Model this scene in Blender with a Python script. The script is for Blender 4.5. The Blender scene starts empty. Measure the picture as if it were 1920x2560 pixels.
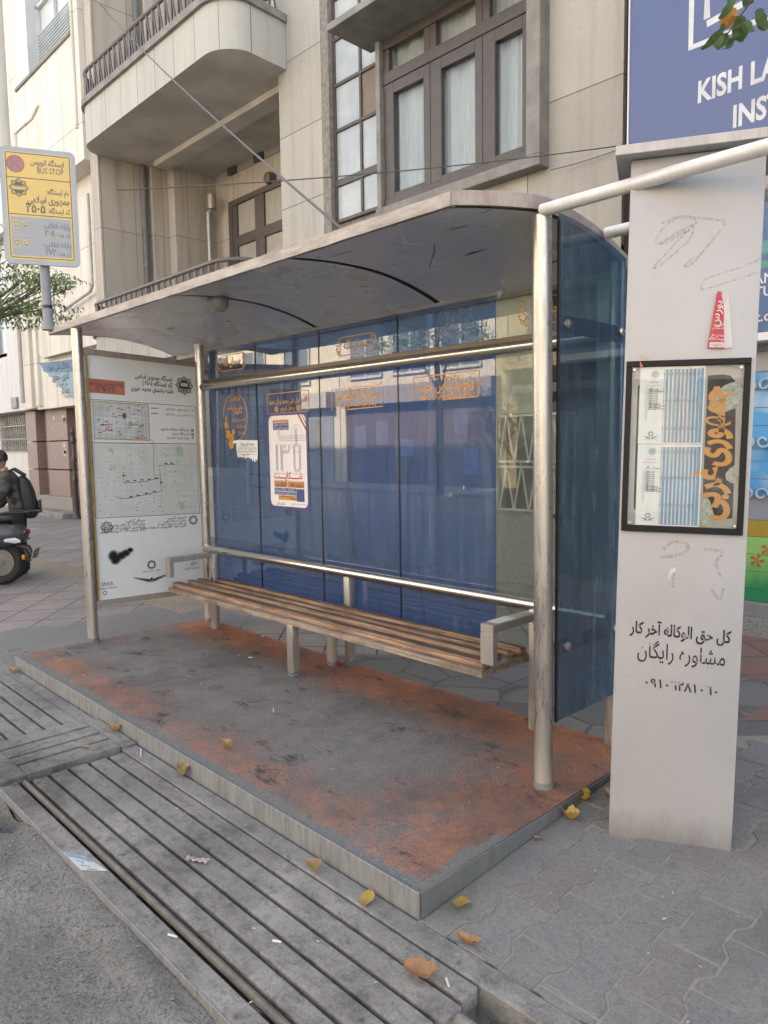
import bpy, bmesh, math, random
from mathutils import Vector, Matrix, noise
rad = math.radians
random.seed(11)
S = bpy.context.scene
COL = S.collection
# ------------------------------------------------------------------ camera
cd = bpy.data.cameras.new("camera")
cd.sensor_fit = 'HORIZONTAL'; cd.sensor_width = 36.0; cd.lens = 36.0 * 1835.54 / 1920.0
cd.clip_start = 0.05; cd.clip_end = 500.0
cam = bpy.data.objects.new("camera", cd); COL.objects.link(cam)
cam.location = (1.7613, -2.6244, 1.5)
cam.rotation_euler = (rad(84.748), rad(0.859), rad(46.035))
S.camera = cam
# ------------------------------------------------------------------ sky and sun
SUN_EL, SUN_AZ = 36.0, 8.0          # the sun stands behind the building row, so the pavement lies in its shade
W = bpy.data.worlds.new("World"); S.world = W; W.use_nodes = True
wn = W.node_tree.nodes; wl = W.node_tree.links
bg = wn["Background"]; sky = wn.new("ShaderNodeTexSky"); sky.sky_type = 'NISHITA'; sky.sun_disc = False
sky.sun_elevation = rad(SUN_EL); sky.sun_rotation = rad(-SUN_AZ)
sky.air_density = 0.8; sky.dust_density = 4.0; sky.ozone_density = 0.6
bw = wn.new('ShaderNodeRGBToBW'); hz = wn.new('ShaderNodeMix'); hz.data_type = 'RGBA'; hz.inputs[0].default_value = 0.68; wl.new(sky.outputs[0], bw.inputs[0]); wl.new(sky.outputs[0], hz.inputs[6]); wl.new(bw.outputs[0], hz.inputs[7]); wl.new(hz.outputs[2], bg.inputs[0]); bg.inputs[1].default_value = 0.15   # a dusty, whitish city sky
sd = bpy.data.lights.new("sun", 'SUN'); sd.energy = 5.0; sd.angle = rad(0.5); sd.color = (1.0, 0.86, 0.68)
sun = bpy.data.objects.new("sun", sd); COL.objects.link(sun)
sun.location = (0, 20, 30)
_sv = Vector((-math.sin(rad(SUN_AZ)) * math.cos(rad(SUN_EL)), math.cos(rad(SUN_AZ)) * math.cos(rad(SUN_EL)), math.sin(rad(SUN_EL))))
sun.rotation_euler = _sv.to_track_quat('Z', 'Y').to_euler()
S.view_settings.view_transform = 'Standard'; S.view_settings.look = 'None'
S.view_settings.exposure = 3.12; S.view_settings.gamma = 1.0
S.cycles.max_bounces = 10; S.cycles.transparent_max_bounces = 16; S.cycles.sample_clamp_indirect = 6.0
S.cycles.use_denoising = True; S.cycles.caustics_reflective = False; S.cycles.caustics_refractive = False

# ------------------------------------------------------------------ mesh building helpers
class MB:
    """collects shapes; build() links them as ONE mesh object"""
    def __init__(s): s.v = []; s.f = []; s.m = []; s.k = 0
    def add(s, vs, fs, k=None):
        o = len(s.v); s.v += [tuple(v) for v in vs]
        for f in fs: s.f.append([o + i for i in f]); s.m.append(s.k if k is None else k)
        return s
    def bm(s, bm, M=None, k=None):
        bm.verts.index_update()
        vs = [(M @ v.co) if M else v.co.copy() for v in bm.verts]
        s.add(vs, [[v.index for v in f.verts] for f in bm.faces], k); bm.free(); return s
    def box(s, x0, x1, y0, y1, z0, z1, bev=0.0, M=None, seg=1):
        bm = bmesh.new(); bmesh.ops.create_cube(bm, size=1)
        for v in bm.verts:
            v.co = Vector(((x0 + x1) / 2 + v.co.x * (x1 - x0), (y0 + y1) / 2 + v.co.y * (y1 - y0), (z0 + z1) / 2 + v.co.z * (z1 - z0)))
        if bev > 0: bmesh.ops.bevel(bm, geom=bm.edges[:], offset=bev, segments=seg, profile=0.5, affect='EDGES')
        return s.bm(bm, M)
    def tube(s, pts, r, n=14, caps=True):
        pts = [Vector(p) for p in pts]; N = len(pts)
        rs = r if isinstance(r, (list, tuple)) else [r] * N
        t = [(pts[min(i + 1, N - 1)] - pts[max(i - 1, 0)]).normalized() for i in range(N)]
        up = Vector((0, 0, 1)) if abs(t[0].z) < 0.9 else Vector((1, 0, 0))
        a = t[0].cross(up).normalized(); vs = []
        for i in range(N):
            a = (a - t[i] * a.dot(t[i])).normalized(); b = t[i].cross(a)
            for j in range(n):
                q = 2 * math.pi * j / n
                vs.append(pts[i] + a * (math.cos(q) * rs[i]) + b * (math.sin(q) * rs[i]))
        fs = [[i * n + j, i * n + (j + 1) % n, (i + 1) * n + (j + 1) % n, (i + 1) * n + j] for i in range(N - 1) for j in range(n)]
        if caps: fs += [list(range(n))[::-1], [(N - 1) * n + j for j in range(n)]]
        return s.add(vs, fs)
    def bar(s, a, b, w, h, up=(0, 0, 1)):
        a, b = Vector(a), Vector(b); t = (b - a).normalized(); x = t.cross(Vector(up)).normalized(); y = x.cross(t)
        vs = [p + x * (sx * w / 2) + y * (sy * h / 2) for p in (a, b) for sx, sy in ((-1, -1), (1, -1), (1, 1), (-1, 1))]
        return s.add(vs, [[0, 1, 2, 3][::-1], [4, 5, 6, 7]] + [[i, (i + 1) % 4, 4 + (i + 1) % 4, 4 + i] for i in range(4)])
    def prism(s, poly, f0, f1):
        """poly: 2-D outline; f0, f1 map a 2-D point to the two end faces"""
        n = len(poly); vs = [f0(*p) for p in poly] + [f1(*p) for p in poly]
        return s.add(vs, [list(range(n))[::-1], [n + i for i in range(n)]] + [[i, (i + 1) % n, n + (i + 1) % n, n + i] for i in range(n)])
    def lathe(s, prof, c, n=20, axis='z'):
        vs = []
        for r, h in prof:
            for j in range(n):
                q = 2 * math.pi * j / n; p = (r * math.cos(q), r * math.sin(q), h)
                if axis == 'y': p = (p[0], p[2], p[1])
                if axis == 'x': p = (p[2], p[0], p[1])
                vs.append((c[0] + p[0], c[1] + p[1], c[2] + p[2]))
        m = len(prof)
        return s.add(vs, [[i * n + j, i * n + (j + 1) % n, (i + 1) * n + (j + 1) % n, (i + 1) * n + j] for i in range(m - 1) for j in range(n)] + [list(range(n)), [(m - 1) * n + j for j in range(n)]])
    def grid(s, nx, ny, fn, k=None):
        vs = [fn(i / nx, j / ny) for j in range(ny + 1) for i in range(nx + 1)]
        return s.add(vs, [[j * (nx + 1) + i, j * (nx + 1) + i + 1, (j + 1) * (nx + 1) + i + 1, (j + 1) * (nx + 1) + i] for j in range(ny) for i in range(nx)], k)
    def build(s, name, mats, parent=None, smooth=False, local=False, ang=35):
        me = bpy.data.meshes.new(name); me.from_pydata(s.v, [], s.f)
        for m in (mats if isinstance(mats, (list, tuple)) else [mats]): me.materials.append(m)
        me.polygons.foreach_set('material_index', s.m)
        bm = bmesh.new(); bm.from_mesh(me); bmesh.ops.recalc_face_normals(bm, faces=bm.faces[:]); bm.to_mesh(me); bm.free()
        if smooth: me.shade_smooth(); me.set_sharp_from_angle(angle=rad(ang))
        me.update()
        o = bpy.data.objects.new(name, me); COL.objects.link(o)
        if parent is not None: hang(o, parent, local)
        return o
def wmat(o):
    M = o.matrix_basis
    return (wmat(o.parent) @ o.matrix_parent_inverse @ M) if o.parent else M.copy()
def hang(o, parent, local=False):
    o.parent = parent
    o.matrix_parent_inverse = Matrix() if local else wmat(parent).inverted()
def tag(o, label=None, cat=None, group=None, kind=None):
    if label: o['label'] = label
    if cat: o['category'] = cat
    if group: o['group'] = group
    if kind: o['kind'] = kind
    return o
def thing(name, label, cat, loc=(0, 0, 0), rz=0.0, group=None):
    o = bpy.data.objects.new(name, None); COL.objects.link(o); o.empty_display_size = 0.2
    o.location = loc; o.rotation_euler = (0, 0, rz)
    return tag(o, label, cat, group)
def struct(mb, name, m, smooth=False):
    return tag(mb.build(name, m, smooth=smooth), kind='structure')

# ------------------------------------------------------------------ writing: Persian letters are joined here, Blender draws them one by one
AR = {'آ': (0xFE81, 2), 'ا': (0xFE8D, 2), 'ب': (0xFE8F, 4), 'پ': (0xFB56, 4), 'ت': (0xFE95, 4), 'ث': (0xFE99, 4), 'ج': (0xFE9D, 4), 'چ': (0xFB7A, 4), 'ح': (0xFEA1, 4), 'خ': (0xFEA5, 4),
      'د': (0xFEA9, 2), 'ذ': (0xFEAB, 2), 'ر': (0xFEAD, 2), 'ز': (0xFEAF, 2), 'س': (0xFEB1, 4), 'ش': (0xFEB5, 4), 'ص': (0xFEB9, 4), 'ض': (0xFEBD, 4), 'ط': (0xFEC1, 4), 'ظ': (0xFEC5, 4), 'ع': (0xFEC9, 4),
      'غ': (0xFECD, 4), 'ف': (0xFED1, 4), 'ق': (0xFED5, 4), 'ک': (0xFB8E, 4), 'گ': (0xFB92, 4), 'ل': (0xFEDD, 4), 'م': (0xFEE1, 4), 'ن': (0xFEE5, 4), 'و': (0xFEED, 2), 'ه': (0xFEE9, 4), 'ی': (0xFBFC, 4), 'ئ': (0xFE89, 4), 'ـ': (0x640, 0)}
def fa(t):
    out = []; i = 0
    cs = list(t)
    joinR = lambda c: c in AR and (AR[c][1] == 4 or c == 'ـ')
    while i < len(cs):
        c = cs[i]
        if c not in AR: out.append(c); i += 1; continue
        prev = i > 0 and joinR(cs[i - 1])
        if c == 'ل' and i + 1 < len(cs) and cs[i + 1] == 'ا':
            out.append(chr(0xFEFC if prev else 0xFEFB)); i += 2; continue
        if c == 'ـ': out.append(c); i += 1; continue
        nxt = AR[c][1] == 4 and i + 1 < len(cs) and cs[i + 1] in AR
        b = AR[c][0]
        out.append(chr(b + (3 if prev and nxt else 2 if nxt else 1 if prev else 0))); i += 1
    out = out[::-1]; r = []; j = 0               # runs of digits keep their own order
    dig = lambda ch: ch in '۰۱۲۳۴۵۶۷۸۹0123456789'
    while j < len(out):
        if dig(out[j]):
            k = j
            while k < len(out) and dig(out[k]): k += 1
            r += out[j:k][::-1]; j = k
        else:
            r.append({'(': ')', ')': '('}.get(out[j], out[j])); j += 1
    return ''.join(r)
_fc = {}
def glyphs(body, bold):
    if (body, bold) in _fc: return _fc[(body, bold)]
    c = bpy.data.curves.new('lettering', 'FONT'); c.body = body; c.size = 1.0; c.resolution_u = 3; c.offset = bold; c.fill_mode = 'FRONT'
    o = bpy.data.objects.new('lettering', c); COL.objects.link(o)
    dg = bpy.context.evaluated_depsgraph_get(); dg.update()
    ev = o.evaluated_get(dg); me = ev.to_mesh()
    r = ([v.co.copy() for v in me.vertices], [list(p.vertices) for p in me.polygons]); ev.to_mesh_clear()
    bpy.data.objects.remove(o); bpy.data.curves.remove(c); _fc[(body, bold)] = r
    return r

class Board:
    """a flat board with metre coordinates x (along) and y (up); at(x, y, off) gives the point in space"""
    def __init__(s, bl, br, tr, tl, n):
        s.c = [Vector(p) for p in (bl, br, tr, tl)]; s.n = Vector(n).normalized()
        s.W = ((s.c[1] - s.c[0]).length + (s.c[2] - s.c[3]).length) / 2; s.H = ((s.c[3] - s.c[0]).length + (s.c[2] - s.c[1]).length) / 2
    def at(s, x, y, off=0.0):
        u, v = x / s.W, y / s.H; a, b, c, d = s.c
        return a * (1 - u) * (1 - v) + b * u * (1 - v) + c * u * v + d * (1 - u) * v + s.n * off
def smooth(P, n=6):
    out = []
    for i in range(len(P) - 1):
        p0, p1, p2, p3 = (Vector(P[max(0, min(len(P) - 1, i + k))]) for k in (-1, 0, 1, 2))
        for j in range(n):
            t = j / n; out.append(tuple(.5 * ((2 * p1) + (p2 - p0) * t + (2 * p0 - 5 * p1 + 4 * p2 - p3) * t * t + (3 * p1 - p0 - 3 * p2 + p3) * t ** 3)))
    return out + [tuple(P[-1])]
class Ink(MB):
    """flat marks on a board"""
    def __init__(s, board, off=0.0015): super().__init__(); s.b = board; s.o = off
    def poly(s, pts): return s.add([s.b.at(x, y, s.o) for x, y in pts], [list(range(len(pts)))])
    def rect(s, x0, x1, y0, y1): return s.poly([(x0, y0), (x1, y0), (x1, y1), (x0, y1)])
    def line(s, pts, w, close=False):
        P = [Vector(p) for p in pts]; n = len(P)
        if close: P = P + [P[0]]
        vs = []
        for i, p in enumerate(P):
            if close: a, b = P[(i - 1) % n], P[(i + 1) % n]
            else: a, b = P[max(i - 1, 0)], P[min(i + 1, len(P) - 1)]
            t = (b - a); t = t.normalized() if t.length > 1e-9 else Vector((1, 0))
            q = Vector((-t.y, t.x)) * w / 2; vs += [p + q, p - q]
        return s.add([s.b.at(v.x, v.y, s.o) for v in vs], [[2 * i, 2 * i + 1, 2 * i + 3, 2 * i + 2] for i in range(len(P) - 1)])
    def rbox(s, x0, x1, y0, y1, w, r=0.0):
        return s.line(rrect(x0, x1, y0, y1, r), w, True)
    def disc(s, x, y, rx, ry=None, n=20): return s.poly([(x + rx * math.cos(6.2832 * i / n), y + (ry or rx) * math.sin(6.2832 * i / n)) for i in range(n)])
    def ring(s, x, y, rx, w, ry=None, n=28, a0=0, a1=360):
        full = a1 - a0 >= 360
        return s.line([(x + rx * math.cos(rad(a0 + (a1 - a0) * i / n)), y + (ry or rx) * math.sin(rad(a0 + (a1 - a0) * i / n))) for i in range(n if full else n + 1)], w, full)
    def star(s, x, y, r, w, n=8, k=0.78):
        return s.line([(x + (r if i % 2 == 0 else r * k) * math.sin(math.pi * i / n), y + (r if i % 2 == 0 else r * k) * math.cos(math.pi * i / n)) for i in range(2 * n)], w, True)
    def text(s, body, x, y, size, align='c', bold=0.0, rot=0.0, width=None, cond=1.0):
        """size: cap height-ish; align c, r or l about (x, y); width stretches the run to that many metres"""
        vs, fs = glyphs(body, bold)
        if not vs: return s
        x0 = min(v.x for v in vs); x1 = max(v.x for v in vs); sx = size * cond; sy = size
        if width: sx = width / max(x1 - x0, 1e-6); sy = min(size, sx * 1.5)
        ox = {'c': (x0 + x1) / 2, 'r': x1, 'l': x0}[align]; c, q = math.cos(rad(rot)), math.sin(rad(rot)); P = []
        for v in vs:
            a, b = (v.x - ox) * sx, v.y * sy
            P.append(s.b.at(x + a * c - b * q, y + a * q + b * c, s.o))
        return s.add(P, fs)
def rrect(x0, x1, y0, y1, r, n=5):
    if r <= 0: return [(x0, y0), (x1, y0), (x1, y1), (x0, y1)]
    out = []
    for cx, cy, a in ((x1 - r, y0 + r, -90), (x1 - r, y1 - r, 0), (x0 + r, y1 - r, 90), (x0 + r, y0 + r, 180)):
        out += [(cx + r * math.cos(rad(a + 90 * i / n)), cy + r * math.sin(rad(a + 90 * i / n))) for i in range(n + 1)]
    return out

# ------------------------------------------------------------------ material helpers
class G:
    def __init__(s, name):
        s.m = bpy.data.materials.new(name); s.m.use_nodes = True; s.t = s.m.node_tree; s.t.nodes.clear()
        s.out = s.t.nodes.new('ShaderNodeOutputMaterial'); s.geo = None
    def n(s, typ, **kw):
        x = s.t.nodes.new(typ)
        for k, v in kw.items(): setattr(x, k, v)
        return x
    def put(s, sock, v):
        if hasattr(v, 'is_output'): s.t.links.new(v, sock)
        elif isinstance(v, (tuple, list)) and len(v) == 3 and sock.type == 'RGBA': sock.default_value = (*v, 1)
        else: sock.default_value = v
    def pos(s):
        if not s.geo: s.geo = s.n('ShaderNodeNewGeometry')
        return s.geo.outputs['Position']
    def nrm(s): s.pos(); return s.geo.outputs['Normal']
    def obj(s): return s.n('ShaderNodeTexCoord').outputs['Object']
    def vm(s, op, a, b):
        x = s.n('ShaderNodeVectorMath', operation=op); s.put(x.inputs[0], a); s.put(x.inputs[1], b); return x.outputs[0]
    def sep(s, v): x = s.n('ShaderNodeSeparateXYZ'); s.put(x.inputs[0], v); return x.outputs
    def comb(s, a, b, c):
        x = s.n('ShaderNodeCombineXYZ'); s.put(x.inputs[0], a); s.put(x.inputs[1], b); s.put(x.inputs[2], c); return x.outputs[0]
    def ma(s, op, a, b=0.0, c=None, clamp=False):
        x = s.n('ShaderNodeMath', operation=op, use_clamp=clamp); s.put(x.inputs[0], a); s.put(x.inputs[1], b)
        if c is not None: s.put(x.inputs[2], c)
        return x.outputs[0]
    def noise(s, scale, detail=4.0, rough=0.55, vec=None, stretch=None, dist=0.0):
        x = s.n('ShaderNodeTexNoise'); v = vec if vec is not None else s.pos()
        if stretch: v = s.vm('MULTIPLY', v, stretch)
        s.put(x.inputs['Vector'], v); x.inputs['Scale'].default_value = scale; x.inputs['Detail'].default_value = detail; x.inputs['Roughness'].default_value = rough; x.inputs['Distortion'].default_value = dist
        return x.outputs[0]
    def vor(s, scale, feature='F1', vec=None, out=0, rnd=1.0):
        x = s.n('ShaderNodeTexVoronoi', feature=feature); s.put(x.inputs['Vector'], vec if vec is not None else s.pos()); x.inputs['Scale'].default_value = scale; x.inputs['Randomness'].default_value = rnd
        return x.outputs[out]
    def ramp(s, f, lo, hi, a=0.0, b=1.0):
        x = s.n('ShaderNodeMapRange'); x.clamp = True
        s.put(x.inputs[0], f); s.put(x.inputs[1], lo); s.put(x.inputs[2], hi); s.put(x.inputs[3], a); s.put(x.inputs[4], b); return x.outputs[0]
    def mix(s, f, a, b):
        x = s.n('ShaderNodeMix', data_type='RGBA'); s.put(x.inputs[0], f); s.put(x.inputs[6], a); s.put(x.inputs[7], b); return x.outputs[2]
    def bump(s, h, strength=0.3, dist=0.01, prev=None):
        x = s.n('ShaderNodeBump'); x.inputs['Strength'].default_value = strength; x.inputs['Distance'].default_value = dist; s.put(x.inputs['Height'], h)
        if prev is not None: s.put(x.inputs['Normal'], prev)
        return x.outputs[0]
    def pbr(s, col, rough=0.7, metal=0.0, normal=None, spec=0.5):
        p = s.n('ShaderNodeBsdfPrincipled'); s.put(p.inputs['Base Color'], col); s.put(p.inputs['Roughness'], rough); s.put(p.inputs['Metallic'], metal)
        p.inputs['Specular IOR Level'].default_value = spec
        if normal is not None: s.put(p.inputs['Normal'], normal)
        return p.outputs[0]
    def end(s, sh): s.t.links.new(sh, s.out.inputs[0]); return s.m
_pl = {}
def plain(name, col, rough=0.6, metal=0.0, var=0.25, scale=6.0, bump=0.15, spec=0.5, stretch=None, bscale=60.0):
    """a surface of one colour with some unevenness, dirt and grain"""
    if name in _pl: return _pl[name]
    g = G(name); d = g.noise(scale, 6, 0.6, stretch=stretch)
    c = g.mix(g.ramp(d, 0.3, 0.75), tuple(x * (1 - var) for x in col), tuple(min(1, x * (1 + var * 0.5)) for x in col))
    fine = g.noise(bscale, 5, 0.65, stretch=stretch)
    c = g.mix(g.ramp(fine, 0.55, 0.9, 0, var), c, tuple(x * 0.55 for x in col))
    r = g.ramp(d, 0.2, 0.8, max(0.05, rough - 0.1), min(1, rough + 0.1))
    _pl[name] = g.end(g.pbr(c, r, metal, g.bump(fine, bump, 0.004) if bump else None, spec)); return _pl[name]

# --- ground materials
def m_asphalt():
    g = G('asphalt'); a = g.noise(3, 8, 0.65); b = g.noise(90, 3, 0.7); v = g.vor(140)
    c = g.mix(g.ramp(a, .3, .7), (.18, .177, .166), (.30, .295, .274))
    c = g.mix(g.ramp(b, .5, .75), c, (.06, .06, .06)); c = g.mix(g.ramp(v, .0, .25, .5, 0), c, (.30, .29, .27))
    gr = g.noise(75, 4, .8); c = g.mix(g.ramp(gr, .50, .64, 0, .45), c, (.07, .07, .066)); c = g.mix(g.ramp(g.noise(62, 3, .8), .58, .70, 0, .5), c, (.36, .35, .32)); n = g.bump(gr, .9, .012); n = g.bump(b, .9, .008, n); n = g.bump(v, .5, .006, n); n = g.bump(g.noise(22, 5, .7), .9, .03, n)
    return g.end(g.pbr(c, .92, 0, n, .25))
def m_concrete(name='concrete', lo=(.145, .14, .133), hi=(.29, .28, .262), stain=(.042, .040, .039), spots=True):
    g = G(name); a = g.noise(3.2, 10, 0.7); b = g.noise(17, 8, 0.74, stretch=(.85, 1.1, 1)); f = g.noise(240, 3, .65); m = g.noise(75, 5, .7)
    c = g.mix(g.ramp(a, .36, .62), lo, hi)
    c = g.mix(g.ramp(b, .48, .70, 0, .75), c, stain); c = g.mix(g.ramp(m, .56, .72, 0, .4), c, hi); c = g.mix(g.ramp(f, .58, .8, 0, .5), c, tuple(x * 1.25 for x in hi))
    if spots: c = g.mix(g.ramp(g.noise(1.6, 7, .68), .50, .66, 0, .85), c, tuple(x * 1.3 for x in stain)); c = g.mix(g.ramp(g.vor(7, 'F1'), .03, .10, .75, 0), c, stain)
    gr = g.noise(120, 3, .8); c = g.mix(g.ramp(gr, .50, .66, 0, .45), c, stain); c = g.mix(g.ramp(g.noise(95, 2, .8), .60, .74, 0, .5), c, tuple(x * 1.3 for x in hi)); n = g.bump(f, .5, .003); n = g.bump(gr, .6, .006, n); n = g.bump(m, .45, .005, n); n = g.bump(b, .35, .008, n)
    return g.end(g.pbr(c, .84, 0, n, .3))
def m_turf():
    g = G('worn_orange_coating'); x, y, z = g.sep(g.pos())
    a = g.noise(1.4, 8, .66); b = g.noise(6, 8, .74); f = g.noise(190, 3, .75); ff = g.noise(420, 2, .7)
    back = g.ramp(y, .10, .42); right = g.ramp(x, -.75, -.02); front = g.ma('MULTIPLY', g.ramp(y, -.42, -.74), g.ramp(y, -.935, -.86))
    left = g.ma('MULTIPLY', g.ramp(x, -3.45, -3.8), .45)
    k = g.ma('MAXIMUM', g.ma('MAXIMUM', back, g.ma('MULTIPLY', right, .78)), g.ma('MAXIMUM', g.ma('MULTIPLY', front, .56), left))
    k = g.ma('ADD', k, g.ma('MULTIPLY', g.ma('SUBTRACT', a, .5), 1.6)); k = g.ma('ADD', k, g.ma('MULTIPLY', g.ma('SUBTRACT', b, .5), 1.3))
    k = g.ma('ADD', k, g.ma('MULTIPLY', g.ma('SUBTRACT', f, .5), 1.7))
    org = g.mix(g.ramp(b, .3, .7), (.34, .155, .105), (.63, .275, .145)); org = g.mix(g.ramp(a, .5, .68, 0, .45), org, (.22, .15, .125))
    gry = g.mix(g.ramp(b, .3, .7), (.21, .203, .20), (.36, .345, .335))
    gry = g.mix(g.ramp(k, -.05, .45, 0, .6), gry, (.25, .185, .16))
    k = g.ma('ADD', k, g.ma('MULTIPLY', g.ma('SUBTRACT', g.noise(17, 6, .7), .5), 1.2)); c = g.mix(g.ramp(k, .36, .84), gry, org)
    spot = g.noise(2.6, 8, .76, stretch=(1, 1.6, 1)); c = g.mix(g.ramp(spot, .56, .64, 0, .85), c, (.045, .044, .044)); c = g.mix(g.ramp(g.noise(.9, 6, .7), .48, .62, 0, .5), c, (.085, .08, .08))
    c = g.mix(g.ramp(f, .50, .66, 0, .7), c, (.05, .045, .045)); c = g.mix(g.ramp(ff, .56, .70, 0, .55), c, (.42, .39, .36))
    edge = g.ramp(g.ma('ADD', y, g.ma('MULTIPLY', g.ma('SUBTRACT', b, .5), .17)), -.886, -.866)      # bare cement along the steel edging
    side = g.ma('MULTIPLY', g.ramp(g.ma('ADD', x, g.ma('MULTIPLY', g.ma('SUBTRACT', b, .5), .16)), .085, .10), g.ma('MULTIPLY', g.ramp(y, -.42, -.47), g.ramp(y, -.98, -.90)));
    c = g.mix(side, c, g.mix(f, (.13, .135, .135), (.29, .295, .285)))
    c = g.mix(edge, g.mix(f, (.13, .135, .135), (.29, .295, .285)), c)
    gr = g.noise(105, 3, .8); c = g.mix(g.ramp(gr, .50, .64, 0, .45), c, (.06, .055, .052)); c = g.mix(g.ramp(g.noise(88, 2, .8), .60, .72, 0, .5), c, (.40, .36, .33)); n = g.bump(gr, .8, .008); n = g.bump(f, 1.0, .006, n); n = g.bump(ff, .6, .003, n); n = g.bump(g.noise(45, 5, .7), .5, .008, n); n = g.bump(b, .25, .02, n)
    return g.end(g.pbr(c, .95, 0, n, .2))
def m_sidewalk():
    g = G('sidewalk_paving'); P = g.pos(); x, y, z = g.sep(P)
    # diamond tiles laid at 45 degrees
    u = g.ma('ADD', g.ma('MULTIPLY', x, .7071), g.ma('MULTIPLY', y, .7071)); v = g.ma('SUBTRACT', g.ma('MULTIPLY', y, .7071), g.ma('MULTIPLY', x, .7071))
    br = g.n('ShaderNodeTexBrick', offset=0.0, squash=1.0); g.put(br.inputs['Vector'], g.comb(u, g.ma('ADD', v, .02), 0))
    br.inputs['Scale'].default_value = 1; br.inputs['Brick Width'].default_value = .39; br.inputs['Row Height'].default_value = .39; br.inputs['Mortar Size'].default_value = .009; br.inputs['Mortar Smooth'].default_value = .3
    br.inputs['Color1'].default_value = (0, 0, 0, 1); br.inputs['Color2'].default_value = (1, 1, 1, 1)
    a = g.noise(2.5, 7, .65); b = g.noise(30, 6, .7); tone = g.sep(br.outputs[0])[0]
    pink = g.mix(tone, (.235, .205, .195), (.295, .255, .24)); red = g.mix(tone, (.20, .092, .068), (.25, .12, .09))
    isred = g.ramp(x, -1.2, -.6); tile = g.mix(isred, pink, red); tile = g.mix(g.ramp(a, .35, .7, 0, .5), tile, (.13, .125, .122))
    tile = g.mix(br.outputs['Fac'], tile, (.075, .072, .07))
    # irregular flagstones behind the shelter
    wob = P
    edge = g.vor(3.1, 'DISTANCE_TO_EDGE', wob); cell = g.sep(g.vor(3.1, 'F1', wob, 1))[0]
    flag = g.mix(cell, (.105, .104, .103), (.165, .162, .158)); flag = g.mix(g.ramp(edge, .0, .035, 1, 0), flag, (.06, .06, .06))
    isflag = g.ma('MULTIPLY', g.ramp(g.ma('ADD', x, g.ma('MULTIPLY', g.ma('SUBTRACT', a, .5), .8)), -4.1, -3.95), g.ramp(g.ma('SUBTRACT', y, g.ma('MULTIPLY', x, .02)), 2.2, 2.15))
    isflag = g.ma('MULTIPLY', isflag, g.ramp(x, .35, .3))
    diag = g.ramp(g.ma('SUBTRACT', y, x), 1.068, 1.06)
    # grey slabs in front of the red tiles
    isflag = g.ma('MAXIMUM', g.ma('MULTIPLY', isflag, g.ramp(g.ma('SUBTRACT', y, x), 3.0, 2.9)), g.ma('MULTIPLY', diag, g.ramp(x, -.5, -.4)))
    c = g.mix(isflag, tile, flag)
    # poured cement round the shelter base
    d = g.ma('ADD', g.ma('MULTIPLY', g.ma('SUBTRACT', g.noise(1.7, 5, .6), .5), .9), g.ma('ADD', x, g.ma('MULTIPLY', y, -.25)))
    iscem = g.ma('MULTIPLY', g.ma('MULTIPLY', g.ramp(d, -4.9, -4.8), g.ramp(y, .98, .92)), g.ramp(x, -3.4, -3.6))
    cem = g.mix(b, (.12, .12, .118), (.215, .213, .205)); c = g.mix(iscem, c, cem)
    # raised yellow guide strip
    intac = g.ma('MULTIPLY', g.ma('MULTIPLY', g.ramp(y, .615, .625), g.ramp(y, 1.02, 1.01)), g.ramp(x, -4.30, -4.32))
    rib = g.ma('ABSOLUTE', g.ma('SUBTRACT', g.ma('FRACT', g.ma('MULTIPLY', y, 22)), .5)); xr = g.ma('ABSOLUTE', g.ma('SUBTRACT', g.ma('FRACT', g.ma('MULTIPLY', x, 9)), .5))
    ribm = g.ma('MULTIPLY', g.ramp(rib, .16, .24), g.ramp(xr, .47, .44)); tac = g.mix(ribm, (.16, .13, .10), (.34, .285, .20))
    c = g.mix(intac, c, tac)
    # sand that fills the joints under the zigzag pavers
    issand = g.ma('MULTIPLY', g.ramp(x, .10, .11), g.ramp(g.ma('SUBTRACT', y, x), .80, .79)); c = g.mix(issand, c, g.mix(b, (.21, .205, .175), (.32, .305, .255)))
    c = g.mix(g.ramp(b, .5, .75, 0, .55), c, (.055, .055, .055)); f = g.noise(240, 2, .6); c = g.mix(g.ramp(f, .58, .8, 0, .4), c, (.30, .29, .28))
    dirt = g.ramp(g.noise(.9, 6, .6), .4, .7, 0, .45); c = g.mix(dirt, c, (.12, .118, .115))
    h = g.ma('ADD', g.ma('MULTIPLY', br.outputs['Fac'], g.ma('SUBTRACT', isflag, 1)), g.ma('MULTIPLY', isflag, g.ramp(edge, 0, .04)))
    h = g.ma('ADD', h, g.ma('MULTIPLY', g.ma('MULTIPLY', intac, ribm), 1.0))
    n = g.bump(f, .3, .003); n = g.bump(b, .4, .008, n); n = g.bump(h, .6, .008, n)
    return g.end(g.pbr(c, .85, 0, n, .3))
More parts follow.
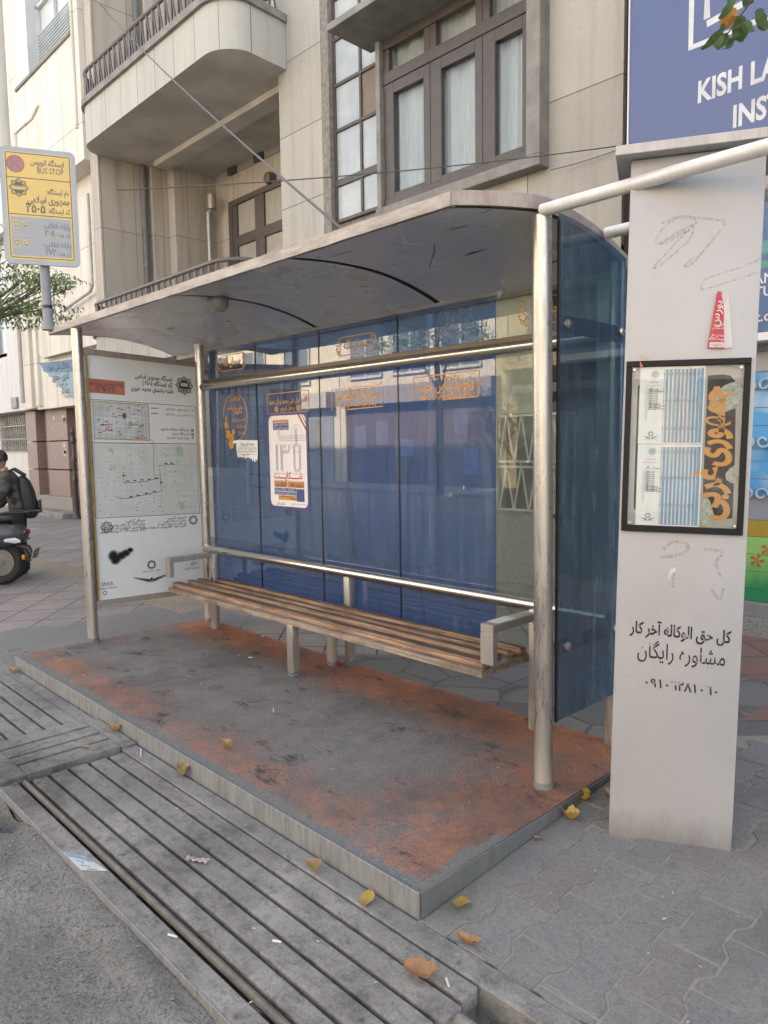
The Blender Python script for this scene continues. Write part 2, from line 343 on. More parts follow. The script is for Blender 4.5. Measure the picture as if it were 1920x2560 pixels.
def m_paver():
    g = G('zigzag_paver'); at = g.n('ShaderNodeAttribute'); at.attribute_name = 'tone'; t = at.outputs['Fac']
    a = g.noise(6, 7, .7); b = g.noise(55, 5, .7); f = g.noise(330, 2, .65)
    c = g.mix(g.ramp(t, 0, 1), (.185, .184, .182), (.24, .236, .228)); c = g.mix(g.ramp(t, .75, .95, 0, .5), c, (.165, .13, .122))
    c = g.mix(g.ramp(a, .38, .7, 0, .55), c, (.21, .205, .19)); c = g.mix(g.ramp(b, .48, .72, 0, .65), c, (.075, .075, .077)); c = g.mix(g.ramp(f, .54, .72, 0, .65), c, (.34, .335, .32)); c = g.mix(g.ramp(g.noise(1.3, 6, .65), .46, .66, 0, .5), c, (.10, .10, .10))
    gr = g.noise(130, 3, .8); c = g.mix(g.ramp(gr, .50, .66, 0, .55), c, (.075, .075, .077)); c = g.mix(g.ramp(g.noise(110, 2, .8), .59, .72, 0, .55), c, (.34, .335, .32)); n = g.bump(gr, .7, .006); n = g.bump(f, .7, .004, n); n = g.bump(b, .3, .005, n)
    return g.end(g.pbr(c, .86, 0, n, .3))
# --- metal, glass, wood, wall materials
def m_steel(name, col=(.49, .465, .425), rough=.24, dirt=.32, dirtc=(.36, .33, .29), metal=.95, stretch=(3, 3, .35)):
    g = G(name); a = g.noise(5, 7, .65, stretch=stretch); b = g.noise(40, 5, .7, stretch=stretch); f = g.noise(150, 3, .6)
    k = g.ramp(g.ma('ADD', g.ma('MULTIPLY', a, .7), g.ma('MULTIPLY', b, .3)), .42, .66, 0, dirt)
    k = g.ma('ADD', k, g.ramp(f, .66, .8, 0, .15), clamp=True)
    z = g.sep(g.pos())[2]; low = g.ramp(z, .35, .02, 0, .55); k = g.ma('MAXIMUM', k, g.ma('MULTIPLY', low, g.ramp(a, .3, .6)))
    c = g.mix(k, col, dirtc); m = g.ma('MULTIPLY', g.ma('SUBTRACT', 1, g.ma('MULTIPLY', k, .9)), metal)
    r = g.ramp(k, 0, .6, rough, .75)
    return g.end(g.pbr(c, r, m, g.bump(b, .06, .003), .5))
def m_rail():
    g = G('polished_steel'); a = g.noise(2.5, 4, .5, stretch=(.25, 3, 3)); f = g.noise(14, 4, .6, stretch=(.5, 1, 1))
    k = g.ramp(f, .58, .8, 0, .4); c = g.mix(k, (.60, .565, .51), (.30, .27, .23))
    return g.end(g.pbr(c, g.ramp(a, .3, .7, .16, .26), g.ramp(k, 0, .4, 1, .6), None, .5))
def m_glass(name, tint, film, k0, dirt=(.35, .4, .45), dk=.12, refl=1.0, streak=(6, 6, .5)):
    """glass pane: k0 of a coloured film that scatters, the rest lets tinted light through; rain streaks and a mirror sheen on top"""
    g = G(name)
    tr = g.n('ShaderNodeBsdfTransparent'); g.put(tr.inputs[0], tint)
    df = g.n('ShaderNodeBsdfDiffuse'); a = g.noise(4, 6, .6, stretch=streak); f = g.noise(70, 4, .75, stretch=(1, 1, .25))
    g.put(df.inputs[0], g.mix(g.ramp(a, .45, .8, 0, .5), film, dirt))
    big = g.noise(1.1, 6, .65, stretch=(1.6, 1, .7)); k = g.ma('ADD', g.ma('MULTIPLY', g.ramp(big, .35, .65, .45, 1.5), g.ramp(a, .35, .75, k0 * .6, k0 * 1.4)), g.ramp(f, .55, .8, 0, dk), clamp=True)
    m1 = g.n('ShaderNodeMixShader'); g.put(m1.inputs[0], k); g.t.links.new(tr.outputs[0], m1.inputs[1]); g.t.links.new(df.outputs[0], m1.inputs[2])
    gl = g.n('ShaderNodeBsdfGlossy'); g.put(gl.inputs[1], g.ramp(f, .5, .8, .002, .04)); fr = g.n('ShaderNodeFresnel'); fr.inputs[0].default_value = 1.5
    m2 = g.n('ShaderNodeMixShader'); g.pos(); g.put(m2.inputs[0], g.ma('MULTIPLY', g.ma('MULTIPLY', fr.outputs[0], refl), g.ma('SUBTRACT', 1.0, g.geo.outputs['Backfacing']), clamp=True)); g.t.links.new(m1.outputs[0], m2.inputs[1]); g.t.links.new(gl.outputs[0], m2.inputs[2])
    return g.end(m2.outputs[0])
def m_wood(name, a, b, wear):
    g = G(name); P = g.vm('MULTIPLY', g.pos(), (.55, 9, 9)); w = g.n('ShaderNodeTexWave', wave_type='BANDS', bands_direction='Z'); g.put(w.inputs[0], P); w.inputs[1].default_value = 1.6; w.inputs[2].default_value = 9.0; w.inputs[3].default_value = 3; w.inputs[4].default_value = 1.4
    n1 = g.noise(14, 6, .7, stretch=(.3, 3, 3)); n2 = g.noise(3, 6, .7, stretch=(1.2, 4, 4))
    c = g.mix(w.outputs[1], a, b); c = g.mix(g.ramp(n2, .42, .62, 0, wear), c, (.035, .028, .024)); c = g.mix(g.ramp(n1, .55, .75, 0, .6), c, (.06, .04, .03))
    return g.end(g.pbr(c, .62, 0, g.bump(g.ma('ADD', w.outputs[1], n1), .35, .004), .35))
def m_stone(name, lo, hi, bw, bh, joint=.006, streak=.5, off=(0, 0), stain=(.16, .15, .13), jc=(.12, .115, .105), offset=0.0):
    """dressed stone slabs: joints from the position on the wall, rain streaks, blotches"""
    g = G(name); x, y, z = g.sep(g.pos()); u = g.ma('ADD', g.ma('ADD', x, y), off[0]); br = g.n('ShaderNodeTexBrick', offset=offset, squash=1.0)
    g.put(br.inputs['Vector'], g.comb(u, g.ma('ADD', z, off[1]), 0)); br.inputs['Scale'].default_value = 1; br.inputs['Brick Width'].default_value = bw; br.inputs['Row Height'].default_value = bh; br.inputs['Mortar Size'].default_value = joint; br.inputs['Mortar Smooth'].default_value = .2
    br.inputs['Color1'].default_value = (0, 0, 0, 1); br.inputs['Color2'].default_value = (1, 1, 1, 1); t = g.sep(br.outputs[0])[0]
    a = g.noise(1.1, 7, .65); s = g.noise(4.5, 6, .65, stretch=(1, 1, .07)); b = g.noise(26, 6, .7)
    c = g.mix(g.ma('ADD', g.ma('MULTIPLY', t, .45), g.ma('MULTIPLY', a, .55)), lo, hi)
    c = g.mix(g.ramp(s, .48, .74, 0, streak), c, stain); c = g.mix(g.ramp(b, .52, .8, 0, .35), c, tuple(v * .6 for v in lo)); c = g.mix(br.outputs['Fac'], c, jc)
    n = g.bump(b, .18, .006); n = g.bump(br.outputs['Fac'], -.5, .01, n)
    return g.end(g.pbr(c, .85, 0, n, .3))
def m_wired():
    g = G('wired_frosted_glass'); x, y, z = g.sep(g.pos()); w1 = g.ma('ABSOLUTE', g.ma('SUBTRACT', g.ma('FRACT', g.ma('MULTIPLY', g.ma('ADD', g.ma('ADD', x, y), z), 28)), .5)); w2 = g.ma('ABSOLUTE', g.ma('SUBTRACT', g.ma('FRACT', g.ma('MULTIPLY', g.ma('SUBTRACT', g.ma('ADD', x, y), z), 28)), .5))
    k = g.ramp(g.ma('MINIMUM', w1, w2), .02, .09, 1, 0); a = g.noise(2.2, 5, .6)
    c = g.mix(g.ramp(a, .3, .7), (.30, .335, .34), (.44, .47, .46)); c = g.mix(g.ma('MULTIPLY', k, .4), c, (.22, .24, .24))
    return g.end(g.pbr(c, .22, 0, g.bump(g.noise(120, 3, .6), .25, .004), .6))
M_ASPH = m_asphalt(); M_CONC = m_concrete(); M_CONCL = m_concrete('pale_concrete', (.17, .17, .165), (.28, .275, .262), (.085, .085, .082), False)
M_TURF = m_turf(); M_SIDE = m_sidewalk(); M_PAV = m_paver()
M_STEEL = m_steel('stainless_steel'); M_RAIL = m_rail(); M_EDGE = m_steel('galvanised_edging', (.30, .31, .31), .55, .95, (.135, .138, .132), .3, (9, 9, 1.2))
M_ROOF = m_steel('roof_edge_metal', (.39, .36, .33), .5, .85, (.22, .195, .175), .22, (1.2, 1.2, 6)); M_PIPE = m_steel('painted_pipe', (.62, .62, .61), .38, .35, (.42, .41, .39), .25)
M_BLUE = m_glass('blue_film_glass', (.42, .57, .82), (.10, .155, .275), .21, (.32, .39, .47), .2, 2.2)
M_CLEAR = m_glass('clear_glass', (.80, .83, .76), (.32, .33, .28), .10, (.5, .5, .45), .08, 1.2)
M_TEAL = m_glass('dark_blue_glass', (.36, .50, .62), (.125, .185, .25), .45, (.32, .38, .42), .24, 1.1)
M_WOOD = m_wood('bench_wood', (.47, .31, .20), (.30, .19, .12), .5); M_WOODTOP = m_wood('worn_bench_wood', (.19, .145, .115), (.10, .08, .065), .7); M_FRAMEW = m_wood('peeling_painted_wood', (.40, .33, .25), (.30, .24, .18), .55)
M_STONE = m_stone('beige_stone', (.30, .288, .255), (.46, .445, .395), 1.6, .955, .006, .5, (.55, -.03), (.20, .19, .165))
M_STONEV = m_stone('streaked_travertine', (.54, .51, .44), (.70, .67, .60), .62, 1.9, .005, .4, (.2, .35), (.27, .24, .195))  # albedo raised: some lens glare is put into the stone's colour
M_STONEB = m_stone('balcony_stone', (.37, .365, .33), (.47, .46, .41), .56, 3.0, .006, .35, (.1, 1.2), (.2, .19, .17))
M_SHADE = m_stone('recess_stone', (.37, .335, .285), (.47, .43, .37), .62, 1.9, .005, .55, (.1, .3), (.17, .145, .12))
M_PLASTER = plain('painted_plaster', (.34, .325, .27), .85, var=.22, scale=1.4, bscale=30); M_SOFF = plain('dull_soffit_plaster', (.52, .49, .44), .9, var=.3, scale=1.2, bscale=18)
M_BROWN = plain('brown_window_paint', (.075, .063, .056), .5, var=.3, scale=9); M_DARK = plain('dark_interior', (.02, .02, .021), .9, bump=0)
M_COPE = plain('weathered_cement', (.24, .235, .21), .9, var=.35, scale=5); M_IRON = plain('brown_railing_paint', (.115, .095, .085), .5, var=.3); M_BLACK = plain('black_plastic', (.015, .015, .016), .4, var=.2)
M_WIRED = m_wired()
M_CURT = plain('net_curtain', (.52, .53, .53), .9, var=.12, scale=9, bump=.05, stretch=(6, 1, .4)); M_WIN = m_glass('window_glass', (.9, .93, .92), (.4, .42, .42), .05, (.5, .5, .5), .05, 1.3)
M_WHITE = plain('white_paint', (.62, .62, .62), .55, var=.14, scale=4)

# ================================================================== THE SETTING
def gz(y):                                   # pavement height: falls from the houses to the gutter
    return -0.095 + (min(max(y, -0.95), 0.66) + 0.95) / 1.61 * 0.083 + max(0.0, y - 0.66) * 0.004
b = MB()                                     # pavement sheet, left out under the shelter's base and the zigzag pavers' joints stay a little lower
ys = [-0.945, -0.6, -0.2, 0.2, 0.652, 1.2, 2.0, 3.0, 4.0]
for x0, x1 in ((-45, -3.93), (-3.93, 0.145), (0.145, 16)):
    n = 12
    for j in range(len(ys) - 1):
        if x0 == -3.93 and ys[j + 1] <= 0.66: continue
        for i in range(n):
            xa, xb = x0 + (x1 - x0) * i / n, x0 + (x1 - x0) * (i + 1) / n
            b.add([(xa, ys[j], gz(ys[j])), (xb, ys[j], gz(ys[j])), (xb, ys[j + 1], gz(ys[j + 1])), (xa, ys[j + 1], gz(ys[j + 1]))], [[0, 1, 2, 3]])
struct(b, 'sidewalk', M_SIDE)
# zigzag interlocking pavers beside the shelter
b = MB(); tones = []
def zig(k, y):                               # the wavy joint between two columns of pavers
    s = 1 if k % 2 else -1; t = ((y + 0.347) / 0.2775) % 1.0; q = min(t, 1 - t) * 0.2775
    w = 1.0 if q < 0.047 else (-1.0 if q > 0.092 else 1 - 2 * (q - 0.047) / 0.045)
    return 0.293 + 0.1635 * k + s * 0.0165 * w
def pav_ring(k, y0, y1, inset):
    st = [-0.0001]
    base = [0, 0.047, 0.0920, 0.1387, 0.1855, 0.2305, 0.2775]
    yy = [y0 + t for t in base]; yy[0] += inset; yy[-1] -= inset
    L = [(zig(k, y) + inset, y) for y in yy]; Rr = [(zig(k + 1, y) - inset, y) for y in yy]
    return L + Rr[::-1]
for k in range(-1, 14):
    for j in range(-4, 9):
        y0 = -0.347 + 0.2775 * j + (0 if k % 2 == 0 else 0.13875)
        xm = zig(k, y0) + 0.08; ym = y0 + 0.14
        if ym - xm > 0.78 or y0 + 0.2775 < -0.925 or xm > 2.6: continue
        t = random.random(); dz = random.uniform(0.0, 0.0025); tx_ = random.uniform(-.009, .009); ty_ = random.uniform(-.007, .007); tl = lambda x, y: dz + tx_ * (x - xm) + ty_ * (y - ym)
        P1 = pav_ring(k, y0, y0 + 0.2775, 0.0055); P2 = pav_ring(k, y0, y0 + 0.2775, 0.0095)
        P1 = [(max(x, 0.158), y) for x, y in P1]; P2 = [(max(x, 0.16), y) for x, y in P2]
        if max(p[0] for p in P2) - min(p[0] for p in P2) < 0.04: continue
        P1 = [(x, max(y, -0.942)) for x, y in P1]; P2 = [(x, max(y, -0.938)) for x, y in P2]
        n = len(P1); v = [(x, y, gz(y) - 0.004) for x, y in P1] + [(x, y, gz(y) + 0.0008 + tl(x, y)) for x, y in P1] + [(x, y, gz(y) + 0.0038 + tl(x, y)) for x, y in P2]
        f0 = len(b.f)
        b.add(v, [[i, (i + 1) % n, n + (i + 1) % n, n + i] for i in range(n)] + [[n + i, n + (i + 1) % n, 2 * n + (i + 1) % n, 2 * n + i] for i in range(n)] + [[2 * n + i for i in range(n)]])
        tones += [t] * (len(b.f) - f0)
o = struct(b, 'paver_field', M_PAV)
at = o.data.attributes.new('tone', 'FLOAT', 'FACE'); at.data.foreach_set('value', tones)
# the road: broken asphalt with a washed-out hole beside the gutter plates
def road_z(x, y):
    h = noise.fractal(Vector((x * 2.2, y * 2.2, 3.1)), 0.9, 2.0, 5) * 0.034 + noise.noise(Vector((x * 9, y * 9, 1))) * 0.013 + noise.noise(Vector((x * 31, y * 31, 4))) * 0.006
    e = max(0.0, min(1.0, (-1.64 - y) / 0.25)); z = -0.118 + h * (0.35 + 0.65 * e)
    z -= 0.16 * math.exp(-(((x + 1.72) / 0.15) ** 2 + ((y + 1.69) / 0.055) ** 2))
    lip = math.exp(-((y + 1.74 + 0.05 * math.sin(3 * x)) / 0.05) ** 2) * max(0, min(1, (x + 1.0) / .3)) * 0.02
    return z + lip - 0.012 * e
b = MB()
NX, NY = 320, 120
b.grid(NX, NY, lambda u, v: (-5 + 8 * u, -4.2 + (4.2 - 1.632) * v, road_z(-5 + 8 * u, -4.2 + (4.2 - 1.632) * v)))
b.add([(-60, -13.2, -.14), (30, -13.2, -.14), (30, -4.2, -.135), (-60, -4.2, -.135)], [[0, 1, 2, 3]])
b.add([(-60, -4.2, -.135), (-5, -4.2, -.135), (-5, -1.632, -.13), (-60, -1.632, -.13)], [[0, 1, 2, 3]])
b.add([(3, -4.2, -.135), (30, -4.2, -.135), (30, -1.632, -.13), (3, -1.632, -.13)], [[0, 1, 2, 3]])
struct(b, 'road', M_ASPH, True)
b = MB(); rg = random.Random(3)              # crumbled gravel on the broken asphalt
for i in range(2600):
    x = rg.uniform(-2.2, 0.8); y = -1.66 - abs(rg.gauss(0, .22)) - (0.12 if rg.random() < .5 else 0)
    if rg.random() < .35: y = -1.95 - 0.12 * x + rg.gauss(0, .07)
    r = rg.uniform(.0015, .0055) * (1.8 if rg.random() < .10 else 1); z = road_z(x, y) + r * .4
    q = [(rg.gauss(0, 1), rg.gauss(0, 1), rg.gauss(0, .6)) for _ in range(6)]
    vs = [Vector((1, 0, 0)), Vector((-1, 0, 0)), Vector((0, 1, 0)), Vector((0, -1, 0)), Vector((0, 0, .7)), Vector((0, 0, -.7))]
    a = rg.uniform(0, 6.28); ca, sa = math.cos(a), math.sin(a)
    vs = [((v.x * ca - v.y * sa * .7) * r * rg.uniform(.7, 1.3) + x, (v.x * sa + v.y * ca * .7) * r * rg.uniform(.7, 1.3) + y, v.z * r + z) for v in vs]
    b.add(vs, [[0, 2, 4], [2, 1, 4], [1, 3, 4], [3, 0, 4], [2, 0, 5], [1, 2, 5], [3, 1, 5], [0, 3, 5]])
tag(b.build('gravel', plain('gravel_stone', (.20, .195, .18), .9, var=.4, scale=40)), 'loose grey gravel and grit strewn on the broken asphalt', kind='stuff')
# gutter trench under the plates and its concrete lip
b = MB()
b.add([(-45, -1.62, -.36), (16, -1.62, -.36), (16, -1.03, -.36), (-45, -1.03, -.36)], [[0, 1, 2, 3]])
b.add([(-45, -1.62, -.36), (16, -1.62, -.36), (16, -1.62, -.135), (-45, -1.62, -.135)], [[0, 1, 2, 3]])
b.add([(-45, -1.03, -.36), (16, -1.03, -.36), (16, -1.03, -.321), (-45, -1.03, -.321)], [[0, 1, 2, 3]])
struct(b, 'gutter', plain('gutter_mud', (.17, .165, .15), .9, var=.4, scale=7))
b = MB()
for x0, x1 in ((-45, -2.465), (-1.93, .9), (.902, 2.2), (2.203, 16)):
    b.box(x0, x1, -1.03, -.946, -.32, -.088, .006)
b.box(-2.463, -1.932, -1.03, -.946, -.32, -.074, .006)
struct(b, 'kerb_strip', m_concrete('kerb_concrete', (.15, .148, .142), (.285, .28, .262), (.065, .064, .062)))
b = MB(); b.box(-45, 16, -14.6, -13.2, -.3, -.02, .01); b.box(-45, 16, -16.0, -14.6, -.3, -.02)
struct(b, 'far_sidewalk', M_CONCL)

# --- gutter cover plates
def bars(mb, x0, x1, ys, zt, th=.06):
    for a, c in ys: mb.box(x0 + random.uniform(-.004, .004), x1 + random.uniform(-.012, .012), a, c, zt - th, zt + random.uniform(-.003, .002), .006, seg=2)
SL = [(-1.494, -1.424), (-1.408, -1.329), (-1.313, -1.229), (-1.213, -1.129), (-1.113, -1.038)]
t = thing('gutter_cover', 'long dark slotted cover plate in front of the kerb, ending at an open trench', 'drain cover', (-.7, -1.3, -.15), group='gutter cover plates')
b = MB(); b.box(-1.93, .50, -1.632, -1.553, -.15, -.090, .004); b.build('front_flange', M_CONC, t)
b = MB(); bars(b, -1.90, .492, SL, -.090); b.build('slotted_plate', M_CONC, t)
b = MB(); b.tube([(-1.92, -1.521, -.103), (.5, -1.521, -.103)], .014, 8); b.build('rail', plain('rusty_rail', (.13, .115, .095), .7, var=.4, scale=20), t, True)
b = MB(); b.box(-1.93, .50, -1.6355, -1.632, -.13, -.0885, .001); b.build('edge_trim', M_EDGE, t)
for x in (-1.6, -.8, 0, .42): b = MB(); b.box(x, x + .05, -1.6, -1.035, -.2, -.152); b.build('cross_bearer', M_CONC, t)
t = thing('gutter_cover', 'dark slotted cover plate reaching out of view beyond the crosswise plate', 'drain cover', (-4, -1.3, -.15), group='gutter cover plates')
b = MB(); bars(b, -6.6, -2.478, SL + [(-1.632, -1.512)], -.083, .045); b.build('slotted_plate', M_CONC, t)
t = thing('gutter_cover', 'short raised cover plate with slots running crosswise between the two longer ones', 'drain cover', (-2.2, -1.3, -.13), group='gutter cover plates')
b = MB()
for a, c in ((-2.462, -2.341), (-2.319, -2.202), (-2.180, -2.086), (-2.064, -1.932)): b.box(a, c, -1.505, -1.035, -.118, -.068, .005, seg=2)
b.box(-2.462, -1.932, -1.632, -1.5052, -.118, -.068, .005); b.build('slotted_plate', M_CONC, t)
b = MB(); b.tube([(.44, -1.150, -.125), (2.6, -1.140, -.125)], .024, 14)
tag(b.build('pipe', plain('grimy_pipe', (.20, .19, .17), .6, var=.4, scale=18), smooth=True), 'grimy pipe lying in the open gutter trench past the last cover', 'pipe')

# ================================================================== THE SHELTER AND ITS BASE
t = thing('shelter_platform', 'low shelter base with worn orange coating and galvanised steel edging', 'platform', (-1.9, -.15, -.09))
b = MB(); b.grid(60, 26, lambda u, v: (-3.913 + (4.058 if v < .99 else 4.058) * u, -.932 + 1.584 * v, .0 + .005 * noise.fractal(Vector(((-3.9 + 4.06 * u) * 2.2, (-.93 + 1.58 * v) * 2.2, 0)), 1, 2, 3) - (.012 * max(0, 1 - v / .03) if v < .03 else 0)))
b.build('coating', M_TURF, t, True)
b = MB(); xs = [-3.917, -3.1, -2.2, -1.35, -.6, .149]
for i in range(5): b.box(xs[i] + .0015, xs[i + 1] - .0015, -.9385 + random.uniform(-.002, .002), -.932, -.10, .001 + random.uniform(-.003, .002), .001)
b.build('front_edging', M_EDGE, t)
b = MB(); b.box(.149, .156, -.930, .655, -.10, .002, .001); b.build('side_edging', m_steel('dark_edging', (.15, .16, .155), .55, .8, (.095, .10, .095), .4), t)
b = MB(); b.box(-3.920, -3.914, -.93, .65, -.08, -.002, .001); b.build('side_edging', M_EDGE, t)
b = MB(); b.box(-3.913, .148, -.931, .652, -.3, -.018); b.build('core', M_CONCL, t)

SH = thing('bus_shelter', 'steel bus shelter with curved roof, blue glass back wall and map panel', 'bus shelter', (-1.9, 0, 0))
def post(base, top, r, mat=M_STEEL):
    bb = MB(); a, c = Vector(base), Vector(top)
    bb.tube([a, a + (c - a) * .02, a + (c - a) * .5, c], r, 20); o = bb.build('post', mat, SH, True)
    rb = MB(); rb.tube([a - Vector((0, 0, .004)), a + (c - a) * .012], r + .004, 20); rb.build('foot', plain('blue_splashed_cement', (.20, .22, .22), .85, var=.4, scale=30), o, True)
    return o
post((.007, .007, -.002), (.007, -.025, 2.41), .040); post((-3.901, -.362, -.002), (-3.895, -.371, 2.405), .040)
post((-.010, .635, -.002), (-.010, .625, 2.33), .037); post((-3.823, .619, -.002), (-3.777, .592, 2.36), .037)
# curved roof: a shallow vault running along the street
def roof_z(y): return 2.432 + .028 * (1 - ((y - .02) / .43) ** 2) if y < .02 else 2.46 - .125 * ((y - .02) / .68) ** 2
def xr(y): return -.146 + max(0, min(1, (y + .41) / .38)) * .146
YY = [-.41 + 1.12 * i / 16 for i in range(17)]
XS = [-4.33 + (4.33) * i / 24 for i in range(25)]
def rx(i, y): return -4.335 + (xr(y) + 4.335) * i / 24
b = MB(); top = []; 
vs = [(rx(i, y), y, roof_z(y) + .028) for y in YY for i in range(25)] + [(rx(i, y), y, roof_z(y) + .004) for y in YY for i in range(25)]
n1 = 25 * 17
fs = [[j * 25 + i, j * 25 + i + 1, (j + 1) * 25 + i + 1, (j + 1) * 25 + i] for j in range(16) for i in range(24)]
b.add(vs, fs + [[n1 + q for q in f][::-1] for f in fs]); b.build('roof_deck', M_ROOF, SH, True)
def soff_z(x, y): return roof_z(y) - .045 if y > -.39 else roof_z(y) - .02
b = MB()
for xa, xb in ((-4.345, -2.330), (-2.290, -1.190), (-1.150, .05)):
    b.grid(10, 20, lambda u, v: (xa + (min(xb, xr(-.408 + 1.075 * v) - .012) - xa) * u, -.408 + 1.075 * v, roof_z(-.408 + 1.075 * v) - .030 + .0025 * noise.noise(Vector((u * 3 + xa, v * 4, 0)))))
def m_soffit():
    g = G('grey_soffit_panel'); a = g.noise(1.6, 6, .6); f = g.noise(60, 5, .7); s = g.noise(8, 5, .7, stretch=(.3, 2, 2))
    c = g.mix(g.ramp(a, .3, .7), (.66, .66, .66), (.78, .77, .75)); c = g.mix(g.ramp(g.noise(5, 6, .6), .5, .95, 0, .35), c, (.40, .38, .36))
    return g.end(g.pbr(c, g.ramp(a, .3, .7, .2, .34), .3, None, .6))
M_SOFFIT = m_soffit()
b.build('soffit', M_SOFFIT, SH, True)
for xc in (-2.310, -1.170):                                  # dark curved seams between the soffit panels
    b = MB(); b.grid(1, 20, lambda u, v: (xc - .020 + .040 * u, -.408 + 1.075 * v, roof_z(-.408 + 1.075 * v) - .024)); b.build('soffit_seam', M_DARK, SH)
M_SLIT = plain('black_slit', (.02, .02, .02), .8, bump=0)
b = MB()                                                     # torn slits and scuffs along the soffit
for x, y, L, w in ((-.36, -.12, .17, .010), (-.55, .23, .18, .012), (-.98, -.24, .20, .009), (-1.42, .30, .12, .012), (-1.75, .33, .16, .010), (-2.0, -.15, .13, .008), (-2.62, .02, .14, .008), (-2.9, .33, .10, .010), (-3.2, -.22, .15, .007), (-3.55, .22, .10, .022), (-.30, .50, .12, .022), (-2.45, .48, .09, .01), (-1.55, -.2, .10, .006)):
    v = (y + .36) / 1.03; z = roof_z(y) - .0335; a = random.uniform(-.06, .06)
    b = MB(); b.add([(x - L / 2, y - a * L, z), (x - L * .1, y - w / 2, z), (x + L / 2, y + a * L, z), (x + L * .1, y + w / 2, z)], [[0, 1, 2, 3]]); b.build('soffit_slit', M_SLIT, SH)
b = MB(); b.tube([(-.62, .02, 2.43), (-.625, .025, 2.40), (-.635, .02, 2.37), (-.65, .02, 2.33)], .0025, 6); b.build('loose_wire', M_BLACK, SH)
# roof edge: front fascia, right end, left end, back beam
def strip(pts, h0, h1, th, name, m=None):
    bb = MB(); n = len(pts); vs = []
    for i, (x, y, z) in enumerate(pts):
        a = Vector(pts[max(i - 1, 0)]); c = Vector(pts[min(i + 1, n - 1)]); t = (c - a).normalized(); q = Vector((0, 0, 1)).cross(t).normalized() * th
        vs += [(x, y, z + h0), (x, y, z + h1), (x + q.x, y + q.y, z + h1), (x + q.x, y + q.y, z + h0)]
    bb.add(vs, [[4 * i + k, 4 * i + (k + 1) % 4, 4 * i + 4 + (k + 1) % 4, 4 * i + 4 + k] for i in range(n - 1) for k in range(4)] + [[0, 1, 2, 3], [4 * n - 4 + k for k in (3, 2, 1, 0)]])
    return bb.build(name, m or M_ROOF, SH)
def wob(x): return .004 * noise.noise(Vector((x * 4, 0, 2)))
strip([(-4.35 + 4.204 * i / 40, -.414 + wob(i / 9.5), 2.420 + wob(i / 5 + 7)) for i in range(41)], -.012, .040, .03, 'front_fascia')
strip([(xr(y) + .003, y, roof_z(y)) for y in YY], -.022, .034, .025, 'end_fascia', m_steel('weathered_end_metal', (.36, .30, .26), .55, .7, (.20, .16, .14), .3, (2, 2, 1)))
strip([(-4.352, y, roof_z(y)) for y in YY[::-1]], -.03, .034, .025, 'end_fascia')
b = MB(); b.box(-4.3, -.02, .665, .70, 2.275, 2.337, .004); b.build('back_beam', M_ROOF, SH)
for a, c in (((.02, -.045, 2.425), (1.6, -.045, 2.425)), ((.02, .46, 2.428), (1.6, .46, 2.428))):
    b = MB(); b.tube([a, (a[0] + .02, a[1], a[2]), (.6, a[1], a[2] + .002), c], .0255, 18); b.build('connecting_pipe', M_PIPE, SH, True)
# dome lamp under the soffit
b = MB(); b.lathe([(.07, 0), (.072, -.012), (.066, -.014)], (-2.335, -.10, 2.424), 22); lm = b.build('lamp_base', M_EDGE, SH, True)
b = MB(); b.lathe([(.064, -.012), (.066, -.035), (.055, -.06), (.035, -.078), (.012, -.084)], (-2.335, -.10, 2.424), 22); b.build('lamp_glass', plain('dusty_lamp_glass', (.30, .31, .27), .25, var=.3, scale=20), lm, True)
# back wall of glass
GX = [-3.752, -3.060, -2.286, -1.511, -.752, -.052]
def pane(x0, x1, mat):
    bb = MB(); bb.box(x0 + .003, x1 - .003, .660, .668, .335, 2.30); return bb.build('glass_pane', mat, SH)
panes = [pane(GX[0], GX[1], M_BLUE), pane(GX[1], GX[2], M_BLUE), pane(GX[2], GX[3], M_BLUE), pane(GX[3], GX[4], M_BLUE), pane(GX[4], GX[5], M_CLEAR)]
panes[4]['label'] = 'clear pane where the blue film has been peeled off'
b = MB()
for x in GX[1:4]: b.box(x - .0035, x + .0035, .657, .671, .335, 2.30)
b.build('pane_joint', M_BLACK, SH)
b = MB(); b.tube([(-3.80, .600, 2.0), (-1.9, .6, 2.0), (-.01, .600, 2.0)], .031, 20); b.build('upper_rail', M_RAIL, SH, True)
b = MB(); b.box(-3.78, -.03, .628, .656, 2.008, 2.062, .002); b.build('rail_bracket', plain('brown_bracket_metal', (.15, .12, .095), .4, .5, var=.3), SH)
# side wall of dark blue glass with clamps
b = MB(); n = 14; ysd = [.052 + (.605 - .052) * i / n for i in range(n + 1)]
vs = [];
for x in (.034, .042):
    vs += [(x, y, .288) for y in ysd] + [(x, y, roof_z(y) - .03) for y in ysd]
m = n + 1
fs = [[i, i + 1, m + i + 1, m + i] for i in range(n)] + [[2 * m + i, 2 * m + i + 1, 3 * m + i + 1, 3 * m + i] for i in range(n)] + [[0, m, 3 * m, 2 * m], [n, m + n, 3 * m + n, 2 * m + n]] + [[i, i + 1, 2 * m + i + 1, 2 * m + i] for i in range(n)] + [[m + i, m + i + 1, 3 * m + i + 1, 3 * m + i] for i in range(n)]
b.add(vs, fs); side = b.build('side_glass', M_TEAL, SH)
for y, z in ((.108, 1.991), (.563, 2.003), (.128, .609), (.545, .609)):
    b = MB(); b.lathe([(.006, -.002), (.019, 0), (.019, .008), (.012, .012), (.006, .013), (.006, .02)], (.042, y, z), 16, 'x'); b.build('clamp_bolt', M_STEEL, side, True)
b = MB(); b.box(.024, .034, .045, .60, 1.955, 2.03, .002); b.build('clamp_bar', M_EDGE, SH)
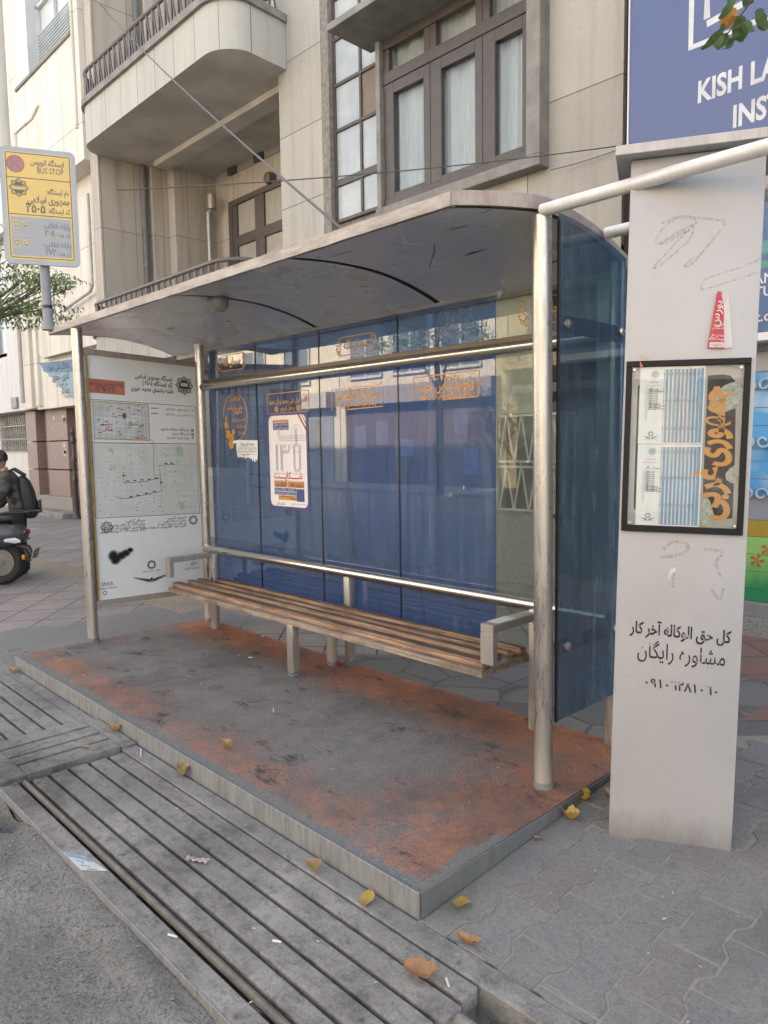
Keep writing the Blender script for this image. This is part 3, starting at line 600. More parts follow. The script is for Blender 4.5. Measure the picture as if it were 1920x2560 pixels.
b = MB(); b.box(.024, .034, .045, .60, .575, .645, .002); b.build('clamp_bar', M_EDGE, SH)
b = MB(); b.box(.036, .048, .040, .050, .288, 2.40, .001); b.build('glass_gasket', M_BLACK, SH)

# --- map panel between the two far posts
e = Vector((.0795, .9968, 0)); P0 = Vector((-3.901, -.362, 0)); nn = Vector((.9968, -.0795, 0))
q = lambda s, z, o=0.0: P0 + e * s + Vector((0, 0, z)) + nn * o
b = MB()
def qbar(s0, s1, z0, z1, z2, z3, d0=-.02, d1=.024):
    b.add([q(s0, z0, d) for d in (d0, d1)] + [q(s1, z1, d) for d in (d0, d1)] + [q(s1, z3, d) for d in (d0, d1)] + [q(s0, z2, d) for d in (d0, d1)], [[0, 2, 4, 6], [1, 7, 5, 3], [0, 1, 3, 2], [2, 3, 5, 4], [4, 5, 7, 6], [6, 7, 1, 0]])
qbar(.030, .975, 2.219, 2.166, 2.262, 2.208); qbar(.030, .975, .272, .262, .315, .303)
qbar(.944, .975, .304, .303, 2.169, 2.167)
mp = b.build('map_frame', m_steel('map_frame_steel', (.34, .31, .27), .45, .6, (.20, .185, .16), .5), SH)
b = MB(); qbar(.043, .055, .315, .315, 2.219, 2.218, -.018, .028); b.build('yellowed_sealant', plain('yellowed_sealant', (.36, .24, .075), .6, var=.3), mp)
mb_ = Board(q(.028, .315, .012), q(1.006, .303, .012), q(1.006, 2.166, .012), q(.028, 2.219, .012), nn)
def m_map():
    g = G('map_sheet'); a = g.noise(3, 5, .6); f = g.noise(40, 5, .7, stretch=(1, 1, .3))
    c = g.mix(g.ramp(a, .3, .7), (.60, .65, .65), (.66, .69, .68)); c = g.mix(g.ramp(f, .6, .8, 0, .25), c, (.24, .26, .25))
    return g.end(g.pbr(c, .22, 0, None, .6))
b = Ink(mb_, 0); b.rect(.018, mb_.W * .94, 0, mb_.H); sheet = b.build('map_sheet', m_map(), mp)
I_DK = plain('dark_print', (.045, .05, .05), .6, bump=0, var=.1); I_RED = plain('red_print', (.40, .10, .07), .6, bump=0, var=.1); I_GREY = plain('grey_print', (.43, .45, .445), .6, bump=0, var=.1)
I_WHT = plain('white_print', (.55, .56, .56), .6, bump=0, var=.1); I_OR = plain('orange_print', (.55, .26, .05), .5, bump=0, var=.15); I_NAVY = plain('navy_print', (.06, .08, .22), .5, bump=0, var=.1)
I_GRN = plain('green_print', (.34, .50, .34), .6, bump=0, var=.1); I_YEL = plain('yellow_print', (.40, .31, .10), .6, bump=0, var=.1); I_PALE = plain('pale_map_print', (.54, .58, .56), .6, bump=0, var=.1)
W_, H_ = mb_.W, mb_.H
U = lambda u: u * W_
V = lambda v: v * H_
rg = random.Random(5)
b = Ink(mb_, .001); b.rect(U(.011), U(.313), V(.849), V(.906)); b.build('number_banner', plain('faded_red_banner', (.42, .145, .10), .5, bump=0), mp)
b = Ink(mb_, .001); b.rect(U(.034), U(.918), V(.340), V(.650)); b.build('city_map', I_PALE, mp)
b = Ink(mb_, .001); b.rect(U(.056), U(.50), V(.668), V(.813)); b.build('district_map', plain('district_map_print', (.47, .52, .53), .6, bump=0), mp)
b = Ink(mb_, .0018)                                               # streets: white lines on the maps
for k in range(9): 
    x = U(.07 + .05 * k + rg.uniform(-.01, .01)); b.line([(x, V(.670)), (x + rg.uniform(-.01, .03), V(.812))], .004)
for k in range(5): y = V(.69 + .027 * k); b.line([(U(.058), y + .01), (U(.498), y + rg.uniform(-.03, .01))], .004)
b.build('street_lines', plain('street_print', (.66, .68, .67), .6, bump=0), mp)
b = Ink(mb_, .0018)
for k in range(26): x = U(.05 + .033 * k); b.line([(x, V(.345)), (x + rg.uniform(-.03, .03), V(.645))], .0016)
for k in range(22): y = V(.35 + .0137 * k); b.line([(U(.036), y + rg.uniform(-.01, .01)), (U(.916), y + rg.uniform(-.02, .02))], .0016)
for k in range(260): x, y = U(rg.uniform(.05, .9)), V(rg.uniform(.35, .64)); b.line([(x, y), (x + rg.uniform(-.012, .012), y + rg.uniform(-.01, .01))], .0016)
b.build('street_lines', I_GREY, mp)
b = Ink(mb_, .002)
b.poly([(U(.15), V(.622)), (U(.19), V(.63)), (U(.20), V(.60))]); b.poly([(U(.72), V(.64)), (U(.78), V(.645)), (U(.79), V(.60)), (U(.74), V(.598))]); b.poly([(U(.72), V(.40)), (U(.78), V(.395)), (U(.79), V(.365)), (U(.75), V(.36))]); b.poly([(U(.18), V(.43)), (U(.26), V(.425)), (U(.25), V(.412))])
b.ring(U(.184), V(.547), .028, .008, .018); b.disc(U(.184), V(.547), .012, .007); b.poly([(U(.33), V(.74)), (U(.36), V(.735)), (U(.37), V(.725)), (U(.34), V(.722))])
b.build('park_marks', I_GRN, mp)
b = Ink(mb_, .002); b.rbox(U(.054), U(.502), V(.665), V(.816), .009); b.line([(U(.50), V(.668)), (U(.53), V(.666)), (U(.524), V(.555)), (U(.62), V(.56)), (U(.622), V(.52)), (U(.525), V(.515)), (U(.524), V(.555))], .005)
b.build('inset_border', I_YEL, mp)
b = Ink(mb_, .002); b.rbox(U(.034), U(.918), V(.341), V(.823), .005); b.line([(U(.034), V(.648)), (U(.918), V(.656))], .005)
b.line([(U(.273), V(.53)), (U(.269), V(.482)), (U(.45), V(.49)), (U(.578), V(.503)), (U(.577), V(.559)), (U(.714), V(.563))], .004); b.line([(U(.577), V(.51)), (U(.585), V(.445)), (U(.42), V(.43)), (U(.29), V(.418)), (U(.236), V(.421))], .004)
for x, y in ((.30, .487), (.36, .49), (.42, .492), (.48, .494), (.54, .499), (.27, .51), (.63, .562), (.68, .564), (.32, .421), (.38, .427), (.45, .434), (.52, .441), (.582, .48)): b.rect(U(x) - .012, U(x) + .016, V(y) + .004, V(y) + .012)
for k in range(70): x, y = U(rg.uniform(.06, .90)), V(rg.uniform(.35, .64)); b.rect(x, x + rg.uniform(.004, .012), y, y + .005)
for k in range(34): x, y = U(rg.uniform(.07, .47)), V(rg.uniform(.675, .808)); b.rect(x, x + rg.uniform(.008, .03), y, y + .006)
b.line([(U(.523), V(.803)), (U(.582), V(.804))], .005); b.line([(U(.523), V(.781)), (U(.582), V(.782))], .005)
b.text(fa('خط ۲۶۸ (پایانه خاوران - پایانه آزادی)'), U(.905), V(.800), .028, 'r', width=.25); b.text(fa('خط ۲۷۲ (جمهوری غربی - پایانه آزادی)'), U(.905), V(.778), .028, 'r', width=.25)
for y, s_ in ((.712, 'ایستگاه سامانه تندرو'), (.694, 'ایستگاه مترو'), (.676, 'شما اینجا هستید')): b.text(fa(s_), U(.85), V(y), .030, 'r', .01)
b.text(fa('ایستگاه جمهوری اسلامی'), U(.716), V(.926), .068, 'r', .02, width=.31); b.text(fa('(کد ایستگاه: ۴۵۰۵ )'), U(.716), V(.900), .060, 'r', .02, width=.25); b.text(fa('نقشه راهنمای خطوط عبوری'), U(.720), V(.874), .066, 'r', .02, width=.35)
b.text(fa('سامانه استعلام زمان رسیدن اتوبوس'), U(.162), V(.884), .04, 'c', .02, width=.27); b.text('۰۱۳۷۰۲۲۰', U(.162), V(.857), .06, 'c', .02, width=.17)
for cx, cy, r in ((.823, .912, .075),): b.star(U(cx), V(cy), r, .009); b.star(U(cx), V(cy), r * .8, .006); b.disc(U(cx), V(cy), r * .62, r * .62)
for cx, cy, r in ((.115, .301, .048), (.857, .312, .040), (.470, .127, .038)): b.star(U(cx), V(cy), r, .007); b.ring(U(cx), V(cy), r * .62, .006)
b.rbox(U(.115) - .016, U(.115) + .016, V(.301) - .014, V(.301) + .014, .005); b.text('v', U(.115), V(.301) - .008, .03)
for k, s_ in enumerate(('مسافر گرامی:', 'برای اطلاع از زمان رسیدن', 'نزدیکترین اتوبوس کد ایستگاه', 'را به شماره ۱۰۰۰۰۱۱۱ پیامک نمایید')): b.text(fa(s_), U(.43), V(.318 - .0135 * k), .030, 'r', .01)
for k, s_ in enumerate(('شهروند گرامی:', 'جهت صرفه جویی', 'در وقت و هزینه خود از', 'کارت بلیط الکترونیک استفاده نمایید')): b.text(fa(s_), U(.79), V(.322 - .0125 * k), .028, 'r', .01)
b.text(fa('معاونت حمل و نقل و ترافیک'), U(.468), V(.098), .03, 'c', .01, width=.15)
wx, wy = U(.465), V(.070)                                      # winged emblem
for k, (sp, dy) in enumerate(((.155, .012), (.14, .004), (.12, -.004), (.095, -.012), (.07, -.020))):
    for s_ in (-1, 1): b.line([(wx + s_ * .012, wy - .012 - .004 * k), (wx + s_ * sp * .6, wy + dy - .004), (wx + s_ * sp, wy + dy + .006)], .004)
b.line([(wx - .05, wy - .022), (wx, wy - .034), (wx + .05, wy - .022)], .006); b.disc(wx, wy - .012, .012, .016)
b.text('۱۸۸۸', U(.10), V(.058), .045, 'c', .01); b.text(fa('تلفن انتقادات و پیشنهادات'), U(.095), V(.045), .026, 'c', .01, width=.15); b.ring(U(.075), V(.028), .014, .005); b.text('۱۳۷', U(.85), V(.105), .04, 'c', .01); b.text(fa('تلفن فوریت های شهری'), U(.83), V(.090), .028, 'c', .01, width=.14)
b.build('lettering', I_DK, mp)
b = Ink(mb_, .0024)
for cx, cy, r in ((.823, .912, .075),): b.rect(U(cx) - r * .42, U(cx) + r * .42, V(cy) - r * .08, V(cy) + r * .28); b.rect(U(cx) - .03, U(cx) + .03, V(cy) - .036, V(cy) - .030)
b.build('emblem_bus', I_WHT, mp)
b = Ink(mb_, .0024); b.text(fa('جمهوری'), U(.367), V(.727), .065, 'c', .02, width=.085); b.text(fa('سلسبیل'), U(.158), V(.722), .065, 'c', .02, width=.08); b.text(fa('شمالی'), U(.158), V(.700), .06, 'c', .02, width=.07); b.rbox(U(.39), U(.46), V(.670), V(.682), .004); b.text(fa('سرچشمه'), U(.425), V(.672), .03, 'c', .01)
b.build('lettering', I_RED, mp)
b = Ink(mb_, .0026); b.disc(U(.299), V(.765), .020, .022); b.poly([(U(.299) - .016, V(.762)), (U(.299) + .016, V(.762)), (U(.299), V(.745))]); b.build('map_pin', plain('ochre_print', (.33, .20, .05), .6, bump=0), mp)
b = Ink(mb_, .0026); b.disc(U(.88), V(.683), .010); b.rect(U(.868), U(.892), V(.710), V(.722)); b.rect(U(.868), U(.892), V(.692), V(.704)); b.build('legend_symbols', plain('ochre_print', (.33, .20, .05), .6, bump=0), mp)
b = Ink(mb_, .003); b.disc(U(.299), V(.766), .008); b.build('pin_eye', I_DK, mp)
def m_spray():
    g = G('sprayed_blotch'); o = g.obj(); x, y, z = g.sep(g.pos())
    yb = g.ma('ADD', y, 0); 
    def blob(s, zz, rs, rz):
        c = q(s, zz); dy = g.ma('DIVIDE', g.ma('SUBTRACT', y, c.y), rs); dz = g.ma('DIVIDE', g.ma('SUBTRACT', z, c.z), rz)
        return g.ma('ADD', g.ma('POWER', g.ma('ABSOLUTE', dy), 2), g.ma('POWER', g.ma('ABSOLUTE', dz), 2))
    d = blob(.18, .655, .036, .04)
    for a in ((.205, .635, .038, .034), (.245, .652, .036, .03), (.28, .668, .034, .026), (.315, .688, .024, .018), (.195, .618, .034, .03)): d = g.ma('MINIMUM', d, blob(*a))
    k = g.ramp(g.ma('ADD', d, g.ma('MULTIPLY', g.ma('SUBTRACT', g.noise(60, 4, .7), .5), .5)), .35, 1.7, .93, 0)
    t = g.n('ShaderNodeBsdfTransparent'); df = g.n('ShaderNodeBsdfDiffuse'); df.inputs[0].default_value = (.02, .022, .022, 1); m = g.n('ShaderNodeMixShader'); g.put(m.inputs[0], k); g.t.links.new(t.outputs[0], m.inputs[1]); g.t.links.new(df.outputs[0], m.inputs[2])
    return g.end(m.outputs[0])
b = Ink(mb_, .0032); b.rect(U(.08), U(.40), V(.10), V(.25)); b.build('spray_blotch', m_spray(), mp)

# --- golden lettering and frames stuck on the glass; each pane carries its own
gl = Board((-3.80, .6585, 0), (0, .6585, 0), (0, .6585, 2.4), (-3.80, .6585, 2.4), (0, -1, 0)); GX0 = 3.80
def X(x): return x + GX0
M_GOLD = plain('golden_vinyl', (.70, .34, .045), .4, var=.2, scale=30, bump=0)
def cart(b, x0, x1, z0, z1, body):                             # small cartouche with scrolled ends
    xm, zm, h = (x0 + x1) / 2, (z0 + z1) / 2, (z1 - z0) / 2
    for z in (z0, z1): b.line([(X(x0) + .03, z), (X(x1) - .03, z)], .006)
    for s_, xe in ((-1, x0), (1, x1)):
        b.line([(X(xe) - s_ * .03, z1), (X(xe) - s_ * .022, zm + h * .55), (X(xe) - s_ * .036, zm + h * .3), (X(xe) - s_ * .012, zm), (X(xe) - s_ * .036, zm - h * .3), (X(xe) - s_ * .022, zm - h * .55), (X(xe) - s_ * .03, z0)], .007)
        for dz in (-.03, -.01, .01, .03): b.disc(X(xe) + s_ * (.002 + .012 * (1 - abs(dz) / .04)), zm + dz, .009, .0075, 8)
        b.ring(X(xe) - s_ * .008, zm + .045, .009, .004); b.ring(X(xe) - s_ * .008, zm - .045, .009, .004)
    b.text(fa(body), X(xm), zm - .020, .085, 'c', .02, width=(x1 - x0) * .66)
b = Ink(gl, 0); cart(b, -3.585, -3.205, 2.115, 2.238, 'سبحان الله')
for k in range(2): b.ring(X(-3.369), 1.738, .177 - k * .006, .005, .192, 40, -150, 178)
b.text(fa('قال الله تعالی'), X(-3.37), 1.868, .05, 'c', .02, width=.15); b.text(fa('سخن نیکو با مردم'), X(-3.37), 1.80, .06, 'c', .01, width=.24); b.text(fa('بگویید'), X(-3.33), 1.768, .05, 'c', .02)
for k, s_ in enumerate(('امانت داری از خوبان', 'دل های پاک', 'آرامش دارد')): b.text(fa(s_), X(-3.225), 1.705 - .05 * k, .05, 'r', .01, width=(.2, .13, .11)[k])
for fx, fz, fr in ((-3.50, 1.735, .020), (-3.505, 1.68, .032), (-3.48, 1.60, .036), (-3.43, 1.57, .036), (-3.44, 1.52, .040), (-3.40, 1.62, .022)):
    for p in range(8): a = p * 6.2832 / 8; b.disc(X(fx) + fr * .62 * math.cos(a), fz + fr * .62 * math.sin(a), fr * .38, fr * .38, 8)
    b.disc(X(fx), fz, fr * .35, None, 8)
b.build('lettering', M_GOLD, panes[0])
b = Ink(gl, 0); b.rbox(X(-2.918), X(-2.410), 1.745, 1.893, .006, .012); b.text(fa('اللهم صل علی محمد و آل محمد'), X(-2.664), 1.815, .09, 'c', .012, width=.47); b.text(fa('و عجل فرجهم'), X(-2.664), 1.765, .06, 'c', .01, width=.17)
for fx in (-2.80, -2.535):
    for p in range(8): a = p * 6.2832 / 8; b.disc(X(fx) + .014 * math.cos(a), 1.775 + .014 * math.sin(a), .009, None, 8)
b.build('lettering', M_GOLD, panes[1])
b = Ink(gl, 0); cart(b, -2.080, -1.713, 2.098, 2.217, 'سبحان الله')
b.line([(X(-1.66), 1.892), (X(-1.70), 1.882), (X(-2.15), 1.878), (X(-2.155), 1.74), (X(-2.15), 1.735)], .006); b.line([(X(-2.0), 1.738), (X(-1.648), 1.744), (X(-1.65), 1.86)], .006)
b.text(fa('سبحان الله العظیم'), X(-1.90), 1.805, .10, 'c', .02, width=.42); b.text(fa('پاک و منزه است خداوند بزرگ'), X(-1.90), 1.758, .055, 'c', .015, width=.38)
for x, z in ((-1.70, 1.86), (-1.76, 1.865), (-1.84, 1.86), (-1.98, 1.858), (-2.07, 1.855)): b.line([(X(x), z), (X(x) + .012, z + .012)], .004)
b.build('lettering', M_GOLD, panes[2])
b = Ink(gl, 0); b.line([(X(-1.14), 1.757), (X(-.875), 1.762), (X(-.866), 1.775), (X(-.864), 1.895), (X(-.875), 1.908), (X(-1.365), 1.902), (X(-1.376), 1.89), (X(-1.378), 1.762)], .006)
b.text(fa('وقولوا للناس حسنا'), X(-1.115), 1.815, .10, 'c', .016, width=.43); b.text(fa('و با مردم با زبان خوش سخن گویید'), X(-1.115), 1.774, .058, 'c', .022, width=.43); b.text(fa('قرآن کریم'), X(-1.08), 1.878, .04, 'c', .02, width=.085); b.text(fa('بقره ۸۳'), X(-1.20), 1.876, .04, 'c', .02, width=.06)
for x in (-1.025, -1.14, -1.245): b.disc(X(x), 1.886, .007)
for x, z in ((-.95, 1.868), (-1.02, 1.87), (-1.13, 1.87), (-1.25, 1.866), (-1.31, 1.868)): b.line([(X(x), z), (X(x) + .012, z + .011)], .004)
b.build('lettering', M_GOLD, panes[3])
b = Ink(gl, 0); cart(b, -.583, -.225, 2.110, 2.245, 'سبحان الله'); b.build('lettering', M_GOLD, panes[4])
b = Ink(gl, .0006); rg = random.Random(21)                     # white scratched scrawl on the fourth pane
pts = []
for i in range(90): a = i * .37; pts.append((X(-1.03) + .10 * math.sin(a * .9 + 1) * (1 + .5 * math.sin(a * .31)), 2.20 + .075 * math.cos(a * 1.13) * (1 + .3 * math.sin(a * .5))))
b.line(pts, .0022); b.line([(X(-1.19), 2.12), (X(-1.10), 2.15), (X(-1.05), 2.25)], .003)
b.build('scratches', plain('scratch_white', (.30, .33, .37), .8, bump=0), panes[3])
b = Ink(gl, .0006); b.poly([(X(-.985), 1.255), (X(-.979), 1.256), (X(-.977), 1.235), (X(-.984), 1.232)]); b.poly([(X(-.742), 2.32), (X(-.70), 2.318), (X(-.71), 2.295), (X(-.735), 2.28)]); b.poly([(X(-.66), 1.66), (X(-.64), 1.655), (X(-.645), 1.635)]); b.poly([(X(-.55), 1.40), (X(-.53), 1.405), (X(-.535), 1.39)])
b.build('paint_flecks', I_WHT, panes[3])
# posters stuck on the glass (things of their own)
pb = Board((-2.9225, .656, 1.026), (-2.418, .656, 1.026), (-2.424, .656, 1.743), (-2.924, .656, 1.746), (0, -1, 0)); PW, PH = pb.W, pb.H
t = thing('poster', 'white complaints poster with large line-drawn 137 on the blue glass, navy border', 'poster', (-2.67, .656, 1.03))
b = Ink(pb, 0); b.rect(0, PW, 0, PH); b.build('border', plain('navy_poster', (.085, .075, .20), .35, bump=0), t)
b = Ink(pb, .0008); b.poly([p for p in rrect(.022, PW - .022, .022, PH - .018, .045)]); b.build('white_field', plain('poster_white', (.80, .79, .81), .35, bump=0, var=.04), t)
b = Ink(pb, .0012); b.poly([(PW - .115, PH - .018), (PW - .095, PH - .018), (PW - .022, PH - .11), (PW - .022, PH - .135)]); b.rbox(.075, PW - .06, .215, .268, .003); b.text(fa('شـــــکایــــت'), PW / 2, .232, .07, 'c', .03, width=.35); b.build('lettering', plain('poster_red', (.50, .045, .045), .4, bump=0), t)
b = Ink(pb, .0012); b.poly([(PW - .075, PH - .018), (PW - .062, PH - .022), (PW - .022, PH - .072), (PW - .022, PH - .088)]); b.build('green_stripe', plain('poster_green', (.05, .25, .11), .4, bump=0), t)
b = Ink(pb, .0012); b.rect(.075, .275, PH - .07, PH - .05); b.rect(.075, .24, .165, .21); b.rect(.245, PW - .06, .165, .21); b.rect(.125, .35, .070, .105); b.build('orange_fields', plain('poster_orange', (.60, .27, .07), .4, bump=0), t)
b = Ink(pb, .0012); b.rect(.078, .275, PH - .125, PH - .072); b.rect(.075, .205, .135, .16); b.rect(.21, .345, .135, .16); b.rect(.075, .345, .108, .131); b.rect(PW - .155, PW - .06, .065, .158); b.build('navy_fields', plain('poster_navy', (.06, .09, .27), .4, bump=0), t)
b = Ink(pb, .0016)
for k in range(5):                                              # the line-drawn numerals 1, 3, 7 and the cross of lines
    d = .0065 * k
    b.line([(.105 + d, .485), (.105 + d, .290)], .0022)
    b.line([(.165 + d, .290), (.165 + d, .44 - d * .2 + .045)], .0022)
    if k < 4: b.line([(.195, .42 + d), (.265 + d * .4, .42 + d), (.268 + d, .45), (.268 + d, .485)], .0022); b.line([(.212 + d, .485), (.212 + d, .455)], .0022)
    if k < 4: b.line([(.325 + d, .485), (.325 + d, .31), (.345 + d * .55, .285 + d), (.368, .280 + d), (.391 - d * .55, .285 + d), (.411 - d, .31), (.411 - d, .485)], .0022)
for k in range(4):
    d = .012 * k
    b.line([(.135 + .011 * k, PH - .13), (.135 + .011 * k, PH - .165 + d * .2), (.165, PH - .205 + d * 1.0), (.33, PH - .205 + d)], .0022); b.line([(.33, PH - .205 + d), (PW - .022, PH - .205 + d)], .0022)
    b.line([(.352 + .008 * k, PH - .25), (.352 + .008 * k, PH - .125 + .012 * (k % 2))], .0022)
b.build('numerals', plain('poster_line_blue', (.10, .11, .26), .4, bump=0), t)
b = Ink(pb, .0016); b.ring(.37, PH - .19, .072, .003, .10, 36); b.build('grey_ring', plain('poster_grey', (.45, .45, .46), .4, bump=0), t)
b = Ink(pb, .0018); b.text(fa('گـــزارش تخلف'), PW - .15, .178, .045, 'c', .03, width=.16); b.text(fa('ارزیابـــی'), .157, .178, .045, 'c', .03, width=.13); b.text(fa('پیامک'), .30, .08, .03, 'c', .02); b.text('• • • •', .215, .08, .05, 'c', .02); b.text(fa('شهرداری'), .15, .035, .03); b.text(fa('سامانه مدیریت شهری'), PW - .13, .042, .02); b.build('lettering', I_DK, t)
b = Ink(pb, .0018); b.text(fa('سامانه نظارت همگانی'), .176, PH - .092, .030, 'c', .02, width=.18); b.text(fa('مدیریت شهری تهران'), .176, PH - .117, .030, 'c', .02, width=.18); b.text(fa('انتقاد و پیشنهاد'), .14, .142, .025, 'c', .02, width=.11); b.text(fa('قدردانی'), .277, .142, .03, 'c', .02); b.text(fa('ثبت در فوریت های شهری'), .21, .114, .025, 'c', .02, width=.24); b.build('lettering', I_WHT, t)
t = thing('paper_notice', 'white paper notice with a torn lower edge on the blue glass', 'notice', (-3.2, .656, 1.4))
nb = Board((-3.36, .656, 1.39), (-3.056, .656, 1.395), (-3.056, .656, 1.548), (-3.36, .656, 1.552), (0, -1, 0))
pts = [(0, .10), (.012, .03), (.03, .022), (.05, .03), (.075, .02), (.1, .027), (.12, .012), (.15, .022), (.18, .02), (.2, .006), (.215, .02), (.22, -.008), (.235, -.006), (.24, .018), (.25, -.018), (.265, -.012), (.27, .01), (.285, -.01), (.298, .02), (.303, .06), (.304, nb.H), (.06, nb.H + .002), (-.03, nb.H - .002), (-.055, nb.H - .018), (-.03, nb.H - .028), (-.02, nb.H - .02), (0, nb.H - .022)]
b = Ink(nb, .001); b.poly(pts); b.build('paper', plain('notice_paper', (.78, .79, .82), .8, bump=0, var=.08), t)
b = Ink(nb, .002); b.text(fa('مجموعه تولیدی پوشاک'), .155, .118, .04, 'c', .02, width=.2)
for k, s_ in enumerate(('برای تکمیل پرسنل خود به افراد ماهر نیازمند است', 'راسته دوز زیگزاگ دوز و وسط کار خانم و آقا', '')): b.text(fa(s_) if s_ else '', .155, .088 - .024 * k, .026, 'c', .01, width=.26) if s_ else None
b.line([(.02, .105), (.28, .103)], .0015); b.line([(.02, .045), (.28, .044)], .0015); b.text('۰۹۱۲ ۲۲۲', .13, .03, .03, 'c', .02); b.build('lettering', I_DK, t)

# ================================================================== THE BENCH
t = thing('bench', 'steel-framed bench with four worn wooden slats and a steel tube backrest', 'bench', (-2.0, .35, 0))
def slat(x0, x1, y0, y1, z0, z1, name='seat_slat'):
    bm = bmesh.new(); bmesh.ops.create_cube(bm, size=1); bmesh.ops.subdivide_edges(bm, edges=[e_ for e_ in bm.edges if abs(e_.verts[0].co.x - e_.verts[1].co.x) > .5], cuts=24)
    sd_ = random.uniform(0, 50)
    for v in bm.verts:
        x = (x0 + x1) / 2 + v.co.x * (x1 - x0); y = (y0 + y1) / 2 + v.co.y * (y1 - y0); z = (z0 + z1) / 2 + v.co.z * (z1 - z0)
        v.co = (x, y + .0022 * noise.noise(Vector((x * 3, sd_, v.co.y * 2))), z + .0022 * noise.noise(Vector((x * 3, sd_, 9 + v.co.z * 2))))
    bmesh.ops.bevel(bm, geom=[e_ for e_ in bm.edges if e_.is_manifold and len(e_.link_faces) == 2 and e_.calc_face_angle(0) > 1], offset=.006, segments=2, affect='EDGES')
    bm.normal_update(); bb = MB(); bm.verts.index_update(); vs = [v.co.copy() for v in bm.verts]
    for v in vs: pass
    bb.v = [tuple(v) for v in vs]
    for f in bm.faces: bb.f.append([v.index for v in f.verts]); bb.m.append(1 if f.normal.z > .75 else 0)
    bm.free(); return bb.build(name, [M_WOOD, M_WOODTOP], t, True)
for y0, y1, dx in ((.172, .240, 0), (.298, .352, -.022), (.386, .436, -.012), (.488, .545, -.008)): slat(-3.628 + random.uniform(0, .03), -.452 + dx, y0, y1, .388, .426)
for y0 in (.155, .535): b = MB(); b.box(-3.64, -.452, y0, y0 + .023, .347, .384, .002); b.build('seat_rail', M_FRAMEW, t)
for x in (-3.63, -2.07, -.47): b = MB(); b.box(x, x + .02, .1785, .5345, .350, .384, .002); b.build('seat_bearer', M_FRAMEW, t)
def leg(x, y, w, d, z, paint=False):
    bb = MB(); bb.box(x - w / 2, x + w / 2, y - d / 2, y + d / 2, .0, z, .012 if w > .06 else .004, seg=2); o = bb.build('leg', M_STEEL, t, True)
    if paint:
        rb = MB(); rb.box(x - w / 2 - .001, x + w / 2 + .001, y - d / 2 - .001, y + d / 2 + .001, .004, .045, .012 if w > .06 else .004, seg=2)
        g = G('chipped_blue_paint'); k = g.ramp(g.ma('ADD', g.noise(45, 5, .7), g.ma('MULTIPLY', g.sep(g.pos())[2], -7)), .31, .37); tr_ = g.n('ShaderNodeBsdfTransparent'); m_ = g.n('ShaderNodeMixShader'); g.put(m_.inputs[0], g.ma('MULTIPLY', k, .8)); g.t.links.new(tr_.outputs[0], m_.inputs[1]); g.t.links.new(g.pbr((.06, .22, .36), .6), m_.inputs[2])
        rb.build('paint_stain', g.end(m_.outputs[0]), o, True)
leg(-2.046, .195, .068, .060, .349, True); leg(-2.035, .515, .066, .05, .351, True); leg(-1.945, .60, .058, .050, .625, True); leg(-3.52, .50, .075, .05, .630); leg(-.392, .52, .05, .045, .640)
b = MB(); b.tube([(-3.79, .592, .640), (-1.9, .592, .640), (-.02, .592, .642)], .032, 20); b.build('backrest_tube', M_RAIL, t, True)
def arm(x, y0, y1, z, w=.078, h=.040):
    bb = MB(); bb.box(x - w / 2, x + w / 2, y0, y1, z - h, z, .004); bb.box(x - w / 2, x + w / 2, y0, y0 + .038, .428 if x > -1 else .485, z - h, .003); return bb.build('armrest', m_steel('armrest_steel', (.40, .38, .35), .42, .5, (.22, .21, .19), .7) if not bpy.data.materials.get('armrest_steel') else bpy.data.materials['armrest_steel'], t)
a1 = arm(-.407, .135, .520, .628); arm(-3.535, .10, .475, .640, .07)
b = MB(); b.box(-.443, -.372, .185, .335, .6285, .6305, .0008); b.build('white_sticker', plain('sticker_white', (.60, .60, .61), .4, bump=0), a1)

# ================================================================== THE TIMETABLE PILLAR
t = thing('timetable_pillar', 'tall light grey pillar with framed timetable and black stencilled phone number', 'pillar', (.365, -.079, -.092))
Mp = Matrix.Rotation(rad(26.15), 4, 'Z') @ Matrix.Rotation(rad(1.06), 4, 'Y'); t.rotation_euler = Mp.to_euler()
def m_pillar():
    g = G('scuffed_white_panel'); a = g.noise(1.8, 6, .6); f = g.noise(70, 5, .75); s = g.noise(9, 6, .7, stretch=(1, 1, .2))
    c = g.mix(g.ramp(a, .3, .7), (.355, .36, .365), (.415, .418, .42)); c = g.mix(g.ramp(s, .55, .8, 0, .35), c, (.36, .345, .33)); c = g.mix(g.ramp(f, .63, .72, 0, .75), c, (.17, .16, .15)); c = g.mix(g.ramp(g.noise(14, 6, .75), .64, .70, 0, .45), c, (.24, .23, .22))
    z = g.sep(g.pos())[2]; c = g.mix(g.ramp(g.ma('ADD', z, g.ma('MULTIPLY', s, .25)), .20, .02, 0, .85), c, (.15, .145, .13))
    return g.end(g.pbr(c, g.ramp(a, .3, .7, .42, .6), .05, g.bump(f, .12, .002), .45))
M_PIL = m_pillar()
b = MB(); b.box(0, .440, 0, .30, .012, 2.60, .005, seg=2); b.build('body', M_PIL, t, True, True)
b = MB(); b.box(-.052, .60, -.06, .34, 2.602, 2.636, .002); b.build('cap', m_steel('cap_steel', (.42, .41, .40), .5, .5, (.25, .24, .23), .4), t, local=True)
b = MB(); b.box(.03, .41, -.022, .29, -.01, .014, .003); b.build('plinth', M_COPE, t, local=True)
pl = Board((0, 0, 0), (.44, 0, 0), (.44, 0, 2.6), (0, 0, 2.6), (0, -1, 0))
tc = MB()
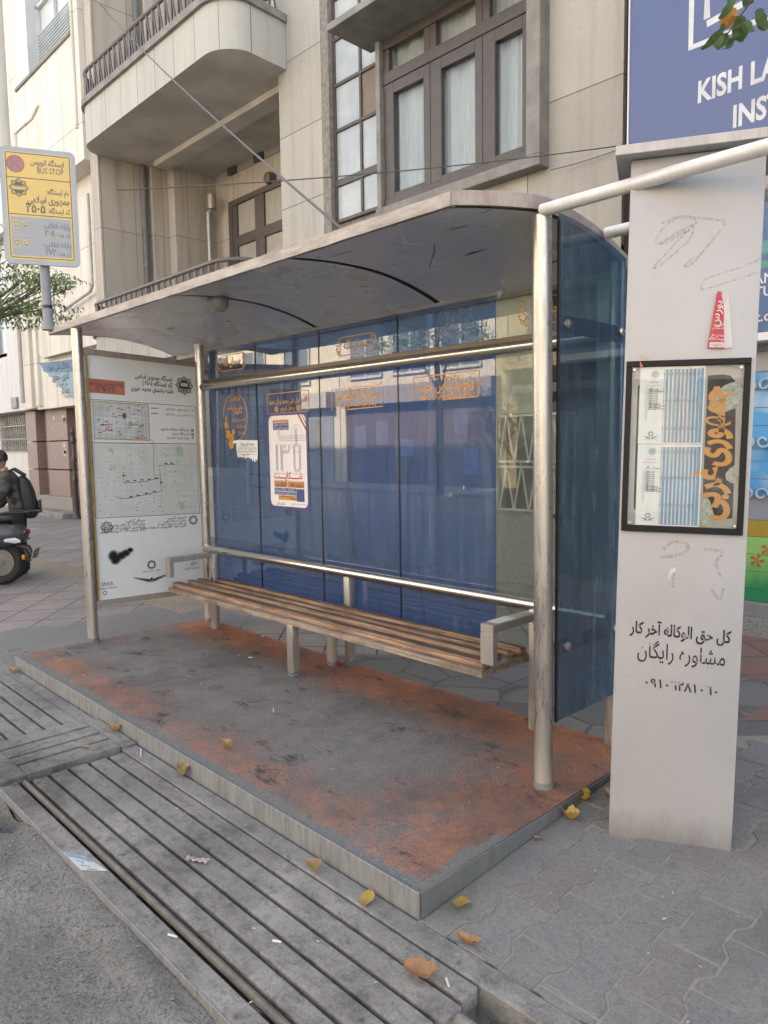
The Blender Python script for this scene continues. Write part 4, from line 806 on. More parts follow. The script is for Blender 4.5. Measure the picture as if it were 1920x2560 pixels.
tc.box(.008, .424, -.016, 0, 1.862, 1.884, .002); tc.box(.008, .424, -.016, 0, 1.256, 1.279, .002); tc.box(.008, .029, -.0155, 0, 1.2795, 1.8615, .002); tc.box(.403, .424, -.0155, 0, 1.2795, 1.8615, .002)
fr = tc.build('timetable_frame', plain('black_frame', (.012, .013, .014), .5, var=.35, scale=9, bump=.05, spec=.2), t, local=True)
def inkp(b, name, m, par=fr): return b.build(name, m, par, local=True)
b = Ink(pl, .004); b.rect(.029, .403, 1.279, 1.862); inkp(b, 'backing', plain('backing_grey', (.36, .35, .33), .5, var=.2))
b = Ink(pl, .0046); b.poly(rrect(.050, .075, 1.335, 1.80, .01)); b.poly([(.286, 1.826), (.335, 1.829), (.36, 1.823), (.378, 1.80), (.386, 1.56), (.388, 1.316), (.333, 1.309), (.31, 1.38), (.286, 1.40)]); inkp(b, 'dark_card', plain('black_card', (.014, .015, .016), .5, var=.3, bump=0, spec=.25))
def m_rock():
    g = G('marbled_paper'); x, y, z = g.sep(g.pos()); w = g.noise(38, 5, .7, dist=2.5); c = g.mix(g.ramp(w, .42, .62), (.40, .42, .36), (.20, .23, .19)); return g.end(g.pbr(c, .6))
b = Ink(pl, .0052); b.poly([(.293, 1.729), (.325, 1.775), (.342, 1.791), (.37, 1.801), (.403, 1.803), (.402, 1.718), (.323, 1.685)]); b.poly([(.357, 1.474), (.372, 1.497), (.397, 1.512), (.403, 1.50), (.404, 1.46), (.394, 1.447), (.38, 1.442), (.362, 1.455)]); b.poly([(.298, 1.408), (.312, 1.36), (.33, 1.309), (.328, 1.289), (.318, 1.283), (.281, 1.282), (.279, 1.36), (.286, 1.40)]); inkp(b, 'marbled_card', m_rock())
for z0, z1, s0 in ((1.582, 1.861, .057), (1.280, 1.580, .058)):
    b = Ink(pl, .006); b.rect(s0, .278, z0, z1); pp = inkp(b, 'timetable_sheet', plain('sheet_paper', (.72, .74, .74), .6, bump=0, var=.06))
    x0, x1 = .140, .272
    b = Ink(pl, .0066); b.rect(x1 - .010, x1, z0 + .004, z1 - .008)
    for k in range(9): b.rect(x0 + .006 + .0132 * k, x0 + .0126 + .0132 * k, z0 + .004, z1 - .010)
    b.build('blue_columns', plain('table_blue', (.17, .38, .60), .6, bump=0), pp, local=True)
    b = Ink(pl, .0066); b.star(.109, z1 - .026, .014, .003); b.disc(.109, z1 - .026, .010); b.disc(.096, z1 - .083, .004)
    b.build('faded_emblem', plain('pale_blue_print', (.33, .45, .50), .6, bump=0), pp, local=True)
    b = Ink(pl, .0072)
    for k in range(11): b.line([(x0 + .0132 * k, z0 + .004), (x0 + .0132 * k, z1 - .010)], .0008)
    for k in range(46): z = z0 + .006 + (z1 - z0 - .016) * k / 45; b.line([(x0, z), (x1, z)], .0006)
    for zc in (z1 - .02, z1 - .115, z1 - .215):
        for k in range(9): b.text('۶:۲۰', x0 + .006 + .0138 * k, zc - .008, .011, 'c', .01, 90)
    b.text(fa('برنامه زمانبندی'), .105, z1 - .056, .014, 'c', .01, width=.03); b.text(fa('خط ۲۷۲ جمهوری غربی - پایانه آزادی'), .104, z1 - .068, .012, 'c', .01, width=.052); b.text(fa('مبدا:'), .13, z1 - .090, .012); b.text(fa('روزهای کاری'), .108, z1 - .090, .010)
    for k in range(14): b.rbox(.079, .0845, z0 + .085 + .0085 * k, z0 + .0925 + .0085 * k, .0007)
    for k in range(10): b.text(fa('ایستگاه'), .0875, z0 + .125 + .008 * k, .011, 'l', .01, 0)
    for k in range(4): b.text(fa('جمعه ها'), .127 - (k % 2) * .014, z0 + .125 + .006 * k, .012)
    b.star(.101, z0 + .036, .0095, .0016); b.ring(.101, z0 + .036, .006, .0012)
    for s_ in (-1, 1):
        for k in range(3): b.line([(.101 + s_ * .003, z0 + .023 - .002 * k), (.101 + s_ * (.024 - .005 * k), z0 + .028 - .003 * k)], .0014)
    b.line([(.080, z0 + .017), (.122, z0 + .017)], .0008)
    b.build('lettering', I_DK, pp, local=True)
b = Ink(pl, .0078); M_OCH = plain('ochre_lettering', (.50, .24, .035), .45, bump=0, var=.1)
b.text(fa('جمهوری'), .342, 1.645, .135, 'c', .042, 90, width=.285); b.text(fa('غربی'), .342, 1.405, .135, 'c', .042, 90, width=.195); inkp(b, 'lettering', M_OCH)
b = MB(); b.box(.0295, .4025, -.0125, -.0105, 1.2795, 1.8615); b.build('cover_glass', m_glass('timetable_perspex', (.95, .96, .95), (.5, .5, .48), .035, (.55, .55, .53), .05, .8), fr, local=True)
for s_, z in ((.037, 1.852), (.393, 1.851), (.396, 1.288), (.038, 1.288)):
    b = MB(); b.lathe([(.001, .0035), (.0055, .003), (.0065, 0)], (s_, -.0125, z), 12, 'y'); b.v = [(x, -.0125 - (y + .0125), z_) for x, y, z_ in b.v]; b.build('screw', M_STEEL, fr, True, True)
def m_stencil(name, col, lo, hi, sc):
    g = G(name); k = g.ramp(g.noise(sc, 5, .7), lo, hi); tr_ = g.n('ShaderNodeBsdfTransparent'); m_ = g.n('ShaderNodeMixShader'); g.put(m_.inputs[0], k); g.t.links.new(tr_.outputs[0], m_.inputs[1]); g.t.links.new(g.pbr(col, .8), m_.inputs[2]); return g.end(m_.outputs[0])
M_STEN = m_stencil('sprayed_stencil', (.022, .022, .022), .34, .50, 26)
b = Ink(pl, .0008)
b.text(fa('کل حق الوکاله آخر کار'), .228, .862, .088, 'c', .028, -1.5, width=.352); b.text(fa('مشاوره رایگان'), .235, .772, .085, 'c', .006, -1, width=.305)
for i, ch in enumerate('۰۹۱۰٦۲۸۱۰٦۰'): b.text(ch, .120 + .0242 * i, .663 - .0009 * i, .046, 'c', .024)
b.build('lettering', M_STEN, t, local=True)
M_SCRB = m_stencil('faded_scribble', (.375, .355, .28), .40, .95, 90)
b = Ink(pl, .0008)
b.line(smooth([(.11, 2.369), (.157, 2.385), (.208, 2.385), (.224, 2.367), (.219, 2.357), (.16, 2.33), (.108, 2.299), (.092, 2.306), (.121, 2.357), (.18, 2.38), (.299, 2.364), (.315, 2.341), (.26, 2.27), (.215, 2.218), (.194, 2.215), (.22, 2.24)]), .0085)
b.line(smooth([(.224, 2.36), (.15, 2.31), (.10, 2.30), (.2, 2.335), (.185, 2.323), (.095, 2.224), (.111, 2.223), (.201, 2.3), (.22, 2.35)]), .0075); b.line(smooth([(.441, 2.264), (.424, 2.214), (.268, 2.165), (.254, 2.134), (.274, 2.132), (.435, 2.176)]), .0045)
b.line(smooth([(.16, 1.19), (.19, 1.22), (.24, 1.215), (.23, 1.18), (.15, 1.16)]), .012); b.line(smooth([(.30, 1.2), (.36, 1.19), (.34, 1.15), (.36, 1.10)]), .010); b.line(smooth([(.20, 1.12), (.198, 1.05)]), .0085); b.line(smooth([(.37, 1.06), (.36, 1.02), (.33, 1.05)]), .01)
b.build('scribble', M_SCRB, t, local=True)
b = Ink(pl, .001); b.poly([(.185, 1.115), (.205, 1.128), (.208, 1.112), (.193, 1.10), (.186, 1.085), (.19, 1.075), (.181, 1.085)]); b.build('chipped_paint', I_WHT, t, local=True)
b = Ink(pl, .017); b.poly([(.052, 1.905), (.072, 1.905), (.073, 1.886), (.054, 1.884)]); b.build('tape', plain('masking_tape', (.44, .40, .33), .7, bump=0), t, local=True)
b = Ink(pl, .0172); b.poly([(.054, 1.884), (.056, 1.882), (.066, 1.863), (.056, 1.861)]); b.build('torn_flyer_scrap', plain('scrap_red', (.5, .12, .10), .6, bump=0), t, local=True)
# red flyer taped on the pillar
wp = Matrix.Translation(t.location) @ Mp
fb_ = lambda s_, z, o: wp @ Vector((s_, o, z))
ft = thing('flyer', 'red and white folded flyer pasted high on the light grey pillar', 'flyer', tuple(fb_(.32, 1.92, 0)))
rg = Board(fb_(.279, 1.921, -.003), fb_(.335, 1.918, -.006), fb_(.325, 2.118, -.003), fb_(.305, 2.118, -.002), Mp @ Vector((0, -1, 0)))
b = Ink(rg, 0); b.grid(4, 6, lambda u, v: rg.at(rg.W * u, rg.H * v, .004 * math.sin(u * 3 + v * 2))); b.build('red_face', plain('flyer_red', (.47, .022, .055), .4, bump=0), ft)
r2 = Board(fb_(.335, 1.918, -.006), fb_(.362, 1.922, -.001), fb_(.340, 2.118, -.001), fb_(.325, 2.118, -.003), Mp @ Vector((0, -1, 0)))
b = Ink(r2, 0); b.grid(3, 6, lambda u, v: r2.at(r2.W * u, r2.H * v, .003 * math.sin(u * 3 - v * 3))); b.build('white_face', plain('flyer_white', (.55, .53, .55), .5, bump=0), ft)
b = Ink(rg, .0065); b.text(fa('بورس'), rg.W * .62, rg.H * .60, .040, 'c', .02, 84); b.text(fa('مطرح'), rg.W * .6, rg.H * .21, .016, 'c', .02); b.text(fa('و پیشنهاد'), rg.W * .55, rg.H * .15, .013, 'c', .02); b.text(fa('خدمات'), rg.W * .6, rg.H * .34, .013, 'c', .02); b.text(fa('قیمت'), rg.W * .6, rg.H * .40, .013, 'c', .02); b.rect(rg.W * .1, rg.W * .98, rg.H * .02, rg.H * .11); b.build('lettering', plain('flyer_print', (.58, .55, .53), .5, bump=0), ft)
b = Ink(rg, .0072); b.text('۶۶۹۵۲۷۰۰', rg.W * .54, rg.H * .035, .017, 'c', .02, width=rg.W * .8); b.build('lettering', I_RED, ft)

# ================================================================== THE BUS STOP SIGN (stands on the roof corner)
t = thing('bus_stop_sign', 'yellow and grey bus stop sign on a short pole above the roof corner', 'sign', (-4.30, -.43, 2.44))
b = MB(); b.tube([(-4.290, -.43, 2.435), (-4.290, -.43, 2.50)], [.05, .046], 16); b.tube([(-4.290, -.43, 2.45), (-4.312, -.43, 3.0), (-4.312, -.43, 3.6)], .036, 18); b.build('pole', plain('grey_sign_paint', (.22, .24, .255), .5, var=.15), t, True)
b = MB(); b.tube([(-4.2955, -.43, 2.60), (-4.296, -.43, 2.625)], .0385, 18); b.build('clamp_band', M_BLACK, t, True)
b = MB(); b.tube([(-4.265, -.39, 2.7), (-4.25, -.39, 2.55), (-4.22, -.39, 2.475), (-4.1, -.38, 2.462)], .006, 6); b.build('sign_cable', plain('grey_cable', (.25, .25, .25), .6, bump=0), t)
ca, sa = math.cos(rad(65)), math.sin(rad(65)); sd_ = Vector((ca, sa, 0)); sn = Vector((sa, -ca, 0)); so = Vector((-4.30, -.43, 0))
sp = lambda s_, z, o=0.0: so + sd_ * s_ + Vector((0, 0, z)) + sn * o
def sprism(bb, x0, x1, z0, z1, r, o0, o1): bb.prism(rrect(x0, x1, z0, z1, r, 6), lambda x, z: sp(x, z, o0), lambda x, z: sp(x, z, o1))
b = MB(); sprism(b, -.268, .262, 2.920, 3.783, .045, .042, .062); brd = b.build('sign_board', plain('grey_board_paint', (.33, .37, .39), .5, var=.12), t)
bo = Board(sp(-.235, 2.955, .0622), sp(.230, 2.955, .0622), sp(.230, 3.750, .0622), sp(-.235, 3.750, .0622), sn); bw, bh = bo.W, bo.H
b = Ink(bo, 0); b.poly(rrect(0, bw, 0, bh, .02)); b.build('yellow_face', plain('faded_glare_yellow', (.60, .44, .14), .45, bump=0, var=.08), brd)  # faded yellow, lightened further with lens glare put into the colour
b = Ink(bo, .0006); b.rect(.022, bw - .022, .028, .318); b.build('grey_face', plain('faded_grey_face', (.30, .325, .34), .5, bump=0, var=.06), brd)
b = Ink(bo, .001); b.rbox(.010, bw - .010, .014, bh - .010, .006, .012); b.line([(.01, bh - .19), (bw - .01, bh - .19)], .006); b.line([(.01, .335), (bw - .01, .335)], .006)
b.text(fa('ایستگاه اتوبوس'), bw - .05, bh - .085, .082, 'r', .02, width=.235); b.text('BUS STOP', bw - .055, bh - .145, .062, 'r', .006, width=.185)
b.text(fa('نام ایستگاه:'), bw - .025, bh - .295, .062, 'r', .02, width=.155); b.text(fa('جمهوری اسلامی'), bw - .02, bh - .365, .088, 'r', .025, width=.30); b.text(fa('کد ایستگاه:'), bw - .022, bh - .435, .062, 'r', .02, width=.155); b.text('۴۵۰۵', bw - .265, bh - .44, .098, 'c', .03, width=.135)
b.star(.09, bh - .265, .068, .006); b.star(.09, bh - .265, .058, .005); b.disc(.09, bh - .265, .043); b.build('lettering', plain('sign_dark_print', (.11, .11, .10), .5, bump=0), brd)
b = Ink(bo, .0016); b.rect(.047, .133, bh - .283, bh - .248); b.build('emblem_band', plain('faded_glare_yellow', (.52, .37, .10)), brd)
b = Ink(bo, .0022); b.rbox(.050, .130, bh - .280, bh - .251, .004)
for k in range(4): b.rect(.064 + .015 * k, .076 + .015 * k, bh - .262, bh - .257)
b.build('emblem_bus', plain('sign_dark_print', (.085, .085, .08)), brd)
b = Ink(bo, .0014)
for k, (y, n_) in enumerate(((.245, '۲۶۸'), (.105, '۲۷۲'))): b.text(fa('پایانه انقلاب'), bw - .03, y, .066, 'r', .015, width=.185); b.text(fa('کد خط:') , bw - .03, y - .063, .062, 'r', .015, width=.095); b.text(n_, bw - .175, y - .063, .07, 'c', .02, width=.075)
b.build('lettering', plain('sign_grey_print', (.14, .15, .155), .5, bump=0), brd)
b = Ink(bo, .0014); b.line([(.022, .178), (bw - .022, .178)], .004)
for y in (.245, .105):
    for x in (.035, .10): b.rect(x, x + .042, y - .005, y + .045)
    b.rect(.035, .078, y - .018, y - .012)
b.build('route_icons', plain('pale_yellow_print', (.50, .44, .20), .5, bump=0), brd)
b = Ink(bo, .002)
for y in (.245, .105):
    b.ring(.056, y + .018, .014, .005, .016, 12, 0, 180); b.rect(.042, .070, y, y + .006); b.rbox(.108, .134, y + .008, y + .030, .004); b.rect(.112, .130, y + .001, y + .006)
b.build('icon_lines', plain('sign_grey_print', (.14, .15, .155)), brd)
b = Ink(bo, .0014); b.disc(.075, bh - .092, .064, None, 32); b.build('no_stopping_mark', plain('faded_sign_red', (.42, .135, .09), .5, bump=0), brd)
b = Ink(bo, .002)
for k in range(4):
    a0 = 45 + 90 * k; pts = [(.075 + .052 * math.cos(rad(a)), bh - .092 + .052 * math.sin(rad(a))) for a in [a0 - 33 + 66 * i / 6 for i in range(7)]]; pts = [(.075 + .052 * math.cos(rad(a + 45)), bh - .092 + .052 * math.sin(rad(a + 45))) for a in [a0 - 33 + 66 * i / 6 for i in range(7)]]
    b.poly([(.075 + .012 * math.cos(rad(a0 + 45)), bh - .092 + .012 * math.sin(rad(a0 + 45)))] + pts)
b.build('no_stopping_field', plain('faded_sign_blue', (.20, .215, .26), .5, bump=0), brd)
# cables
def cable(p, q_, sag, r, label):
    p, q_ = Vector(p), Vector(q_); bb = MB(); bb.tube([p.lerp(q_, i / 14) - Vector((0, 0, sag * 4 * (i / 14) * (1 - i / 14))) for i in range(15)], r, 6)
    tag(bb.build('cable', plain('dull_cable', (.085, .085, .08), .6, bump=0), smooth=True), label, 'cable')
cable((-.90, -.25, 2.475), (-12.2, 3.6, 9.80), .10, .007, 'grey cable slanting from the shelter roof up past the balcony')
cable((-4.07, .08, 3.555), (-1.70, 3.795, 4.175), .05, .005, 'thin dark cable strung from the bus stop sign across the windows')
cable((-2.42, 3.72, 4.135), (-1.66, 3.78, 4.152), .015, .004, 'short thin cable under the corner of the brown window')
b = MB(); b.lathe([(.032, 0), (.040, .085), (.036, .085), (.030, .006)], (-2.10, -.20, 2.452), 18); tag(b.build('cup', plain('cup_white', (.6, .6, .58), .6, bump=0), smooth=True), 'white paper cup standing on the shelter roof edge', 'cup')

# ================================================================== THE BUILDINGS
FY = 3.80; TOP = 15.5
AB = thing('apartment_building', 'beige stone apartment building with brown windows and a rounded balcony behind the shelter', 'building', (-5, FY, 0))
b = MB()
b.box(-6.90, -5.98, FY, 9, 3.3, TOP)                                   # pier
b.box(-2.50, -1.715, FY, 9, 0, TOP); b.box(-4.80, -2.5, FY, 9, 6.285, TOP); b.box(-4.80, -2.5, FY, 9, 3.3, 4.22)
b.build('wall', M_STONE, AB)
b = MB(); b.box(-5.98, -5.83, FY + .004, 9, 3.3, TOP); b.box(-5.83, -4.80, FY + .12, 9, 3.3, 4.42); b.build('flaking_reveal', plain('flaking_plaster', (.24, .225, .19), .9, var=.45, scale=16, bscale=30, bump=.4), AB)
b = MB(); b.box(-4.80, -4.795, FY + .001, FY + .3, 4.42, TOP); b.build('reveal', M_STONE, AB)
b = MB()                                                               # ground floor behind the glass
b.box(-11.3, -9.6, FY, 9, 0, 3.3); b.box(-9.6, -8.0, FY, 9, 0, 1.16); b.box(-9.6, -8, FY, 9, 2.75, 3.3); b.box(-8.0, -5.6, FY, 9, 0, 3.3); b.box(-5.6, -4.2, FY, 9, 2.6, 3.3); b.box(-4.2, -3.10, FY, 9, 0, 3.3); b.box(-3.10, -1.95, FY, 9, 0, .78); b.box(-3.10, -1.95, FY, 9, 1.80, 3.3); b.box(-1.95, -1.715, FY + .001, 9, 0, 3.3)
b.build('ground_floor_wall', plain('greenish_plaster', (.29, .285, .235), .88, var=.25, scale=2.5, bscale=24), AB)
b = MB(); b.box(-11.3, -5.62, FY - .03, FY, 0, 1.02, .004); b.box(-4.18, -1.72, FY - .03, FY, 0, .72, .004); b.build('plinth', plain('pebbledash_plinth', (.26, .26, .225), .95, var=.35, scale=30, bump=.6, bscale=90), AB)
b = MB(); b.box(-11.3, -1.72, FY - .10, FY, 3.02, 3.16, .01); b.build('string_course', M_COPE, AB)
for k in range(4): b = MB(); b.box(-5.6 + .352 * k, -5.6 + .352 * k + .345, FY + .06, FY + .09, 0.02, 2.6); b.build('door_leaf', plain('grey_blue_door', (.16, .19, .22), .5, var=.2), AB)
wn_ = MB(); wn_.box(-3.10, -1.95, FY + .10, FY + .12, .78, 1.80); w = wn_.build('grille_window', plain('dusty_pane', (.10, .105, .095), .25, var=.3), AB)
b = MB(); V_ = lambda a, c, r=.011: b.bar(a, c, r * 2, r * 2, (0, 1, 0))
y = FY - .045
for z in (.79, 1.245, 1.30, 1.78): V_((-3.10, y, z), (-1.95, y, z))
for x in (-3.10, -1.95): V_((x, y, .78), (x, y, 1.79))
for k in range(6):
    x = -3.06 + .19 * k
    for z0, z1 in ((.80, 1.24), (1.31, 1.77)): V_((x, y - .006, z0), (x + .085, y - .006, z1), .008); V_((x + .085, y + .008, z1), (x + .17, y + .008, z0), .008)
b.tube([(-2.82 + .035 * math.cos(a * .6283), y - .012, 1.272 + .035 * math.sin(a * .6283)) for a in range(11)], .006, 6)
b.build('grille', plain('pale_grille_paint', (.42, .42, .37), .6, var=.2), w)
wn_ = MB(); wn_.box(-9.6, -8.0, FY + .10, FY + .12, 1.16, 2.75); w = wn_.build('ground_floor_window', plain('dusty_pane', (.10, .105, .095)), AB)
b = MB(); [b.box(-9.6 + .2 * k, -9.585 + .2 * k, FY - .03, FY - .015, 1.16, 2.75) for k in range(9)]; b.build('window_bars', M_IRON, w)
b = MB(); b.box(-7.3, -6.75, FY - .16, FY, 1.35, 2.15, .01); b.build('utility_box', plain('grey_utility_box', (.10, .11, .12), .5, var=.3), AB)
b = MB(); b.box(-6.5, -6.15, FY - .10, FY, 1.45, 1.85, .01); b.build('meter_box', plain('dark_meter_box', (.05, .055, .06), .5, var=.3), AB)
b = MB(); b.tube([(-6.95, FY - .05, 2.15), (-6.95, FY - .05, 3.0)], .03, 8); b.tube([(-7.9, FY - .03, .6), (-7.9, FY - .03, 3.0)], .04, 8); b.tube([(-4.05, FY - .03, 0.1), (-4.05, FY - .03, 3.0)], .05, 8); b.build('conduit', plain('pale_conduit', (.4, .39, .36)), AB, True)
for x, z, w_, h_ in ((-5.5, 1.45, .21, .3), (-5.1, 1.5, .21, .3), (-4.75, 1.35, .3, .21), (-3.75, 1.6, .21, .3), (-3.6, 1.15, .21, .3), (-8.0 + .2, 1.9, .3, .4)):
    b = MB(); b.box(x, x + w_, FY - .004 if x > -4.2 or x < -5.6 else FY + .055, FY - .001 if x > -4.2 or x < -5.6 else FY + .059, z, z + h_); b.build('pasted_paper', plain('pasted_paper', (.42, .43, .44), .8, bump=0, var=.3, scale=14), AB)
# main casement window with its cement casing and canopy
W1 = MB(); W1.box(-2.655, -2.495, FY - .17, FY, 4.30, 6.285, .006); W1.box(-4.81, -2.495, FY - .171, FY, 4.19, 4.30, .006); W1.box(-4.81, -4.74, FY - .14, FY + .06, 4.301, 6.20, .004)
W1 = W1.build('window_casing', M_COPE, AB)
b = MB(); b.box(-5.02, -2.35, 3.10, FY, 6.205, 6.285, .006); b.build('canopy', M_COPE, AB)
WN = MB(); xs = [(-4.73, -3.995), (-3.99, -3.26), (-3.255, -2.66)]
zt0, zt1, zb, zm = 5.87, 6.06, 4.46, 5.56
yb, yf_ = FY - .02, FY - .085
WN.box(-4.735, -2.66, yf_ - .01, yb, 4.305, 4.40, .004); WN.box(-4.735, -2.66, yf_ - .01, yb, 6.09, 6.20, .004); WN.box(-4.735, -2.66, yf_ - .012, yb, 5.70, 5.83, .006)
for a, c in xs:
    WN.box(a, a + .16, yf_, yb + .001, 4.4005, 5.6995, .006); WN.box(c - .10, c, yf_, yb + .001, 4.4005, 5.6995, .006); WN.box(a + .1605, c - .1005, yf_ + .002, yb + .001, 4.4005, 4.455, .004); WN.box(a + .1605, c - .1005, yf_ + .002, yb + .001, 5.575, 5.6995, .004)
    WN.box(a, a + .09, yf_ + .003, yb, 5.8305, 6.0895, .004); WN.box(c - .09, c, yf_ + .003, yb, 5.8305, 6.0895, .004)
WN = WN.build('window', M_BROWN, AB)
for a, c in xs:
    for x0, x1, z0, z1 in ((a + .155, c - .095, 4.45, 5.58), (a + .085, c - .085, 5.825, 6.095)):
        b = MB(); b.box(x0, x1, FY - .035, FY - .030, z0, z1); b.build('pane', M_WIN, WN)
b = MB(); b.grid(150, 4, lambda u, v: (-4.7 + 2.03 * u, FY + .05 + .018 * math.sin(u * 62 + 2 * math.sin(u * 17)) + .008 * math.sin(u * 190), 4.35 + 1.8 * v)); b.build('curtain', M_CURT, WN, True)
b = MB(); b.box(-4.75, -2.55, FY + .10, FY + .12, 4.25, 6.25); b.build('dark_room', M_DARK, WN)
# tall stairwell glazing
zr = [4.42, 4.90, 5.555, 6.12, 6.68, 7.17, 7.75, 8.3, 8.9, 9.5, 10.1, 10.7, 11.3, 11.9, 12.5, 13.1, 13.7, TOP]
ST = MB(); yg = FY + .10
for i, z in enumerate(zr): ST.box(-5.83, -4.802, yg - .03, yg + .03, z - (.045 if i == 1 else .022), z + (.045 if i == 1 else .022), .004)
for x in (-5.83, -5.335, -4.84): ST.box(x, x + .04, yg - .027, yg + .027, zr[0] + .03, TOP, .003)
ST = ST.build('stair_window', M_BROWN, AB)
M_CARD = plain('brown_board_pane', (.20, .165, .125), .7, var=.3, scale=5, stretch=(6, 1, 1))
for i in range(len(zr) - 1):
    for x0, x1 in ((-5.80, -5.33), (-5.30, -4.83)):
        b = MB(); b.box(x0, x1, yg - .004, yg + .004, zr[i] + .02, zr[i + 1] - .02); o = b.build('pane', M_CARD if (i == 2 and x0 > -5.5) else M_WIRED, ST)
# recessed loggias: back wall, side walls, slab, beam
b = MB(); b.box(-10.90, -6.90, 5.2, 9, 3.3, TOP); b.build('recess_back_wall', M_SHADE, AB)
b = MB(); b.box(-11.6, -11.30, 3.10, 4.02, 3.3, TOP); b.box(-11.6, -11.15, 4.02, 4.34, 3.3, TOP, .01); b.box(-11.6, -10.90, 4.34, 9, 3.3, TOP); b.build('recess_side_wall', M_SHADE, AB)
b = MB(); b.tube([(-11.22, 3.90, 3.3), (-11.22, 3.90, TOP)], .055, 12); b.build('drain_pipe', plain('lead_grey_pipe', (.15, .15, .145), .6, var=.3), AB, True)
b = MB(); b.tube([(-10.75, 4.95, 4.0), (-10.75, 4.95, 5.9)], .05, 12); b.tube([(-10.75, 4.95, 5.75), (-10.95, 4.95, 5.85), (-10.95, 4.95, 6.12)], .045, 12); b.tube([(-10.62, 4.95, 5.92), (-10.62, 4.95, 6.18)], .085, 14); b.tube([(-10.75, 4.95, 5.88), (-10.62, 4.95, 5.92)], .04, 10); b.build('vent_pipe', plain('zinc_flue', (.36, .35, .32), .4, .5, var=.25), AB, True)
b = MB(); b.lathe([(.005, -.16), (.09, -.14), (.11, -.07), (.10, 0)], (-9.02, 5.2, 6.10), 16, 'y'); b.build('wall_lamp', M_IRON, AB, True)
for z0 in (4.0, 7.1):
    d = MB(); d.box(-10.36, -10.24, 5.13, 5.2, z0 - .6, z0 + 2.02, .004); d.box(-10.2395, -6.95, 5.131, 5.2, z0 + 1.92, z0 + 2.0195, .004); d.box(-10.2395, -6.95, 5.14, 5.2, z0 + 1.18, z0 + 1.36, .004)
    for x in (-10.239, -9.52, -9.38, -8.7, -8.56, -7.85): d.box(x, x + .14, 5.142, 5.199, z0 - .6, z0 + 1.9195, .004)
    d = d.build('balcony_door', M_BROWN, AB)
    b = MB(); b.box(-10.2, -7.0, 5.18, 5.186, z0 - .6, z0 + 1.95); b.build('pane', plain('curtained_pane', (.36, .34, .29), .2, var=.2, scale=6, stretch=(5, 1, .4)), d)
def arc(cx, cy, r, a0, a1, n=8): return [(cx + r * math.cos(rad(a0 + (a1 - a0) * i / n)), cy + r * math.sin(rad(a0 + (a1 - a0) * i / n))) for i in range(n + 1)]
def balcony(zb_, zt_, deep, lab):
    def outl(o): return [(-11.30 - o * .3, 3.7)] + arc(-10.85 - o * .0, 3.25, .48 + o, 180, 270) + arc(-7.12, 3.25, .48 + o, 270, 345) + [(-6.70 + o * .6, 3.7985)]
    B_ = MB(); P = outl(0); pin = [(-11.2, 5.2)] + P + [(-6.905, 3.7985), (-6.905, 5.2)]
    n = len(P); B_.add([(x, y, zb_) for x, y in P] + [(x, y, zt_) for x, y in P], [[i, i + 1, n + i + 1, n + i] for i in range(n - 1)])
    f = B_.build('balcony', M_STONEB, AB, True); f['label'] = lab
    s_ = MB(); s_.add([(x, y, zb_ + .0) for x, y in pin], [list(range(len(pin)))]); s_.add([(x, y, zt_ - .25) for x, y in pin], [list(range(len(pin)))]); s_.box(-10.9, -6.905, 3.95, 4.25, zb_ - .10, zb_ - .002, .005); s_.build('balcony_soffit', M_SOFF, f)
    c = MB(); Po, Pi = outl(.055), outl(-.12)
    c.add([(x, y, zt_) for x, y in Po] + [(x, y, zt_ + .10) for x, y in Po] + [(x, y, zt_ + .11) for x, y in Pi] + [(x, y, zt_) for x, y in Pi], [[k * n + i, k * n + i + 1, ((k + 1) % 4) * n + i + 1, ((k + 1) % 4) * n + i] for k in range(4) for i in range(n - 1)]); c.build('coping', M_COPE, f, True)
    r = MB(); Q = outl(-.02)[1:]; seg = []; L = [0]
    for a, e_ in zip(Q, Q[1:]): L.append(L[-1] + math.dist(a, e_))
    def along(s_):
        for i in range(len(Q) - 1):
            if s_ <= L[i + 1]: t_ = (s_ - L[i]) / max(L[i + 1] - L[i], 1e-6); return (Q[i][0] + (Q[i + 1][0] - Q[i][0]) * t_, Q[i][1] + (Q[i + 1][1] - Q[i][1]) * t_)
        return Q[-1]
    hz = zt_ + .56; base = zt_ + .10
    r.tube([(*along(.02), base), (*along(.02), hz - .12), (*along(.06), hz - .03), (*along(.16), hz)] + [(*along(.16 + (L[-1] - .2) * i / 40), hz) for i in range(1, 41)], .032, 8)
    N = 30
    for i in range(N):
        s0 = .12 + (L[-1] - .2) * i / N; s1 = .12 + (L[-1] - .2) * (i + .62) / N; a, e_ = along(s0), along(s1)
        r.bar((*a, base), (*a, hz), .028, .028, (1, 0, 0)); r.bar((*a, hz), (*e_, base), .02, .02, (1, .3, 0))
    r.build('railing', M_IRON, f)
balcony(6.62, 7.22, 1, 'upper rounded balcony')
balcony(2.84, 3.42, 1, 'lower rounded balcony')
# slot between the two buildings: solid block, its shade put into the colour
b = MB(); b.box(-1.713, -1.30, FY + .05, 9, 0, TOP); b.build('gap_shade_block', plain('gap_shade_block', (.035, .033, .032), .9), AB)

